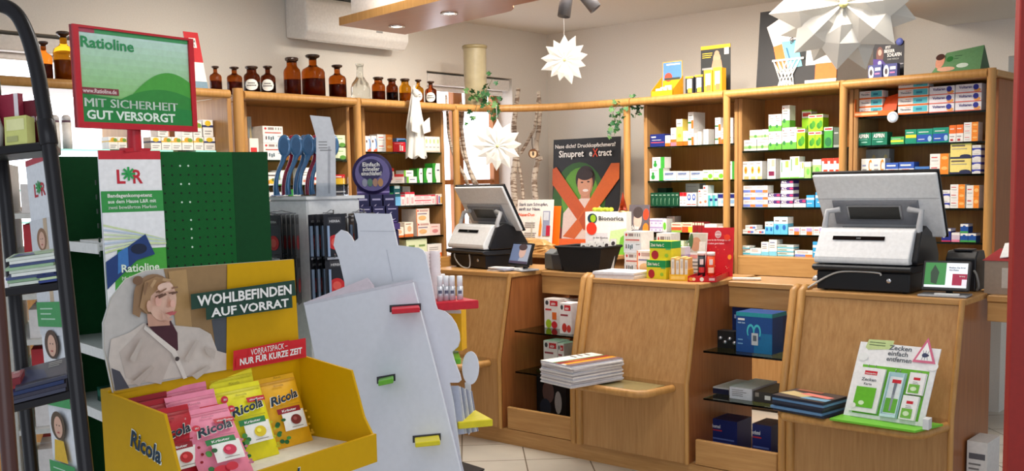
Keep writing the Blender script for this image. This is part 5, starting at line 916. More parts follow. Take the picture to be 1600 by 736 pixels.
_, f = std((915, 979, 331), 5.70, 'counter_card', .06, (236, 236, 230), 'white and green card with red circle right of the dark poster', 'card', d_bio, lean=.0)
bo, bt = f.o, f.v
o = root('flower_posy', bo+bt+f.u*.35, 'yellow-green flower posy lying on the white and green card', 'flowers'); fl = MB()
part(MB().tube([bo+bt+f.u*.2+V((0, .03, .004)), bo+bt+f.u*.62+V((0, .03, .006))], .003, (120, 140, 50), 6), 'stem', o)
for k in range(6): part(MB().lathe([(0, .0), (.014, .003), (.02, .014), (.014, .026), (0, .03)], bo+bt+f.u*(.2+.075*k)+V((0, .02+.01*(k % 2), .0005)), mt((180, 190, 50), .6, var=.3, scale=300), 10), 'blossom', o)
cn_ = bo+bt+f.u*.86+V((0, .03, .0005)); o = root('decorative_cone', cn_, 'shiny copper red cone standing on the white and green card', 'cone'); part(MB().lathe([(0, 0), (.033, 0), (.001, .135)], cn_, mt((186, 60, 24), .15, .5, coat=.6), 24), 'cone', o); part(MB().lathe([(.0335, 0), (.036, .003), (.0335, .006)], cn_, mt((226, 190, 120), .2, .7), 20), 'rim', o)
def d_red(f): f.rect(0, .32, 1, 1, (96, 90, 96)).ell(.45, .68, .2, .2, (214, 180, 166)).ell(.45, .84, .24, .12, (70, 60, 60)).ell(.84, .8, .14, .12, (226, 70, 40)).ell(.86, .5, .14, .12, (226, 130, 40)).txt('Schöne', .08, .48, .1, W_, .45).txt('Auszeiten', .08, .36, .1, W_, .6).lines(.08, .2, .5, 2, .08, .03, (236, 190, 190)).rect(.72, .06, .95, .2, W_)
std((979, 1011, 320), 5.9, 'counter_card', .004, (170, 30, 44), 'dark red card with portrait left of the shelf post', 'card', d_red)
for k in range(5):
    x = aY(690+17*k, 385, 5.63)[0] if False else -4.33+.067*k
    ctr_carton(('orangetop', 'worange', 'yelred', 'worange', 'orangetop')[k], x, 5.56, .06, .055+.004*(k % 2), .045, 'small white and orange carton, %s from left on the rear desk' % ORD[k+1], DZ+.0005, 'cartons on the rear desk')
# crinkled brown paper bag on the desk
pb = MB(); N, M_ = 26, 10; vs = []; rnd = random.Random(12)
for i in range(M_+1):
    for k in range(N):
        g_ = 2*math.pi*k/N; t = i/M_; r = (.98 if t < .6 else .98-.45*(t-.6)/.4)*(1+rnd.uniform(-.07, .07)); vs.append((-4.74+math.cos(g_)*.22*r, 5.57+math.sin(g_)*.06*r, DZ+.0005+.10*t+rnd.uniform(-.006, .006)*(0 < i)))
pb.add(vs, [(i*N+k, i*N+(k+1) % N, (i+1)*N+(k+1) % N, (i+1)*N+k) for i in range(M_) for k in range(N)]+[tuple(M_*N+k for k in range(N)), tuple(range(N-1, -1, -1))], mt((196, 150, 92), .3, coat=.3, var=.2, scale=30))
thing(pb, 'paper_bag', (-4.74, 5.57, DZ+.0005), 'crinkled brown paper bag lying behind the left tablet terminal', 'bag')
# ------------------------------------------------------------ bays between counters
ST['dh'] = ('white supplement carton', (240, 234, 230), [(.08, .78, .3, .94, (60, 60, 66), 'e'), (.4, .76, .92, .94, (206, 34, 44)), (.08, .6, .5, .66, (210, 60, 60)), (.1, 0, .5, .3, (170, 200, 40), 'e'), (.55, .3, .85, .55, (230, 110, 40)), (.5, 0, .9, .25, (206, 40, 50), 'e')], [('aktiv', .5, .8, .1, (250, 240, 240), .3)])
ST['dh2'] = ('white supplement carton', (240, 232, 230), [(.08, .78, .3, .94, (60, 60, 66), 'e'), (.4, .76, .92, .94, (206, 34, 44)), (.08, .58, .7, .64, (150, 60, 70)), (.2, .05, .6, .35, (200, 50, 40), 'e'), (.6, .05, .95, .3, (206, 60, 50), 'e')], [('aktiv', .5, .8, .1, (250, 240, 240), .3)])
G_ = 'supplement cartons between the left and middle counters'
def bay(style, xl, xr, yt, Y, z, d, lab, grp): a, b = aY(xl, yt, Y), aY(xr, yt, Y); return ctr_carton(style, (a[0]+b[0])/2, Y, b[0]-a[0]-.002, .5*(a[2]+b[2])-z, d, lab, z, grp)
bay('dh', 850, 873, 467, 4.86, .6985, .1, 'white supplement carton with green fruit, leftmost on the upper bay shelf', G_); bay('dh', 874, 888, 468, 4.92, .6985, .1, 'white supplement carton standing second on the upper bay shelf', G_); bay('dh2', 874, 893, 474, 4.72, .6985, .1, 'white supplement carton with purple fruit, frontmost on the upper shelf', G_)
bay('dh2', 844, 850, 529, 5.03, .4435, .11, 'white supplement carton at the far left of the lower bay shelf', G_); bay('dh2', 849, 871, 533, 4.78, .4435, .12, 'white supplement carton with red berries on the lower bay shelf', G_); bay('dh2', 871.5, 881, 537, 4.78, .4435, .12, 'white supplement carton beside the post on the lower bay shelf', G_)
ST['dark'] = ('dark carton', (26, 26, 28), [(0, .93, 1, 1, (40, 130, 60)), (.2, .3, .6, .8, (120, 90, 84), 'e'), (.3, .74, .62, .9, (50, 40, 38), 'e'), (.1, 0, .5, .4, (50, 56, 70), 'e'), (.62, .1, .86, .6, (196, 190, 186), 'e')], [('medel', .3, .84, .07, (220, 220, 220), .2)])
bay('dark', 838, 884, 581, 4.88, .1255, .2, 'dark carton with green top and face photo at the bay bottom', 'appliance cartons in the counter bays')
ST['heart'] = ('blue teal carton', (26, 74, 140), [(0, .9, 1, 1, (40, 150, 160)), (.5, 0, 1, .5, (24, 110, 160)), (.3, .35, .52, .72, (70, 190, 200), 'e'), (.34, .38, .48, .66, (26, 80, 145), 'e'), (.48, .35, .70, .72, (70, 190, 200), 'e'), (.52, .38, .66, .66, (26, 80, 145), 'e'), (.3, .3, .7, .46, (26, 84, 148), 'e'), (.44, .2, .62, .5, (190, 196, 200)), (.48, .3, .58, .44, (90, 100, 110)), (.06, .8, .25, .85, W_), (.06, .3, .2, .33, (120, 170, 210)), (.06, .2, .2, .23, (120, 170, 210))], [('mein herz', .06, .72, .05, (190, 220, 240), .2)])
bay('heart', 1150, 1207, 489, 4.74, .6985, .16, 'blue and teal carton with heart line and monitor picture', 'appliance cartons in the counter bays')
ST['bl'] = ('dark blue carton', (20, 44, 100), [(.1, .7, .4, .8, (160, 180, 220))], []); bay('bl', 1144, 1176, 481, 4.96, .6985, .12, 'dark blue carton behind the blue and teal heart carton', 'appliance cartons in the counter bays'); bay('bl', 1209, 1224, 494, 4.86, .6985, .12, 'narrow blue carton right behind the heart carton', 'appliance cartons in the counter bays')
mb = MB(); a, b = aY(1121, 530, 4.80), aY(1147, 530, 4.80)
o = root('blister_pack', (a[0], 4.8, .6985), 'black blister pack with silver studs left of the heart carton', 'pack'); part(MB().box(a[0], 4.8, .6985, b[0], 4.86, .79, BLK), 'tray', o)
for k in range(4): part(MB().lathe([(0, 0), (.012, 0), (.008, .01), (0, .012)], (a[0]+.02+.028*k, 4.7995, .75-.02*(k % 2)), mt((170, 170, 176), .25, .7), 10, (0, -1, 0)), 'stud', o)
def flat(xl, xr, yt, Y, z, h, d, c, lab, dec=None):
    a, b = aY(xl, yt, Y), aY(xr, yt, Y); mb = MB().box(a[0], Y, z, b[0], Y+d, z+h, c); F2 = Face(mb, (a[0], Y, z), (b[0]-a[0], 0, 0), (0, 0, h)); dec(F2) if dec else None
    thing(mb, 'appliance_carton', (a[0], Y, z), lab, 'carton', 'flat cartons on the lower shelf between middle and right counters'); return mb
flat(1114, 1139, 605, 4.80, .4435, .036, .26, (206, 200, 198), 'flat white and dark carton, leftmost on the lower shelf', lambda f: f.rect(0, 0, 1, .8, (30, 32, 60)))
flat(1140, 1175, 600, 4.74, .4435, .062, .28, (206, 204, 210), 'flat silver white carton in the middle of the lower shelf', lambda f: f.rect(0, 0, 1, .95, (214, 214, 222)).lines(.1, .75, .7, 4, .16, .06))
flat(1177, 1207, 610, 4.74, .4435, .055, .26, (60, 54, 52), 'flat dark carton with barcode, rightmost on the lower shelf', lambda f: f.rect(.6, .3, .9, .7, W_).rect(.1, .5, .3, .9, (150, 140, 130)))
ST['omol'] = ('navy carton', (22, 38, 104), [(.05, .35, .9, .4, (90, 110, 180)), (.05, .22, .8, .27, (90, 110, 180)), (.05, .62, .5, .66, (190, 50, 60))], [('orthomol', .05, .72, .12, (235, 238, 245), .4)])
bay('omol', 1105, 1152, 656, 4.82, .1255, .16, 'wide navy supplement carton at the bottom of the right bay', 'navy supplement cartons'); bay('omol', 1175, 1205, 664, 4.76, .1255, .16, 'narrower navy supplement carton beside the double post', 'navy supplement cartons')
# white carton at the far right base, cardboard box on the flap
mb = MB(); a, b = aY(1508, 730, 4.72), aY(1540, 730, 4.72); w_ = b[0]-a[0]; z0 = .1305; h = aY(1525, 692, 4.72)[2]-z0; mb.box(a[0], 4.74, z0, b[0], 4.92, z0+h, (214, 212, 208)); F2 = Face(mb, (a[0], 4.74, z0), (w_, 0, 0), (0, 0, h)); F2.rect(.1, .7, .9, .8, (90, 90, 96)).pol([(.3, .2), (.7, .2), (.5, .5)], (150, 150, 150)).lines(.1, .6, .6, 2, .08, .03)
thing(mb, 'appliance_carton', (a[0], 4.74, z0), 'white carton on the low ledge at the right foot of the right counter', 'carton')
a, b = aY(1537, 467, 4.98), aY(1592, 467, 4.98); z0 = CT-.0035; h = aY(1560, 408, 4.98)[2]-z0; o = root('cardboard_box', (a[0], 5.0, z0), 'open grey-brown cardboard box on the flap at the far right', 'box'); CB = mt((150, 132, 116), .75)
mb = MB(); w_ = b[0]-a[0]
mb.box(a[0], 4.98, z0, b[0], 4.984, z0+h, CB).box(a[0], 5.23, z0, b[0], 5.234, z0+h, CB).box(a[0], 4.984, z0, a[0]+.004, 5.23, z0+h, CB).box(b[0]-.004, 4.984, z0, b[0], 5.23, z0+h, CB).box(a[0]+.004, 4.984, z0, b[0]-.004, 5.23, z0+.004, CB); part(mb, 'box_walls', o)
part(MB().hexa([(a[0]-.01, 4.975, z0+h+.001), (b[0], 4.975, z0+h+.001), (b[0], 4.979, z0+h+.001), (a[0]-.01, 4.979, z0+h+.001)], [(a[0]+.03, 5.10, z0+h+.05), (b[0], 5.10, z0+h+.05), (b[0], 5.104, z0+h+.05), (a[0]+.03, 5.104, z0+h+.05)], mt((150, 40, 44), .6)), 'red_flap', o)
part(MB().obox((a[0]+.06, 5.0, z0+h+.012), (w_*.7, 0, .015), (-.01, .11, .06), (0, -.001, .003), mt((226, 226, 226), .6)), 'paper', o); part(MB().box(a[0]+w_*.5, 4.9792, z0+.03, a[0]+w_*.8, 4.9797, z0+h*.8, mt((190, 180, 170), .15)), 'tape', o)
# ------------------------------------------------------------ bag ledges: magazines and tick-remover display
ZL = .497+.0215
def magstack(base, ang, n, w, d, t, cover, edge, label, grp, seed, lab2):
    rnd = random.Random(seed); z = 0
    for k in range(n):
        g = frame((base[0]+rnd.uniform(-.008, .008), base[1]+rnd.uniform(-.006, .006), base[2]+z), R(ang+rnd.uniform(-3, 3))); mb = MB(); c = edge[k % len(edge)]
        mb.hexa([g(-w/2, -d/2, 0), g(w/2, -d/2, 0), g(w/2, d/2, 0), g(-w/2, d/2, 0)], [g(-w/2, -d/2, t*.92), g(w/2, -d/2, t*.92), g(w/2, d/2, t*.92), g(-w/2, d/2, t*.92)], c)
        if k == n-1: cover(Face(mb, g(-w/2, -d/2, t*.92), g(w, 0, 0)-g(0, 0, 0), g(0, d, 0)-g(0, 0, 0)))
        thing(mb, 'magazine', g(0, 0, 0), lab2(k, n), 'magazine', grp); z += t
cvA = lambda f: f.rect(0, 0, 1, 1, (236, 232, 224)).rect(.40, 0, .47, 1, (60, 130, 56)).rect(.47, 0, .66, 1, (140, 34, 30)).rect(.66, .05, .82, 1, (230, 150, 30)).rect(.82, 0, 1, 1, (120, 96, 100)).pol([(.5, .1), (.64, .3), (.62, .6), (.5, .4)], (190, 90, 50)).lines(.06, .8, .26, 3, .14, .03)
po = lambda k, n: 'topmost' if k == n-1 else ('lowest' if k == 0 else '%s from below' % ORD[k+1])
mA, mB_, mC = aZ(867, 592, ZL), aZ(930, 606, ZL), aZ(979, 586, ZL); mc = (mA+mC)/2; ma = math.degrees(math.atan2((mB_-mA).y, (mB_-mA).x)); mw = (mB_-mA).length*.78; md = abs((mC-mB_).cross((mB_-mA).normalized()).length)
magstack((mc.x+.03, mc.y-.12, ZL+.0005), ma, 14, mw, md, .0085, cvA, [(216, 214, 214), (196, 196, 206), (226, 222, 220), (186, 180, 184)], '', 'magazines stacked on the middle counter ledge', 3, lambda k, n: 'glossy customer magazine, %s in the stack on the middle counter ledge' % po(k, n))
cvB = lambda f: f.rect(0, 0, 1, 1, (70, 60, 58)).pol([(0, .3), (.5, .2), (.6, .5), (.1, .7)], (200, 180, 130)).pol([(.3, .5), (.9, .4), (.95, .6), (.4, .7)], (226, 130, 120)).pol([(.5, .1), (1, .1), (1, .35), (.55, .3)], (110, 160, 190)).rect(.1, .8, .6, .95, (150, 90, 70))
magstack((-2.06, 4.395, ZL+.0005), -8, 6, .27, .20, .0125, cvB, [(40, 44, 60), (90, 130, 170), (30, 34, 50)], '', 'magazines stacked on the right counter ledge', 6, lambda k, n: 'dark cooking magazine, %s in the low stack on the right ledge' % po(k, n))
# tick display
a, b = V((-1.885, 4.375, ZL+.0105)), V((-1.525, 4.36, ZL+.0105)); u = b-a; lean = V((.05, .09, 0)); h = .325
o = root('tick_remover_display', (a+b)/2-V((0, 0, .01)), 'white and green counter display of tick removers on the right ledge', 'display')
mb = MB(); v = V((.035, .10, h)); f = board(mb, a, u, v, .006, (240, 240, 240)); nn = f.n
f.rect(.10, .05, .93, .70, (104, 178, 48)).pol([(.08, .93), (.10, 1.04), (.42, 1.05), (.42, .97), (.38, .93), (.12, .90)], (196, 214, 150)).lines(.12, 1.0, .22, 2, .035, .01, (90, 110, 70))
f.txt('Zecken', .38, .93, .06, (90, 96, 104), .28).txt('einfach', .38, .855, .06, (90, 96, 104), .25).txt('entfernen', .38, .78, .06, (90, 96, 104), .31)
f.ell(.08, .80, .065, .055, (236, 238, 236)); f.ell(.95, .77, .07, .06, (244, 244, 244)); part(mb, 'back_card', o)
tg = MB(); F2 = f; c0 = [f.p(.70, .80, 6), f.p(.98, .80, 6), f.p(.83, 1.13, 6)]; tg.prism(c0, nn*.004, (214, 110, 140)); ce = sum(c0, V())/3; c1 = [ce+(p-ce)*.72+nn*.0046 for p in c0]; tg.poly(c1, mt((244, 244, 244)))
eu, evv = f.u.normalized(), f.v.normalized(); ce2 = ce+nn*.005-evv*.004
tg.disc(ce2, eu*.013, evv*.010, mt((70, 76, 110)), 14); tg.disc(ce2+eu*.012+nn*.0003, eu*.006, evv*.005, mt((60, 60, 90)), 10)
for k in range(3):
    for s in (-1, 1): q = ce2+eu*(-.006+.007*k); tg.poly([q, q+eu*.002, q+eu*(.003*(k-1)*2+.002)+evv*(.021*s), q+eu*(.003*(k-1)*2)+evv*(.021*s)], mt((70, 76, 110)))
part(tg, 'warning_triangle', o)
part(MB().hexa([a+V((-.02, -.10, -.0095)), b+V((-.0, -.09, -.0095)), b+V((.05, .10, -.0095)), a+V((0, .1, -.0095))], [a+V((-.02, -.10, -.0005)), b+V((0, -.09, -.0005)), b+V((.05, .10, -.0005)), a+V((0, .1, -.0005))], (110, 186, 50)), 'base_tray', o)
part(MB().obox(b+V((.012, .0, .0002)), (.004, -.05, 0), (.025, .0, 0), (0, 0, .045), mt((220, 222, 226), .3)), 'tray_end', o)
def pack(u0, v0, u1, v1, th, kind, lab):
    q = f.p(u0, v0, 4); uu, vv = f.u*(u1-u0), f.v*(v1-v0); mb = MB(); r_ = root('hanging_pack', q, lab, 'pack', 'packs hanging on the tick remover display')
    base = (242, 240, 240) if kind != 'tube' else (170, 206, 212); mb.obox(q, uu, vv, nn*th, mt(base, .2 if kind == 'tube' else .5)); F3 = Face(mb, q+nn*th, uu, vv)
    if kind == 'karte': F3.rect(.3, .84, .74, .93, (206, 34, 50)).txt('mosquito', .33, .86, .035, W_, .38).txt('Zecken', .24, .70, .07, (100, 104, 110), .52).txt('Karte', .36, .61, .05, (100, 104, 110), .28).rect(.14, .1, .84, .56, (104, 186, 40)).ell(.42, .2, .1, .05, (220, 240, 200)).ell(.16, .12, .1, .06, W_)
    elif kind == 'tube':
        F3.rect(.14, .08, .86, .9, (228, 234, 236)).rect(.3, .76, .8, .84, (206, 34, 50)).rect(.16, .1, .84, .42, (104, 178, 60)).pol([(.46, .14), (.56, .14), (.60, .68), (.44, .68)], (150, 156, 166)).pol([(.48, .5), (.56, .5), (.62, .76), (.44, .76)], (120, 126, 136)); mb.obox(q+uu*.06+nn*(th+.0005), uu*.05, vv*.98, nn*.012, mt((200, 228, 234), .08)); mb.obox(q+uu*.90+nn*(th+.0005), uu*.05, vv*.98, nn*.012, mt((200, 228, 234), .08)); mb.obox(q+uu*.11+nn*(th+.0005), uu*.79, vv*.06, nn*.012, mt((200, 228, 234), .08))
    else: F3.rect(.3, .66, .72, .78, (206, 34, 50)).lines(.3, .56, .4, 2, .07, .02).rect(.1, .06, .78, .46, (120, 186, 70)).ell(.42, .25, .2, .1, (214, 236, 196))
    part(mb, 'pack_body', r_)
    for s in (.35, .6): part(MB().tube([q+vv*.99+uu*s, q+vv*1.04+uu*s+nn*.012, q+vv*1.07+uu*s+nn*.002], .0015, mt((150, 150, 156), .25, .8), 6), 'hook_wire', r_)
pack(.06, .07, .42, .66, .014, 'karte', 'white green card pack hanging leftmost on the tick remover display'); pack(.46, .05, .68, .64, .008, 'tube', 'clear tweezer blister pack hanging in the middle of the tick display')
pack(.73, .38, .92, .66, .02, 'box', 'small white green box hanging upper right on the tick display'); pack(.71, .05, .90, .36, .02, 'box', 'small white green box hanging lower right on the tick display')
# ------------------------------------------------------------ green bandage gondola
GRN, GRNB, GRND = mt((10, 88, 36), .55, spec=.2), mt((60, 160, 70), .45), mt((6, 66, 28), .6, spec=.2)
th = R(7); GU = V((math.sin(th), math.cos(th), 0)); GN = V((math.cos(th), -math.sin(th), 0)); GV = -GN; GP = aD(156, 300, 3.1); GP.z = 0
g = lambda a, v, z: GP+GU*a+GV*v+UZ*z
def gb(mb, a0, v0, z0, a1, v1, z1, m): return mb.hexa([g(a0, v0, z0), g(a1, v0, z0), g(a1, v1, z0), g(a0, v1, z0)], [g(a0, v0, z1), g(a1, v0, z1), g(a1, v1, z1), g(a0, v1, z1)], m)
ZG = 1.722
o = root('display_gondola', g(.2, .2, 0), 'green floor gondola with perforated panel and white shelf edges at left', 'display stand')
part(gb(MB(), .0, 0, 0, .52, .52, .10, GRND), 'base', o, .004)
pp = gb(MB(), .19, .012, .10, .445, .022, ZG, GRN); F2 = Face(pp, g(.19, .012, .10), GU*.255, UZ*(ZG-.10))
cols, rws = 9, 36
for i in range(cols):
    for j in range(rws):
        c = g(.208+.0275*i, .012, ZG-.045-.0292*j)+GN*.0006; pp.disc(c, GU*.0034, UZ*.0034, mt((200, 226, 206), .6) if (i == 3 and j in (0, 2, 4, 6, 7, 8, 9)) or (i == 2 and j in (0, 2, 4)) else mt((4, 24, 10), .8), 7)  # pale discs paint in bright window light showing through some of the holes
part(pp, 'perforated_panel', o)
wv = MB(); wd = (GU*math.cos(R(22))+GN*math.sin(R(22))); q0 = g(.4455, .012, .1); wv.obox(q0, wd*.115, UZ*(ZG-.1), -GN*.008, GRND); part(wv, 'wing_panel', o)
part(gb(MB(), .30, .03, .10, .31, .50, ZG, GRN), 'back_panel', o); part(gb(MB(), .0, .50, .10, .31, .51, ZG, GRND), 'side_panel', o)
for k, z in enumerate((1.43, 1.10, .895, .55, .3)):
    s_ = part(gb(MB(), .0, .03, z-.012, .30, .50, z, mt((206, 210, 204), .4)), 'shelf_board', o); part(gb(MB(), -.006, .03, z-.022, .0, .50, z+.010, mt((226, 226, 222), .35)), 'price_rail', s_)
for k in range(10): part(gb(MB(), -.004, .018, 1.62-.022*k*2, .0, .026, 1.635-.022*k*2, (8, 40, 20)), 'bracket_slot', o) if k < 6 else None
# header strips
def lr_logo(f, cx, cy, s, asp):
    f.txt('L', cx-s*.95, cy-s*.5/asp, s*1.0/asp, (196, 30, 50), s*.62).txt('R', cx+s*.22, cy-s*.5/asp, s*1.0/asp, (196, 30, 50), s*.72)
    for r_ in range(4):
        d = math.pi/4*r_; c, s2 = math.cos(d), math.sin(d); L, w_ = s*.5, s*.08; mv = lambda x, y: (cx-s*.1+x, cy+s*.18/asp+y/asp); f.pol([mv(-c*L+s2*w_, -s2*L-c*w_), mv(c*L+s2*w_, s2*L-c*w_), mv(c*L-s2*w_, s2*L+c*w_), mv(-c*L-s2*w_, -s2*L+c*w_)], (40, 160, 80))
st1 = MB(); b0 = g(.0, -.004, .72); hs = ZG+.002-.72; f = board(st1, b0, GU*.193, UZ*hs, .006, (240, 240, 242)); A = hs/.193
zf = lambda z: (z-.72)/hs
f.rect(0, zf(ZG-.025), 1, 1, (200, 36, 50)); lr_logo(f, .48, zf(1.645), .22, A)
f.rect(0, zf(1.535), 1, zf(1.60), (50, 150, 70)).txt('Bandagenkompetenz', .1, zf(1.581), .011, W_, .72).txt('aus dem Hause L&R mit', .1, zf(1.563), .011, (226, 240, 226), .78).txt('zwei bewährten Marken', .1, zf(1.545), .011, (226, 240, 226), .78)
f.rect(0, zf(.75), 1, zf(1.42), (70, 165, 60)).rect(0, zf(1.42), 1, zf(1.535), (236, 238, 242)).pol([(0, zf(1.42)), (0, zf(.8)), (.14, zf(1.33)), (.2, zf(1.42))], (236, 238, 242))
for k in range(7): f.pol([(0, zf(1.50-.014*k)), (0, zf(1.494-.014*k)), (.5, zf(1.47-.006*k)), (1, zf(1.442-.002*k)), (1, zf(1.446-.002*k)), (.5, zf(1.475-.006*k))], ((206, 222, 170), (190, 206, 226), (210, 226, 190))[k % 3])
f.pol([(0, zf(1.30)), (0, zf(1.385)), (.38, zf(1.43)), (.66, zf(1.465)), (.80, zf(1.40)), (.5, zf(1.385)), (.2, zf(1.335))], (30, 60, 120)).pol([(.18, zf(1.345)), (.2, zf(1.412)), (.36, zf(1.428)), (.36, zf(1.37))], (60, 120, 190)).ell(.54, zf(1.42), .13, .016, (16, 30, 60))
f.txt('Ratioline', .24, zf(1.35), .024, (226, 240, 220), .62).txt('Mehr', .24, zf(1.325), .012, (226, 240, 220), .2)
part(st1, 'header_strip', o)
def person_mini(f, cx, cy, s, sy, hair, top):
    f.ell(cx, cy, s*1.25, sy*1.2, hair).pol([(cx-s*1.1, cy-sy*3), (cx-s*.8, cy-sy*1.2), (cx+s*.8, cy-sy*1.2), (cx+s*1.3, cy-sy*3)], top).ell(cx+s*.1, cy-sy*.1, s*.75, sy*.9, (226, 180, 156)).ell(cx-s*.15, cy+.05*sy, s*.08, sy*.06, (70, 50, 44)).ell(cx+s*.35, cy+.05*sy, s*.08, sy*.06, (70, 50, 44)).ell(cx+s*.1, cy-sy*.55, s*.2, sy*.07, (190, 90, 90))
st2 = MB(); qr = g(-.01, .515, 0); wdir = V((-math.sin(R(62.5)), math.cos(R(62.5)), 0)); tlt = V((.05, .0, 0)); cs = [aP(x, y, g(-.012, 0, 0), GU) for x, y in ((85, 736), (121, 736), (77, 238), (36, 240))]; zb2 = (cs[0].z+cs[1].z)/2; vv2 = (cs[2]+cs[3]-cs[0]-cs[1])/2; f = board(st2, cs[0]-vv2*.35, (cs[1]-cs[0]+cs[2]-cs[3])/2, vv2*1.35, .006, (236, 238, 242)); zl2 = f.o.z; zf2 = lambda z: (z-zl2)/f.v.z
f.rect(0, zf2(1.69), 1, 1, (190, 60, 76)); lr_logo(f, .5, zf2(1.60), .24, 8)
f.pol([(0, zf2(1.10)), (1, zf2(1.10)), (1, zf2(1.50)), (0, zf2(1.50))], (220, 222, 226)); f.rect(.55, zf2(1.2), .7, zf2(1.5), (206, 180, 150)); person_mini(f, .45, zf2(1.43), .16, .022, (150, 110, 80), (236, 236, 240))
for z, hair, top in ((1.175, None, None), (.9, (80, 56, 44), (240, 240, 240)), (.62, (90, 70, 50), (236, 190, 50)), (.36, (80, 60, 50), (230, 230, 236))):
    f.rect(0.0, zf2(z-.045), 1, zf2(z+.04), (60, 160, 90)).lines(.15, zf2(z+.015), .6, 3, .012, .003, (190, 226, 200))
    if hair: person_mini(f, .5, zf2(z+.17), .22, .028, hair, top)
part(st2, 'header_strip', o)
# things on its shelves
mb = gb(MB(), .02, .06, 1.4305, .2, .26, 1.445, W_); thing(mb, 'leaflet', g(.1, .1, 1.43), 'white leaflet lying on the upper gondola shelf beside the header strip', 'leaflet')
for k in range(4):
    mb = gb(MB(), .03+.012*k, .05+.07*k, .8955, .20, .11+.07*k, .955-.004*k, (20, 70, 56)); F2 = Face(mb, g(.03+.012*k, .11+.07*k, .8955), -GV*.06, UZ*.055); F2.rect(.1, .3, .9, .7, (60, 120, 100)); thing(mb, 'bandage_pack', g(.1, .08+.07*k, .8955), 'dark green bandage pack, %s from right on the lower gondola shelf' % ORD[k+1], 'pack', 'bandage packs on the gondola shelf')
# red framed sign on a pole above the gondola
a = R(7); SU = V((-math.sin(a), math.cos(a), 0)); SNn = V((math.cos(a), math.sin(a), 0)); S0 = aD(220, 200, 3.15); S0.z = 0
o = root('framed_sign', S0+UZ*ZG, 'red framed green sign on a red pole above the gondola', 'sign'); RDF = mt((190, 24, 40), .35)
sg = MB(); z0, z1 = 1.787, 2.085; hw = .2125; f0 = S0-SU*hw+UZ*z0
sg.obox(f0-SNn*.014, SU*(2*hw), UZ*(z1-z0), SNn*.010, mt((210, 210, 205), .5)); p_ = None
fr = MB()
fr.obox(f0-SNn*.016, SU*.018, UZ*(z1-z0), SNn*.020, RDF).obox(f0+SU*(2*hw-.018)-SNn*.016, SU*.018, UZ*(z1-z0), SNn*.020, RDF).obox(f0+SU*.018-SNn*.016, SU*(2*hw-.036), UZ*.018, SNn*.020, RDF); part(fr.obox(f0+SU*.018-SNn*.016+UZ*(z1-z0-.007), SU*(2*hw-.036), UZ*.007, SNn*.020, RDF), 'frame', o)
f = Face(sg, f0+SU*.018+UZ*.018-SNn*.004, SU*(2*hw-.036), UZ*(z1-z0-.025))
for k in range(14): f.k = 1; t = k/13; f.rect(0, k/14, 1, (k+1)/14, tuple(int(x+(y-x)*t) for x, y in zip((120, 186, 90), (190, 222, 214))))
f.k = 3; f.rect(0, .955, 1, 1, (60, 150, 90)).rect(0, .955, .14, 1, (170, 70, 90)); f.txt('Ratioline', .02, .80, .115, (30, 140, 80), .46)
# plain rolling green hills stand in for the cartoon picture
hill = [(.28, .0)]+[(.28+.72*t/20, .16+.30*math.sin(math.pi*min(1, (t/20)*1.15))**.8 if t < 17 else .30) for t in range(21)]+[(1, 0)]
f.pol([(.45, 0)]+[(.45+.55*t/16, .18+.42*math.sin(math.pi*(.12+.6*t/16))) for t in range(17)]+[(1, 0)], (70, 160, 60)).pol([(.2, 0)]+[(.2+.8*t/16, .06+.34*math.sin(math.pi*(.1+.62*(t/16)))) for t in range(17)]+[(1, 0)], (44, 136, 56))
f.rect(0, .30, .32, .37, (130, 50, 60)).txt('www.Ratioline.de', .01, .315, .045, (226, 206, 206), .29).pol([(0, 0), (1, 0), (1, .18), (.55, .24), (0, .30)], (26, 130, 60))
f.txt('MIT SICHERHEIT', .02, .165, .095, (226, 240, 230), .84, 1).txt('GUT VERSORGT', .03, .035, .095, (226, 240, 230), .80, 3)
part(sg, 'sign_panel', o)
part(MB().tube([S0-SNn*.035+UZ*(ZG+.0005), S0-SNn*.035+UZ*(z0+.1)], .021, RDF, 14), 'pole', o); part(MB().obox(S0-SNn*.05-SU*.045+UZ*(ZG-.002), SU*.09, SNn*.03, UZ*.012, RDF), 'clamp', o)
# white shelf unit with red and white packs, far left behind
o = root('white_shelf_unit', aD(20, 400, 4.3)*1, 'white metal shelf of red and white packs at the far left', 'shelf'); Z0 = aD(25, 400, 4.3); Z0.z = 0; o.location = Z0; BASE[o.name] = V(Z0)
WU = V((-math.sin(R(62)), math.cos(R(62)), 0)); WN = V((-math.cos(R(62)), -math.sin(R(62)), 0))  # along, outwards
h_ = lambda a, b, z: Z0+WU*a-WN*b+UZ*z
WN = V((math.cos(R(62)), math.sin(R(62)), 0)); WN = -V((-WU.y, WU.x, 0)) if (-V((-WU.y, WU.x, 0))).dot(toc(Z0)) > 0 else V((-WU.y, WU.x, 0))
h_ = lambda a, b, z: Z0+WU*a+WN*b+UZ*z
def hb(mb, a0, b0, z0, a1, b1, z1, m): return mb.hexa([h_(a0, b0, z0), h_(a1, b0, z0), h_(a1, b1, z0), h_(a0, b1, z0)], [h_(a0, b0, z1), h_(a1, b0, z1), h_(a1, b1, z1), h_(a0, b1, z1)], m)
part(hb(MB(), -.35, -.02, 0, .35, 0, 1.72, mt((196, 194, 188), .6)), 'back_panel', o)
sz = [.25, .45, .66, .86, 1.02, 1.20, 1.36, 1.52]
for z in sz: part(hb(MB(), -.35, .001, z-.02, .35, .20, z, mt((214, 212, 206), .5)), 'shelf_board', o)
rnd = random.Random(4); kx = 0
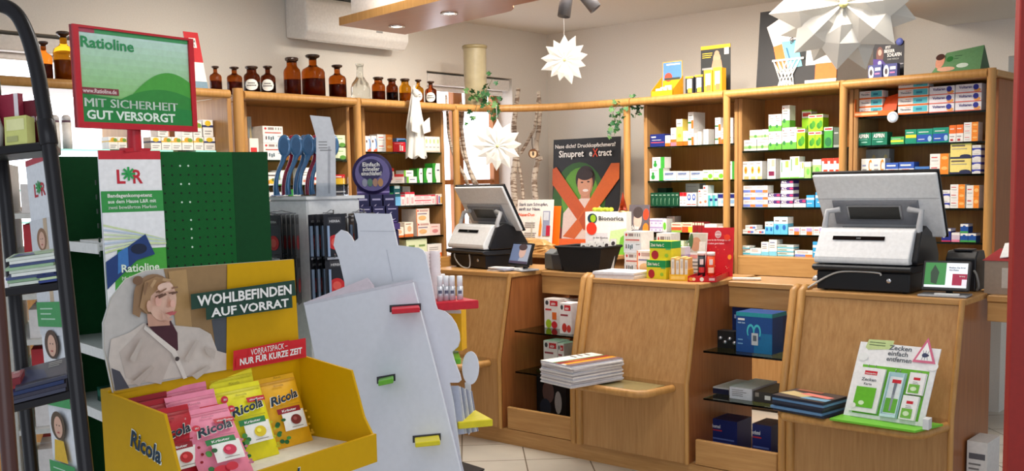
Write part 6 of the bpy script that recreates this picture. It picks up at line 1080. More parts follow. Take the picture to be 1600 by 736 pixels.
for i, z in enumerate(sz):
    for k in range(5):
        kx += 1; a0 = -.30+.125*k; hh = min(.115, (sz[i+1]-z if i < 7 else .16)-.035); mb = hb(MB(), a0, .06, z+.0005, a0+.105, .17, z+hh, (236, 230, 228) if (k+i) % 3 else (190, 40, 50)); F2 = Face(mb, h_(a0+.105, .17, z+.0005), -WU*.105, UZ*hh) if (WU.cross(UZ)).dot(WN) < 0 else Face(mb, h_(a0, .17, z+.0005), WU*.105, UZ*hh)
        F2.ell(.5, .45, .3, .34, (186, 26, 44) if (k+i) % 3 else (236, 226, 220)).rect(.1, .85, .9, .97, (186, 26, 44)); thing(mb, 'dressing_pack', h_(a0, .1, z), 'red and white pack, %s from right on the %s white shelf from below' % (ORD[5-k], ORD[i+1]), 'pack', 'red and white packs on the white shelf')

# ------------------------------------------------------------ herb sweet floor display
a = R(7.5); RU = V((-math.sin(a), math.cos(a), 0)); RN = V((math.cos(a), math.sin(a), 0)); RB0 = aD(360, 500, 2.1); RB0.z = 0
r = lambda a_, b_, z: RB0+RU*a_+RN*b_+UZ*z
YL = mt((206, 158, 0), .5, spec=.2, var=.02); YLD = mt((238, 232, 214), .6)
def rb(mb, a0, b0, z0, a1, b1, z1, m): return mb.hexa([r(a0, b0, z0), r(a1, b0, z0), r(a1, b1, z0), r(a0, b1, z0)], [r(a0, b0, z1), r(a1, b0, z1), r(a1, b1, z1), r(a0, b1, z1)], m)
o = root('floor_display', r(-.05, .1, 0), 'yellow cardboard floor display of herb sweets with header card at left', 'display stand')
L0, L1 = -.283, .188
def logo(f, a_, b_, w_, h_k):   # brand script with pale outline, tilted upwards
    f.txt('Ricola', a_-w_*.02, b_-.012*h_k, .17*h_k, (236, 240, 226), w_*1.04, 2); f.txt('Ricola', a_, b_, .155*h_k, (16, 46, 66), w_, 2)
def tier(zf_, tag, full):
    t = root('x', (0, 0, 0)) if False else None
    part(rb(MB(), L0, .0, zf_-.006, L1, .208, zf_, YLD), 'tray_floor', o)
    part(rb(MB(), L0, -.006, zf_-.03, L1, .0, zf_+.18, YL), 'tray_back', o)
    for s, x0 in (('l', L0-.006), ('r', L1)):
        mb = MB(); mb.prism([r(x0, -.006, zf_-.035), r(x0, .208, zf_-.035), r(x0, .208, zf_+.025), r(x0, .186, zf_+.06), r(x0, .155, zf_+.158), r(x0, .0, zf_+.18), r(x0, -.006, zf_+.18)], RU*.006, YL)
        if s == 'l':
            f = Face(mb, r(x0, .0, zf_-.03), RN*.2, UZ*.2) if RN.cross(UZ).dot(-RU) > 0 else Face(mb, r(x0, .2, zf_-.03), -RN*.2, UZ*.2)
            mb.text('Ricola', f.p(.27, .60, 2), f.u*1-f.v*.28, f.v+f.u*.05, .048, mt((236, 240, 226)), .092, 2); mb.text('Ricola', f.p(.28, .605, 4), f.u*1-f.v*.28, f.v+f.u*.05, .043, mt((16, 46, 66)), .088, 2)
        part(mb, 'side_wall', o)
    mb = rb(MB(), L0-.006, .2085, zf_-.035, L1+.006, .216, zf_+.026, YL); f = Face(mb, r(L0, .216, zf_-.035), RU*(L1-L0), UZ*.06); f.txt('Ricola', .355, .14, .60, (236, 240, 226), .215, 2).txt('Ricola', .36, .18, .54, (16, 46, 66), .205, 2)
    part(mb, 'front_lip', o)
tier(1.05, '', True); tier(.62, '', True); tier(.2, '', True)
part(rb(MB(), L0-.004, -.03, 0, L1+.004, -.0065, 1.235, YL), 'rear_wall', o)
part(rb(MB(), L0-.006, -.03, 0, L1+.006, .21, .10, YL), 'base', o)
# header card
zc_ = 1.226; px = [(178, 612), (163, 545), (162, 505), (174, 466), (198, 436), (228, 423), (255, 420), (458, 405), (467, 557)]
out = [aP(x, y, r(0, .0, 1), RN) for x, y in px]; out[0].z = out[-1].z = zc_
hd = MB(); hd.prism([p+RN*.0 for p in out], -RN*.0055, mt((196, 150, 20), .5), mt((230, 226, 216), .6))
W0 = (L1-L0); f = Face(hd, r(L0, .0, zc_), RU*W0, UZ*.22); f.k = 1
sx = lambda x: ((x-L0)/W0)
loc = lambda x, y: (lambda p: (((p-r(0, 0, 0)).dot(RU)-L0)/W0, (p.z-zc_)/.22))(aP(x, y, r(0, 0, 1), RN))
pf = lambda pts, c: f.pol([loc(*q) for q in pts], c)
pf([(178, 611), (163, 545), (162, 505), (174, 466), (198, 436), (228, 423), (255, 420), (354, 413), (352, 578)], (196, 190, 184))       # grey-white room
pf([(255, 420), (354, 413), (353, 560), (290, 560)], (150, 118, 78)); pf([(330, 500), (353, 490), (353, 560), (338, 556)], (80, 84, 92)); pf([(262, 424), (290, 421), (300, 520), (275, 520)], (176, 140, 92))
pf([(354, 413), (458, 405), (467, 557), (352, 578)], mt((206, 158, 0), .5, spec=.2, var=.02))
pf([(176, 605), (168, 560), (172, 530), (200, 520), (222, 505), (268, 508), (310, 512), (328, 522), (338, 548), (352, 552), (352, 578)], (206, 194, 184)); pf([(250, 600), (272, 545), (258, 530), (236, 512), (225, 506), (205, 530), (185, 550), (195, 590)], (192, 178, 168)); pf([(172, 575), (178, 610), (200, 606), (185, 580)], (70, 70, 80))
pf([(226, 506), (240, 500), (264, 500), (275, 520), (276, 547), (270, 549), (250, 530)], (70, 28, 40)); pf([(224, 508), (272, 546), (290, 590), (284, 592), (266, 552), (222, 514)], (222, 212, 202)); 
def el(cx, cy, rx, ry, c):
    u_, v_ = loc(cx, cy); u2, v2 = loc(cx+rx, cy); _, v3 = loc(cx, cy-ry); f.ell(u_, v_, u2-u_, v3-v_, c)
el(237, 460, 30, 32, (150, 116, 84)); pf([(206, 460), (204, 490), (215, 496), (222, 470)], (150, 116, 84)); el(212, 438, 8, 7, (124, 92, 66))
pf([(226, 490), (228, 510), (262, 508), (260, 492)], (196, 150, 128)); el(250, 468, 22, 33, (222, 182, 160)); pf([(222, 440), (240, 432), (262, 436), (250, 444), (232, 462), (226, 490), (214, 480)], (168, 132, 94))
pf([(238, 463), (250, 458), (250, 460), (240, 465)], (110, 78, 60)); pf([(258, 457), (268, 455), (268, 457), (260, 459)], (110, 78, 60)); pf([(238, 456), (250, 450), (250, 452), (240, 458)], (140, 104, 78)); pf([(257, 449), (268, 447), (268, 449), (259, 451)], (140, 104, 78)); pf([(258, 462), (264, 478), (256, 480)], (202, 156, 134)); pf([(252, 489), (266, 485), (262, 491)], (186, 96, 96)); el(271, 560, 3.5, 3.5, (60, 50, 50)); el(227, 478, 4, 9, (214, 170, 148))
pf([(196, 560), (214, 528), (218, 530), (204, 566)], (190, 178, 168)); pf([(282, 560), (300, 530), (304, 532), (288, 566)], (188, 176, 166)); pf([(312, 540), (330, 548), (328, 560), (316, 552)], (184, 172, 162)); pf([(200, 596), (230, 570), (234, 574), (210, 602)], (184, 170, 160)); pf([(292, 586), (318, 570), (322, 574), (300, 592)], (188, 176, 166))
el(240, 470, 5, 8, (226, 172, 154)); el(262, 474, 4, 6, (228, 176, 158)); el(250, 448, 12, 7, (232, 196, 176)); pf([(243, 482), (251, 496), (262, 497), (257, 501), (246, 499)], (206, 162, 142)); pf([(226, 446), (232, 436), (236, 438), (229, 450)], (186, 150, 110)); pf([(214, 452), (220, 440), (223, 442), (217, 462)], (136, 102, 72)); pf([(246, 434), (258, 436), (254, 440), (244, 438)], (186, 150, 110)); pf([(237, 463), (249, 457), (251, 460), (239, 466)], (104, 72, 56)); pf([(257, 457), (267, 454), (268, 457), (259, 460)], (104, 72, 56)); pf([(237, 456), (250, 449), (250, 451.5), (238, 458.5)], (134, 98, 74)); pf([(257, 449), (267, 446.5), (268, 449), (258, 451)], (134, 98, 74)); pf([(251, 489), (259, 487), (266, 485), (262, 491), (255, 492)], (186, 90, 92))
def slab(pts, c, txt, col, bold=1):
    pf(pts, c); (a0, b0), (a1, b1), (a3, b3) = loc(*pts[0]), loc(*pts[1]), loc(*pts[3]); o_ = f.p(a0, b0); uu = f.u*(a1-a0)+f.v*(b1-b0); vv = f.u*(a3-a0)+f.v*(b3-b0)
    hd.text(txt, o_+uu*.05+vv*.18+RN*.0006, uu, vv, vv.length*.93, mt(col), uu.length*.9, bold); f.k += 1
slab([(288, 483), (452, 461), (450, 437), (287, 459)], (24, 62, 48), 'WOHLBEFINDEN', W_, 3); slab([(311, 499), (446, 480), (445, 459), (310, 479)], (24, 62, 48), 'AUF VORRAT', W_, 3)
pf([(352, 578), (467, 557), (466, 527), (353, 547)], (206, 26, 36)); slab([(376, 557), (440, 544), (440, 530), (376, 543)], (206, 26, 36), 'VORRATSPACK –', W_, 0); slab([(356, 573), (464, 552), (464, 537), (356, 558)], (206, 26, 36), 'NUR FÜR KURZE ZEIT', W_, 3)
part(hd, 'header_card', o, label='header card with a resting person in a beige cardigan')
# sweets bags
class BagFace(Face):
    def p(s, a_, b_, lift=None):
        bl = s.dep*max(0, 1-(2*a_-1)**2)**.7*max(0, math.sin(math.pi*min(1, max(0, b_))))**.6
        return s.o+s.u*a_+s.v*b_+s.n*(bl+s.st*(s.k if lift is None else lift))
    def rect(s, a0, b0, a1, b1, c, n=6):
        m = mt(c); vs = [s.p(a0+(a1-a0)*i/n, b0+(b1-b0)*j/n) for j in range(n+1) for i in range(n+1)]
        s.mb.add(vs, [(j*(n+1)+i, j*(n+1)+i+1, (j+1)*(n+1)+i+1, (j+1)*(n+1)+i) for j in range(n) for i in range(n)], m, True); s.k += 1; return s
    def txt(s, t, a_, b_, h, c, w=None, bold=1, al='l', rot=0):
        vs, fs, L = textmesh(t, bold); sx_ = w/L; s.mb.add([s.p(a_+p[0]*sx_, b_+p[1]*h*1.4+rot*p[0]*sx_) for p in vs], fs, mt(c)); s.k += 1; return s
def bag(pos, w_, hgt, yaw, lean, base, art, label, zf_=1.0505, grp='sweet bags in the yellow floor display'):
    uu = (RU*math.cos(R(yaw))+RN*math.sin(R(yaw))); nn = (RN*math.cos(R(yaw))-RU*math.sin(R(yaw))); vv = (UZ*math.cos(R(lean))-nn*math.sin(R(lean))); nf = uu.cross(vv)
    P = r(pos[0], pos[1], zf_)-uu*(w_/2)
    rt = root('sweet_bag', r(pos[0], pos[1], zf_), label, 'bag', grp); mb = MB(); f = BagFace(mb, P, uu*w_, vv*hgt, .0006); f.dep = .012; f.k = 0; f.rect(0, 0, 1, 1, base, 14)
    f2 = BagFace(mb, P+uu*w_, -uu*w_, vv*hgt, .0003); f2.dep = .010; f2.k = 0; f2.rect(0, 0, 1, 1, base, 10); part(mb, 'pouch', rt)
    mb = MB(); f = BagFace(mb, P, uu*w_, vv*hgt, .0006); f.dep = .012; f.k = 2
    dk = tuple(int(v*.8) for v in base)
    for k in range(5): f.rect(.02, .955+.009*k, .98, .958+.009*k, dk, 3)
    f.txt('Ricola', .36, .90, .03, dk, .25, 2); 
    if art[0] == 'r': f.rect(.55, .78, 1.0, .85, (196, 30, 50)); f.txt('ohne Zucker', .6, .80, .025, W_, .36)
    f.txt('Ricola', .13, .615, .14, (244, 244, 230), .76, 2, rot=.10); f.txt('Ricola', .15, .625, .125, (18, 44, 60), .72, 2, rot=.10); f.rect(.18, .585, .85, .60, dk, 3)
    f.rect(.3, .22, .88, .50, (246, 244, 236)); f.rect(.22, .48, .80, .56, (50, 130, 70) if art[0] == 'r' else (150, 30, 40)); f.txt('Kräuter', .32, .50, .035, W_, .36); f.ell(.6, .36, .13, .075, art[1], 16); f.ell(.57, .375, .05, .03, tuple(min(255, v+40) for v in art[1]), 10); f.rect(.45, .25, .75, .26, (150, 140, 130), 3)
    rn = random.Random(len(label))
    for k in range(9): x, y = .08+.22*rn.random(), .06+.34*rn.random(); f.ell(x, y, .06, .022+.02*rn.random(), ((40, 110, 50), (70, 140, 60), (30, 90, 44))[k % 3], 8)
    if len(art) > 2: f.ell(.30, .10, .16, .07, art[2], 14); f.ell(.5, .12, .12, .06, art[2], 14)
    for k in range(6): f.ell(.90-.05*(k % 2), .14+.1*k if k < 4 else .1, .035, .02, dk, 7)
    if art[0] == 'r': f.ell(.1, .74, .08, .045, (206, 40, 60), 14); f.txt('NEU', .06, .728, .022, W_, .08)
    part(mb, 'printed_front', rt); cr_ = MB(); f = BagFace(cr_, P, uu*w_, vv*hgt, .0006); f.dep = .012; f.k = 0; cr_.obox(P+vv*hgt, uu*w_, vv*.010, nf*.001, base); part(cr_, 'crimped_seal', rt)
PK, LY, OY, RR = (238, 138, 164), (232, 222, 30), (236, 176, 24), (186, 24, 40)
bag((-.215, .100), .105, .140, 4, 20, RR, ('g', (190, 40, 40)), 'dark red sweet bag standing frontmost behind the pink bags')
bag((-.222, .060), .105, .150, 2, 16, (170, 20, 36), ('g', (190, 40, 40)), 'dark red sweet bag, second row at the left tray wall')
bag((-.226, .022), .105, .155, 2, 5, (150, 18, 32), ('g', (190, 40, 40)), 'dark red sweet bag, rearmost at the left tray wall')
bag((-.135, .135), .112, .140, 6, 33, PK, ('r', (206, 50, 80), (206, 40, 60)), 'pink sweet bag with strawberries, in front and whole')
bag((-.135, .085), .112, .155, 4, 22, PK, ('r', (206, 50, 80), (206, 40, 60)), 'pink sweet bag half hidden behind the front pink bag')
bag((-.13, .040), .112, .160, 2, 14, (232, 130, 158), ('r', (206, 50, 80), (206, 40, 60)), 'pink sweet bag rearmost of the three pink ones')
bag((-.015, .080), .112, .150, 4, 22, LY, ('r', (226, 200, 40)), 'lemon yellow sweet bag in front, right of the pink bags'); bag((-.008, .040), .112, .168, 2, 14, (236, 226, 40), ('r', (226, 200, 40)), 'lemon yellow sweet bag rising behind the front lemon one')
bag((.105, .060), .108, .145, 3, 22, OY, ('g', (120, 40, 36)), 'orange yellow sweet bag in front at the right'); bag((.12, .02), .108, .155, 2, 10, (240, 180, 30), ('g', (120, 40, 36)), 'orange yellow sweet bag behind the front orange one')
for k in range(4): bag((-.18+.11*k, .09), .1, .14, 3, 20, (110, 40, 90), ('g', (150, 60, 120)), 'purple sweet bag on the lower tray, %s from left' % ORD[k+1], .6205)

# ------------------------------------------------------------ white spinner rack with packs and blue spoon-shaped combs
SD = 3.8; SC_ = aD(483, 400, SD); SC_.z = 0; vd = V((FW.x, FW.y, 0)).normalized(); rv = V((RX.x, RX.y, 0)).normalized()
e1 = (rv*.90+vd*.45).normalized(); e2 = (-rv*.84+vd*.54).normalized()   # right face and left face directions
ztop = aD(483, 312, SD).z; SPN = mt((236, 236, 236), .4)
o = root('spinner_rack', SC_+e1*.12+e2*.12, 'white rotating rack of black blister packs behind the floor displays', 'rack')
sp = MB(); LW = .205
b4 = [SC_, SC_+e1*LW, SC_+e1*LW+e2*LW, SC_+e2*LW]; sp.hexa([p+UZ*.25 for p in b4], [p+UZ*ztop for p in b4], SPN); part(sp, 'column', o, .006)
c0 = SC_+(e1+e2)*LW/2; lg = MB(); part(MB().lathe([(0, .012), (.2, .012), (.2, .03), (.05, .05), (.03, .25), (0, .25)], c0, SPN, 24), 'foot', o)
tt = [c0+(p-c0)*1.1 for p in b4]; part(MB().hexa([p+UZ*(ztop+.0005) for p in tt], [p+UZ*(ztop+.012) for p in tt], SPN), 'top_plate', o)
CRD = mt((26, 26, 34), .3)
def cards(face, off, z, n, grp_nm):
    d, nrm = (e1, (e1.cross(UZ)).normalized()) if face == 'r' else (e2, (UZ.cross(e2)).normalized())
    if nrm.dot(toc(SC_)) < 0: nrm = -nrm
    p0 = SC_+d*off+UZ*z; hw = MB()
    hw.tube([p0+nrm*.001, p0+nrm*.13, p0+nrm*.135+UZ*.012], .0022, mt((170, 170, 176), .25, .9), 7); hw.tube([p0+nrm*.001+d*.012, p0+nrm*.06+d*.012+UZ*.012, p0+nrm*.125+UZ*.010], .0018, mt((170, 170, 176), .25, .9), 7); part(hw, 'hook', o)
    for k in range(n):
        fr = k/max(1, n-1); q = p0+nrm*.052+d*(-.055+.11*k/max(1, n-2)) if k < n-1 else p0+nrm*.108+d*.01; tilt = R(-56) if k < n-1 else R(-6); dd = (d*math.cos(tilt)+nrm*math.sin(tilt)*.9).normalized(); w_, hh = .085, .17
        mb = MB(); b_ = q-dd*(w_/2)-UZ*(hh+.004); sgn = 1 if dd.cross(UZ).dot(nrm) > 0 else -1
        if sgn < 0: b_ = b_+dd*w_; dd = -dd
        f = board(mb, b_, dd*w_, UZ*hh, .0015, CRD); f.rect(.2, .80, .8, .94, (60, 60, 66)).txt('HERBA', .26, .83, .05, (200, 200, 204), .48).ell(.5, .40, .36, .16, (206, 40, 44)).ell(.5, .40, .2, .09, (226, 90, 80)); nn = f.n; f.rect(.1, .03, .9, .08, (170, 176, 190))
        fb_ = Face(mb, b_+dd*w_-nn*.0015, -dd*w_, UZ*hh); fb_.ell(.5, .40, .36, .16, (206, 40, 44)).rect(.2, .80, .8, .94, (60, 60, 66))
        mb.obox(b_+dd*(w_*.12)+UZ*(hh*.1)+nn*.001, dd*(w_*.10), UZ*(hh*.66), nn*.008, mt((150, 170, 200), .1, .3)); 
        thing(mb, 'blister_pack', q, 'black blister pack with red disc, %s on %s' % ('rearmost' if k == 0 else ('frontmost' if k == n-1 else '%s from back' % ORD[k+1]), grp_nm), 'pack', 'black blister packs on the spinner rack')
zr = [aD(483, y, SD).z for y in (333, 400)]
for i, z in enumerate(zr):
    rw = ['the upper', 'the lower'][i]
    cards('l', .165, z, 5, rw+' leftmost hook'); cards('l', .06, z, 7, rw+' second hook from left'); cards('r', .06, z, 7, rw+' third hook from left'); cards('r', .175, z, 5, rw+' rightmost hook')
part(MB().tube([aD(540, 340, SD), aD(560, 336, SD), aD(572, 332, SD)], .004, mt((200, 200, 206), .2, .9), 7), 'side_hook', o)
# acrylic stand with shoehorn-like blue combs
zt2 = ztop+.0125; tb_ = MB(); A0 = aD(410, 306, SD+.02); 
ho = root('acrylic_holder', c0+UZ*zt2, 'clear acrylic holder on the spinner top with the spoon-shaped pieces', 'holder'); axx = rv; ayy = vd
hk = lambda x, y, z: V((c0.x, c0.y, zt2))+axx*x+ayy*y+UZ*z
hx0, hx1 = -.155, .125
for y in (-.05, .05): part(MB().hexa([hk(hx0, y, 0), hk(hx1, y, 0), hk(hx1, y+.003, 0), hk(hx0, y+.003, 0)], [hk(hx0, y, .07), hk(hx1, y, .07), hk(hx1, y+.003, .07), hk(hx0, y+.003, .07)], ACRYL), 'plate', ho)
part(MB().hexa([hk(hx0, -.05, 0), hk(hx1, -.05, 0), hk(hx1, .053, 0), hk(hx0, .053, 0)], [hk(hx0, -.05, .003), hk(hx1, -.05, .003), hk(hx1, .053, .003), hk(hx0, .053, .003)], ACRYL), 'floor', ho)
SPB = mt((76, 122, 166), .15, .2, coat=.6); SPD = mt((58, 96, 136), .25)
for k in range(9):
    x = -.135+.045*(k % 5) + (.022 if k > 4 else 0); y = -.02 if k < 5 else .02; col = SPB if k not in (5, 7, 8) else mt((180, 30, 60), .15, coat=.6); D_ = SD-.02
    rt = root('spoon_shaped_brush', hk(x, y, .004), '%s spoon-shaped brush, %s from left in the %s row of the holder' % ('blue' if k not in (5, 7, 8) else 'red', ORD[(k % 5)+1], 'front' if k < 5 else 'rear'), 'brush', 'spoon-shaped brushes in the acrylic holder')
    pth = [hk(x, y, .006), hk(x-.002, y, .04), hk(x+.006, y, .085), hk(x+.026, y, .13), hk(x+.035, y, .155)]
    hm = MB(); sp_ = spline(pth, 5); hm.tube(sp_, [.013-.005*math.sin(math.pi*i/len(sp_)) for i in range(len(sp_))], col, 10); part(hm, 'handle', rt)
    hc = hk(x+.037, y, .190); hm = MB(); pr = []
    N = 24; vs = [hc+ayy*-.006]; ring = []
    for (s_, dy) in ((.6, -.006), (.92, -.005), (1, 0), (.9, .005), (.5, .007)):
        for j in range(N): t = 2*math.pi*j/N; ring.append(hc+axx*(.026*s_*math.cos(t))+UZ*(.043*s_*math.sin(t))+ayy*dy)
    hm.add(ring, [(i*N+j, i*N+(j+1) % N, (i+1)*N+(j+1) % N, (i+1)*N+j) for i in range(4) for j in range(N)]+[tuple(range(N-1, -1, -1)), tuple(4*N+j for j in range(N))], col, True); part(hm, 'spoon_head', rt)
    part(MB().disc(hc-ayy*.0066, axx*.017, UZ*.032, SPD, 20), 'inlay', rt)
ps = MB(); P4 = [(484, 180), (516, 183), (524, 215), (525, 307), (494, 307), (494, 215)]; Dp = SD-.02; pw = [aD(x, y, Dp) for x, y in P4]
lo = [V(pw[4]), V(pw[3]), V(pw[2]), V(pw[5])]; ps.add(lo+[pw[1], pw[0]], [(0, 1, 2, 3), (3, 2, 4, 5)], mt((214, 214, 218), .4)); nn = toc(pw[3]).normalized()
f = Face(ps, lo[0], lo[1]-lo[0], lo[3]-lo[0]); f.lines(.12, .92, .5, 3, .05, .012).rect(.6, .05, .72, .85, (176, 176, 182)).lines(.2, .78, .6, 1, .1, .01); f = Face(ps, lo[3], lo[2]-lo[3], pw[5]-lo[3]); f.rect(.35, .4, .6, .62, (90, 90, 96)).lines(.1, .85, .3, 2, .1, .03).lines(.3, .15, .6, 2, .1, .03)
ps.add([p-nn*.002 for p in lo]+[pw[1]-nn*.002, pw[0]-nn*.002], [(3, 2, 1, 0), (5, 4, 2, 3)], mt((206, 206, 210), .4)); pt = root('paper_sign', lo[0], 'white printed sheet leaning backwards in a clear holder on the spinner', 'sign'); part(ps, 'sheet', pt)
part(MB().obox(lo[0]-nn*.012, (lo[1]-lo[0])*1.05, UZ*.05, nn*.002, ACRYL).obox(lo[0]+nn*.004, (lo[1]-lo[0])*1.05, UZ*.05, nn*.002, ACRYL) if False else MB().obox(lo[0]+nn*.004, (lo[1]-lo[0])*1.05, UZ*.05, nn*.002, ACRYL), 'clear_pocket', pt)
# purple sleep display with round sign standing behind the rack
pd = aD(592, 345, 4.4); pz = pd.z; o = root('floor_display', (pd.x, pd.y, 0), 'purple floor display with round slogan sign behind the white cut-out', 'display stand'); PU, PUD = mt((84, 58, 130), .4), mt((44, 36, 84), .4)
u_ = (rv*.96+vd*.26).normalized(); n_ = u_.cross(UZ); n_ = n_ if n_.dot(toc(pd)) > 0 else -n_
pk = lambda x, y, z: pd+u_*x-n_*y+UZ*(z)
def pb(mb, x0, y0, z0, x1, y1, z1, m): return mb.hexa([pk(x0, y0, z0), pk(x1, y0, z0), pk(x1, y1, z0), pk(x0, y1, z0)], [pk(x0, y0, z1), pk(x1, y0, z1), pk(x1, y1, z1), pk(x0, y1, z1)], m)
s_ = 4.4/F
part(pb(MB(), -.085, 0, -pz, .085, .20, -.04, PUD), 'pillar', o, .004); mb = pb(MB(), -.095, -.01, -.039, .09, .2, -.012, PU); f = Face(mb, pk(-.095, -.01, -.039), u_*.185, UZ*.027); f.lines(.1, .3, .8, 1, .1, .3, (190, 150, 210)); part(mb, 'tray', o)
mb = pb(MB(), -.07, .17, -.011, .075, .176, .24, PU); f = Face(mb, pk(-.07, .17, -.011), u_*.145, UZ*.25); f.rect(0, .52, 1, .55, (170, 150, 210)).rect(0, .40, 1, .43, (130, 100, 180)).rect(.2, .95, .8, 1, (180, 150, 200)); part(mb, 'back_card', o)
ct = pk(.0, .166, .205); mb = MB(); mb.lathe([(0, .004), (.09, .004), (.09, 0), (0, 0)], ct, (50, 40, 90), 32, n_); Fd = Face(mb, ct+n_*.0045-u_*.09-UZ*.09, u_*.18, UZ*.18); Fd.ell(.5, .5, .43, .43, (106, 96, 150)).ell(.46, .6, .3, .26, (40, 34, 84)).txt('Einfach', .26, .68, .1, W_, .42).txt('schneller', .26, .57, .1, W_, .42).txt('einschlafen!', .22, .46, .1, W_, .5)
for k, c in enumerate(((150, 150, 170), (90, 130, 110), (170, 130, 110), (190, 140, 90))): Fd.ell(.3+.13*k, .28, .065, .1, c)
part(mb, 'round_sign', o)
for k in range(6):
    x0 = -.08+.058*(k % 3); y0 = .02+.07*(k//3); hh = .062+.05*(k//3); mb = pb(MB(), x0, y0, -.0115, x0+.052, y0+.05, hh, (42, 40, 88)); f = Face(mb, pk(x0, y0, -.0115), u_*.052, UZ*(hh+.0115)); f.ell(.5, .4, .3, .26, (200, 190, 220)).ell(.6, .45, .24, .22, (42, 40, 88)).rect(.15, .8, .85, .86, (200, 190, 226)).rect(.15, .06, .85, .1, (150, 110, 190))
    thing(mb, 'medicine_carton', pk(x0, y0, -.0115), 'dark blue sleep carton with crescent, %s in the %s row of the purple display' % (['left', 'middle', 'right'][k % 3], 'front' if k < 3 else 'rear'), 'carton', 'sleep cartons in the purple display')

# ------------------------------------------------------------ white cardboard cut-out display with coloured trays
WD = 2.95; WC = mt((214, 215, 222), .6, var=.02); WCB = mt((200, 198, 206), .6)
nW = -(FW*.93+RX*.25); nW = (V((nW.x, nW.y, .10))).normalized(); wp = aD(660, 560, WD+.12)
q = lambda x, y, dd=0: aP(x, y, wp+nW*dd, nW)
o = root('cutout_display', (wp.x, wp.y, 0), 'white unprinted back of a leaning cardboard cut-out display with coloured trays', 'display stand')
outl = [(553, 333), (610, 334), (616, 360), (621, 383), (654, 387), (661, 391), (665, 398), (672, 432), (680, 474), (683, 483), (694, 486), (704, 494), (712, 506), (717, 520), (718, 532), (715, 542), (706, 550), (709, 562), (718, 585), (720, 594), (716, 598), (702, 598), (708, 630), (722, 736), (738, 850), (560, 850), (545, 600), (538, 441), (530, 406), (521, 383), (524, 367), (533, 359), (542, 362), (549, 370), (553, 378), (560, 372), (558, 350)]
part(MB().prism([q(*p) for p in outl], -nW*.008, WC), 'cutout_board', o)
q2 = lambda x, y: q(x, y, .002); ln_ = MB()
for x0, y0, x1, y1 in ((563, 361, 618, 361.6), (604, 390, 614, 440)): a_, b_ = q2(x0, y0), q2(x1, y1); d = (b_-a_).normalized().cross(nW)*.0006; ln_ = MB().poly([a_-d, b_-d, b_+d, a_+d], mt((170, 172, 182))); part(ln_, 'fold_line', o)
# leaning side box in front
bx = [(475, 476), (645, 442), (651, 470), (668, 520), (693, 640), (718, 736), (740, 850), (540, 850), (497, 560)]
bx = [(475, 477), (645, 441), (684, 590), (722, 745), (748, 850), (545, 850), (508, 640)]
dq = .10; part(MB().prism([q(x, y, dq) for x, y in bx], -nW*.010, WC), 'side_panel', o, .001)
part(MB().hexa([q(645, 441, dq-.0105), q(722, 745, dq-.0105), q(722, 745, .0005), q(645, 441, .0005)], [q(650, 440, dq-.0105), q(727, 744, dq-.0105), q(727, 744, .0005), q(650, 440, .0005)], WCB), 'box_edge', o)
part(MB().prism([q(478, 472, dq-.012), q(574, 434, .05), q(584, 446, .03), q(584, 452, dq-.012)], nW*-.004, mt((186, 176, 186), .6)), 'inner_flap', o)
part(MB().hexa([q(475, 477, dq-.0001), q(645, 441, dq-.0001), q(645, 441, dq-.010), q(475, 477, dq-.010)], [q(474, 473, dq-.0001), q(645, 437, dq-.0001), q(645, 437, dq-.010), q(474, 473, dq-.010)], WCB), 'top_fold', o)
def tab(pts, c, dep_, name='shelf_tab'):    # coloured tongue poking through a slot
    part(MB().prism([q(x, y, dq+.0005) for x, y in pts], nW*dep_, c), name, o, .002)
TR, TG, TY = mt((206, 34, 50), .4), mt((104, 176, 50), .4), mt((222, 206, 40), .4)
def tongue(x0, y0, x1, y1, hpx, c):
    a_, b_ = q(x0, y0, dq+.0005), q(x1, y1, dq+.0005); up_ = UZ*.014; ou = ((nW*V((1, 1, 0))).normalized()*.075+(b_-a_).normalized()*.03); part(MB().obox(a_, b_-a_, up_, ou, c), 'shelf_tongue', o, .002)
    e = MB(); f_ = Face(e, q(x0-3, y0+1, dq+.0003), q(x1+3, y1+1, dq+.0003)-q(x0-3, y0+1, dq+.0003), up_*1.5); part(f_.rect(0, 0, 1, 1, (60, 58, 62)).mb, 'slot', o)
tongue(612, 487, 655, 484, 8, TR); tongue(592, 599, 615, 594, 10, TG); tongue(648, 691, 686, 687, 10, TY)
# trays on its printed side, seen beyond the outline
def tray(x0, y0, x1, y1, x2, y2, hp, c, back):
    a_, b_ = q(x0, y0, -.012), q(x1, y1, -.012); c_ = q(x2, y2, -back); c_.z = b_.z; t = UZ*(hp*3.1/F)
    d_ = a_+(c_-b_); part(MB().hexa([a_-t, b_-t, c_-t, d_-t], [a_, b_, c_, d_], c), 'tray', o, .002); return a_, b_, c_, d_
tr1 = tray(672, 474, 748, 469, 700, 465, 13, TR, .16)
tr2 = tray(700, 561, 720, 560, 716, 558, 9, TG, .16); tr3 = tray(716, 660, 770, 655, 736, 648, 11, TY, .16)
part(MB().prism([q(735+13*math.cos(t*math.pi/14), 575+26*math.sin(t*math.pi/14), -.03) for t in range(28)], -nW*.005, WC), 'side_disc', o)
lp = MB()
for k in range(9):
    x0 = 704+2.6*k
    lf_ = MB().prism([q(x0, 603+2*k, -.02-.012*k), q(x0+12, 603+1*k, -.02-.012*k), q(x0+22, 678-.5*k, -.02-.012*k), q(x0+7, 680-.5*k, -.02-.012*k)], -nW*.006, ((176, 180, 196), (214, 214, 222), (140, 146, 168))[k % 3])
    thing(lf_, 'leaflet', q(x0, 680, -.02), 'pale leaflet standing in the cut-out display pocket, %s from left' % ORD[k+1], 'leaflet', 'leaflets in the cut-out display pocket')
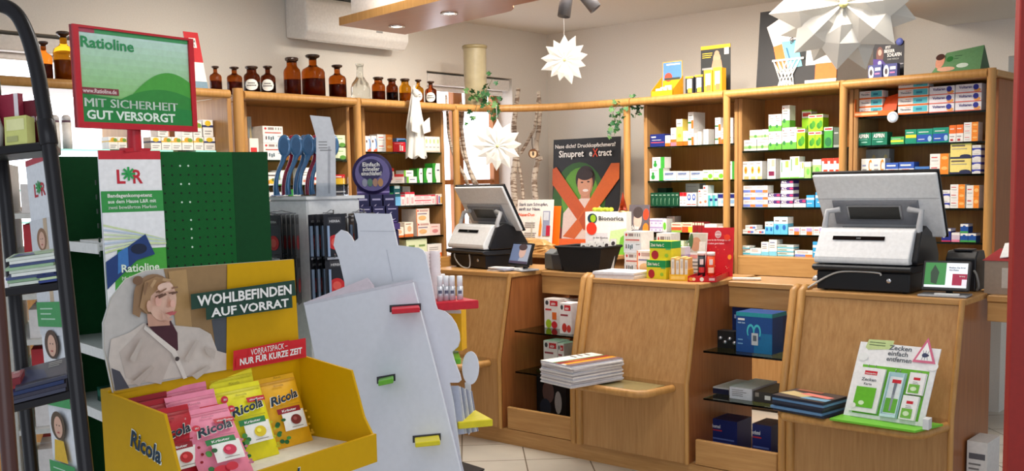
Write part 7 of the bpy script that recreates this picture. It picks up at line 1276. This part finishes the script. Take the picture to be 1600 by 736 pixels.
part(MB().prism([q(702, 600, -.135), q(734, 594, -.135), q(738, 672, -.135), q(712, 684, -.135)], -nW*.004, WC).mb if False else MB().prism([q(726, 598, -.14), q(735, 594, -.14), q(738, 672, -.14), q(732, 680, -.14)], -nW*.004, WC), 'pocket_wall', o)
# spray bottles and stacked cups on the red tray
zr_ = tr1[0].z+.0005; tm = (tr1[0]+tr1[1]+tr1[2]+tr1[3])/4
for k in range(5):
    px_ = (688, 698, 707, 719, 692)[k]; dd = (-.045, -.05, -.05, -.05, -.11)[k]; c = q(px_, 468, dd); c.z = zr_; t = root('spray_bottle', c, 'small white capped spray bottle, %s on the red tray' % ('%s from left' % ORD[k+1] if k < 4 else 'behind the others'), 'bottle', 'spray bottles on the red tray')
    part(MB().lathe([(0, 0), (.0095, 0), (.0095, .048), (0, .048)], c, mt((206, 206, 212), .2, .2), 16), 'bottle_body', t); part(MB().lathe([(0, .0482), (.0085, .0482), (.0085, .078), (.0075, .08), (0, .08)], c, mt((244, 244, 246), .3), 16), 'cap', t)
    lb = MB(); nn = (toc(c)*V((1, 1, 0))).normalized(); aa = V((-nn.y, nn.x, 0)); pp_ = lambda t_, z: V(c)+(nn*math.cos(t_)+aa*math.sin(t_))*.0098+UZ*z
    for j in range(4): g0, g1 = -.6+1.2*j/4, -.6+1.2*(j+1)/4; lb.poly([pp_(g0, .026), pp_(g1, .026), pp_(g1, .036), pp_(g0, .036)], mt((90, 90, 110)))
    part(lb, 'label', t)
for k in range(2):
    c = q((664, 681)[k], 470, (-.06, -.09)[k]); c.z = zr_; t = root('cup_stack', c, ['tall stack of pale pink translucent cups behind the white cut-out', 'second pale pink cup stack, beside the spray bottles'][k], 'cups', 'cup stacks on the red tray')
    pr = []
    for i in range(14): pr += [(.0165, .011*i), (.0185, .011*i+.009)]
    part(MB().lathe([(0, 0)]+pr+[(0, .011*14)], c, mt((232, 220, 222), .3, alpha=.85), 18), 'stacked_cups', t)
yb = MB(); a_, b_ = q(690, 548, -.10), q(722, 548, -.10); zz = b_.z; a_.z = zz; up_ = aP(722, 484, b_, nW).z-zz; f = board(yb, a_, b_-a_, UZ*up_, .05, (236, 176, 30)); f.rect(0, .92, 1, 1, (226, 220, 216)).pol([(.45, .3), (.6, .3), (.62, .6), (.53, .72), (.43, .6)], (246, 220, 150)).rect(.2, .1, .8, .2, (250, 210, 90)); 
thing(yb, 'medicine_carton', a_, 'tall yellow carton with pale bottle picture under the red tray', 'carton')
# ------------------------------------------------------------ black tube brochure rack, front left
KD = 1.6; TB = mt((24, 20, 22), .3, .3); TBR = mt((70, 34, 24), .35)
k_ = lambda x, y, dd=0: aD(x, y, KD+dd)
o = root('brochure_rack', (lambda p: V((p.x, p.y, 0)))(k_(40, 500)), 'black tubular brochure rack with bent top in the left foreground', 'rack')
rt_ = [(-60, 20), (-20, 9), (5, 9), (27, 24), (44, 58), (57, 105), (66, 155), (74, 205), (85, 290), (100, 420), (117, 580), (134, 736)]
P = spline([k_(x, y) for x, y in rt_], 5); fl_ = V((P[-1].x, P[-1].y, 0))+(P[-1]-P[-6])*0; dv = (P[-1]-P[-8]).normalized(); fl_ = P[-1]+dv*(P[-1].z/-dv.z)
part(MB().tube(P+[fl_], .0118, TB, 14), 'tube_frame', o)
part(MB().lathe([(.0125, -.02), (.0138, -.018), (.0138, .018), (.0125, .02)], k_(74, 207), TB, 16, (k_(74, 207)-k_(80, 250))), 'joint_sleeve', o)
def leg(pts, dd, m, rr): 
    Q = [k_(x, y, dd) for x, y in pts]; dv = (Q[-1]-Q[-2]).normalized(); Q.append(Q[-1]+dv*(Q[-1].z/-dv.z)); part(MB().tube(Q, rr, m, 12), 'upright', o)
leg([(-14, 100), (8, 300), (27, 500), (50, 736)], .25, TB, .012); leg([(-22, 200), (-8, 420), (6, 600), (16, 736)], -.35, TBR, .0095)
def rsh(x0, y0, x1, y1, back, nm, rise=-.0):
    a_, b_ = k_(x0, y0, .03), k_(x1, y1, -.005); bk = (FW*V((1, 1, 0))).normalized()*back-V((RX.x, RX.y, 0)).normalized()*.10; s_ = part(MB().obox(a_, b_-a_, UZ*.014, bk, TB), nm, o, .002)
    return a_, b_, bk
s1 = rsh(-70, 250, 82, 234, .26, 'rack_shelf'); s2 = rsh(-70, 474, 103, 452, .26, 'rack_shelf'); s3 = rsh(-20, 655, 121, 621, .26, 'rack_shelf')
def onsh(s, t, b): return s[0]+(s[1]-s[0])*t+s[2]*b+UZ*.0145
# brochures
mc_ = 0
def leaflets(s, t, b, w_, d_, n, cols, lab, grp, thick=.004, yaw=0, fan=.006):
    du, dv = (s[1]-s[0]).normalized(), s[2].normalized(); du, dv = du*math.cos(yaw)+dv*math.sin(yaw), dv*math.cos(yaw)-du*math.sin(yaw); p = onsh(s, t, b); rnd = random.Random(n)
    for k in range(n):
        q_ = p+UZ*(thick*k+.0003)+du*rnd.uniform(-fan, fan)+dv*rnd.uniform(-fan, fan); mb = MB().obox(q_, du*w_, dv*d_, UZ*(thick*.92), cols[k % len(cols)])
        if k == n-1:
            f = Face(mb, q_+UZ*(thick*.92), du*w_, dv*d_); f.rect(.05, .05, .95, .95, cols[(k+1) % len(cols)]).pol([(.1, .1), (.6, .1), (.5, .6), (.15, .8)], cols[(k+2) % len(cols)]).lines(.6, .8, .3, 3, .1, .03, (200, 200, 190))
        thing(mb, 'brochure', q_, lab % ('topmost' if k == n-1 else ('lowest' if k == 0 else '%s from below' % ORD[k+1])), 'brochure', grp)
leaflets(s2, .50, .02, .085, .14, 9, [(206, 210, 196), (150, 180, 140), (70, 80, 120), (220, 220, 210)], 'pale brochure, %s in the pile on the middle rack shelf', 'brochures on the middle rack shelf', .005)
leaflets(s2, .78, .0, .05, .16, 4, [(40, 56, 120), (190, 206, 160), (30, 40, 90)], 'blue and green brochure, %s at the right of the middle rack shelf', 'brochures on the middle rack shelf', .004, .2)
leaflets(s3, .30, .0, .10, .20, 4, [(60, 60, 76), (50, 46, 60), (30, 44, 84)], 'dark photo magazine, %s in the pile on the lowest rack shelf', 'magazines on the lowest rack shelf', .006, .05)
leaflets(s3, .10, .12, .045, .08, 3, [(150, 24, 30), (170, 40, 40), (120, 20, 30)], 'red leaflet, %s in the little pile on the lowest rack shelf', 'red leaflets on the lowest rack shelf', .012)
# burgundy card box and pale pack on the top shelf
du = (s1[1]-s1[0]).normalized(); p = onsh(s1, .30, .12); mb = MB(); A_, B_ = k_(-40, 196, .2), k_(38, 192, .2); hgt = .068; p.z = onsh(s1, .3, .1).z
f = board(mb, p-du*.03, du*.095, UZ*.082, .012, (150, 40, 62)); f.ell(.42, .3, .2, .5, (206, 196, 190)).rect(.92, 0, 1, 1, (226, 214, 214)); thing(mb, 'counter_card', p, 'burgundy card with pale figure on the top rack shelf', 'card')
p2 = onsh(s1, .80, .18); mb = MB(); f = board(mb, p2-du*.02, du*.045, UZ*.07, .006, (110, 26, 40)); f.txt('nde', .4, .5, .2, (214, 190, 190), .5); thing(mb, 'counter_card', p2, 'dark burgundy card with cut-off lettering beside the bent rack tube', 'card')
p3 = onsh(s1, .52, .03); mb = MB(); f = board(mb, p3, du*.04, UZ*.045+s1[2].normalized()*.01, .02, (206, 206, 120)); f.rect(.1, .5, .9, .9, (226, 222, 160)).rect(.1, .1, .6, .3, (170, 170, 110)); thing(mb, 'sample_pack', p3, 'pale yellow-green pack leaning on the top rack shelf', 'pack')
p4 = onsh(s1, .36, .04); mb = MB(); mb.lathe([(0, 0), (.02, 0), (.022, .03), (.014, .06), (.012, .075), (.016, .09), (0, .10)], p4, mt((206, 202, 196), .6), 16); thing(mb, 'figurine', p4, 'small pale figurine standing at the left of the top rack shelf', 'figurine')
# ------------------------------------------------------------ red panel at the right edge, dark floor mat
a_, b_ = aD(1580, 500, 3.0), aD(1640, 500, 3.0); a_.z = b_.z = 0; rd = root('red_partition', a_, 'tall red panel standing at the right edge of the picture', 'panel'); uu = b_-a_; part(MB().obox(a_+UZ*.03, uu*1.5, UZ*2.1, (FW*V((1, 1, 0))).normalized()*.03, mt((150, 36, 28), .5)), 'panel', rd, .003); part(MB().obox(a_-V((.05, .05, 0)), uu*1.6, UZ*.029, (FW*V((1, 1, 0))).normalized()*.15, mt((90, 30, 26), .5)), 'foot', rd)
c = aZ(735, 731, 0); mb = MB(); c1 = [aZ(x, y, 0) for x, y in ((640, 715), (716, 722), (757, 735), (640, 790))]; mb.prism([V((p.x, p.y, .001)) for p in c1], UZ*.009, mt((52, 48, 48), .9, var=.3, scale=200)); thing(mb, 'floor_mat', c1[1], 'dark grey floor mat before the left counter, partly hidden', 'mat')
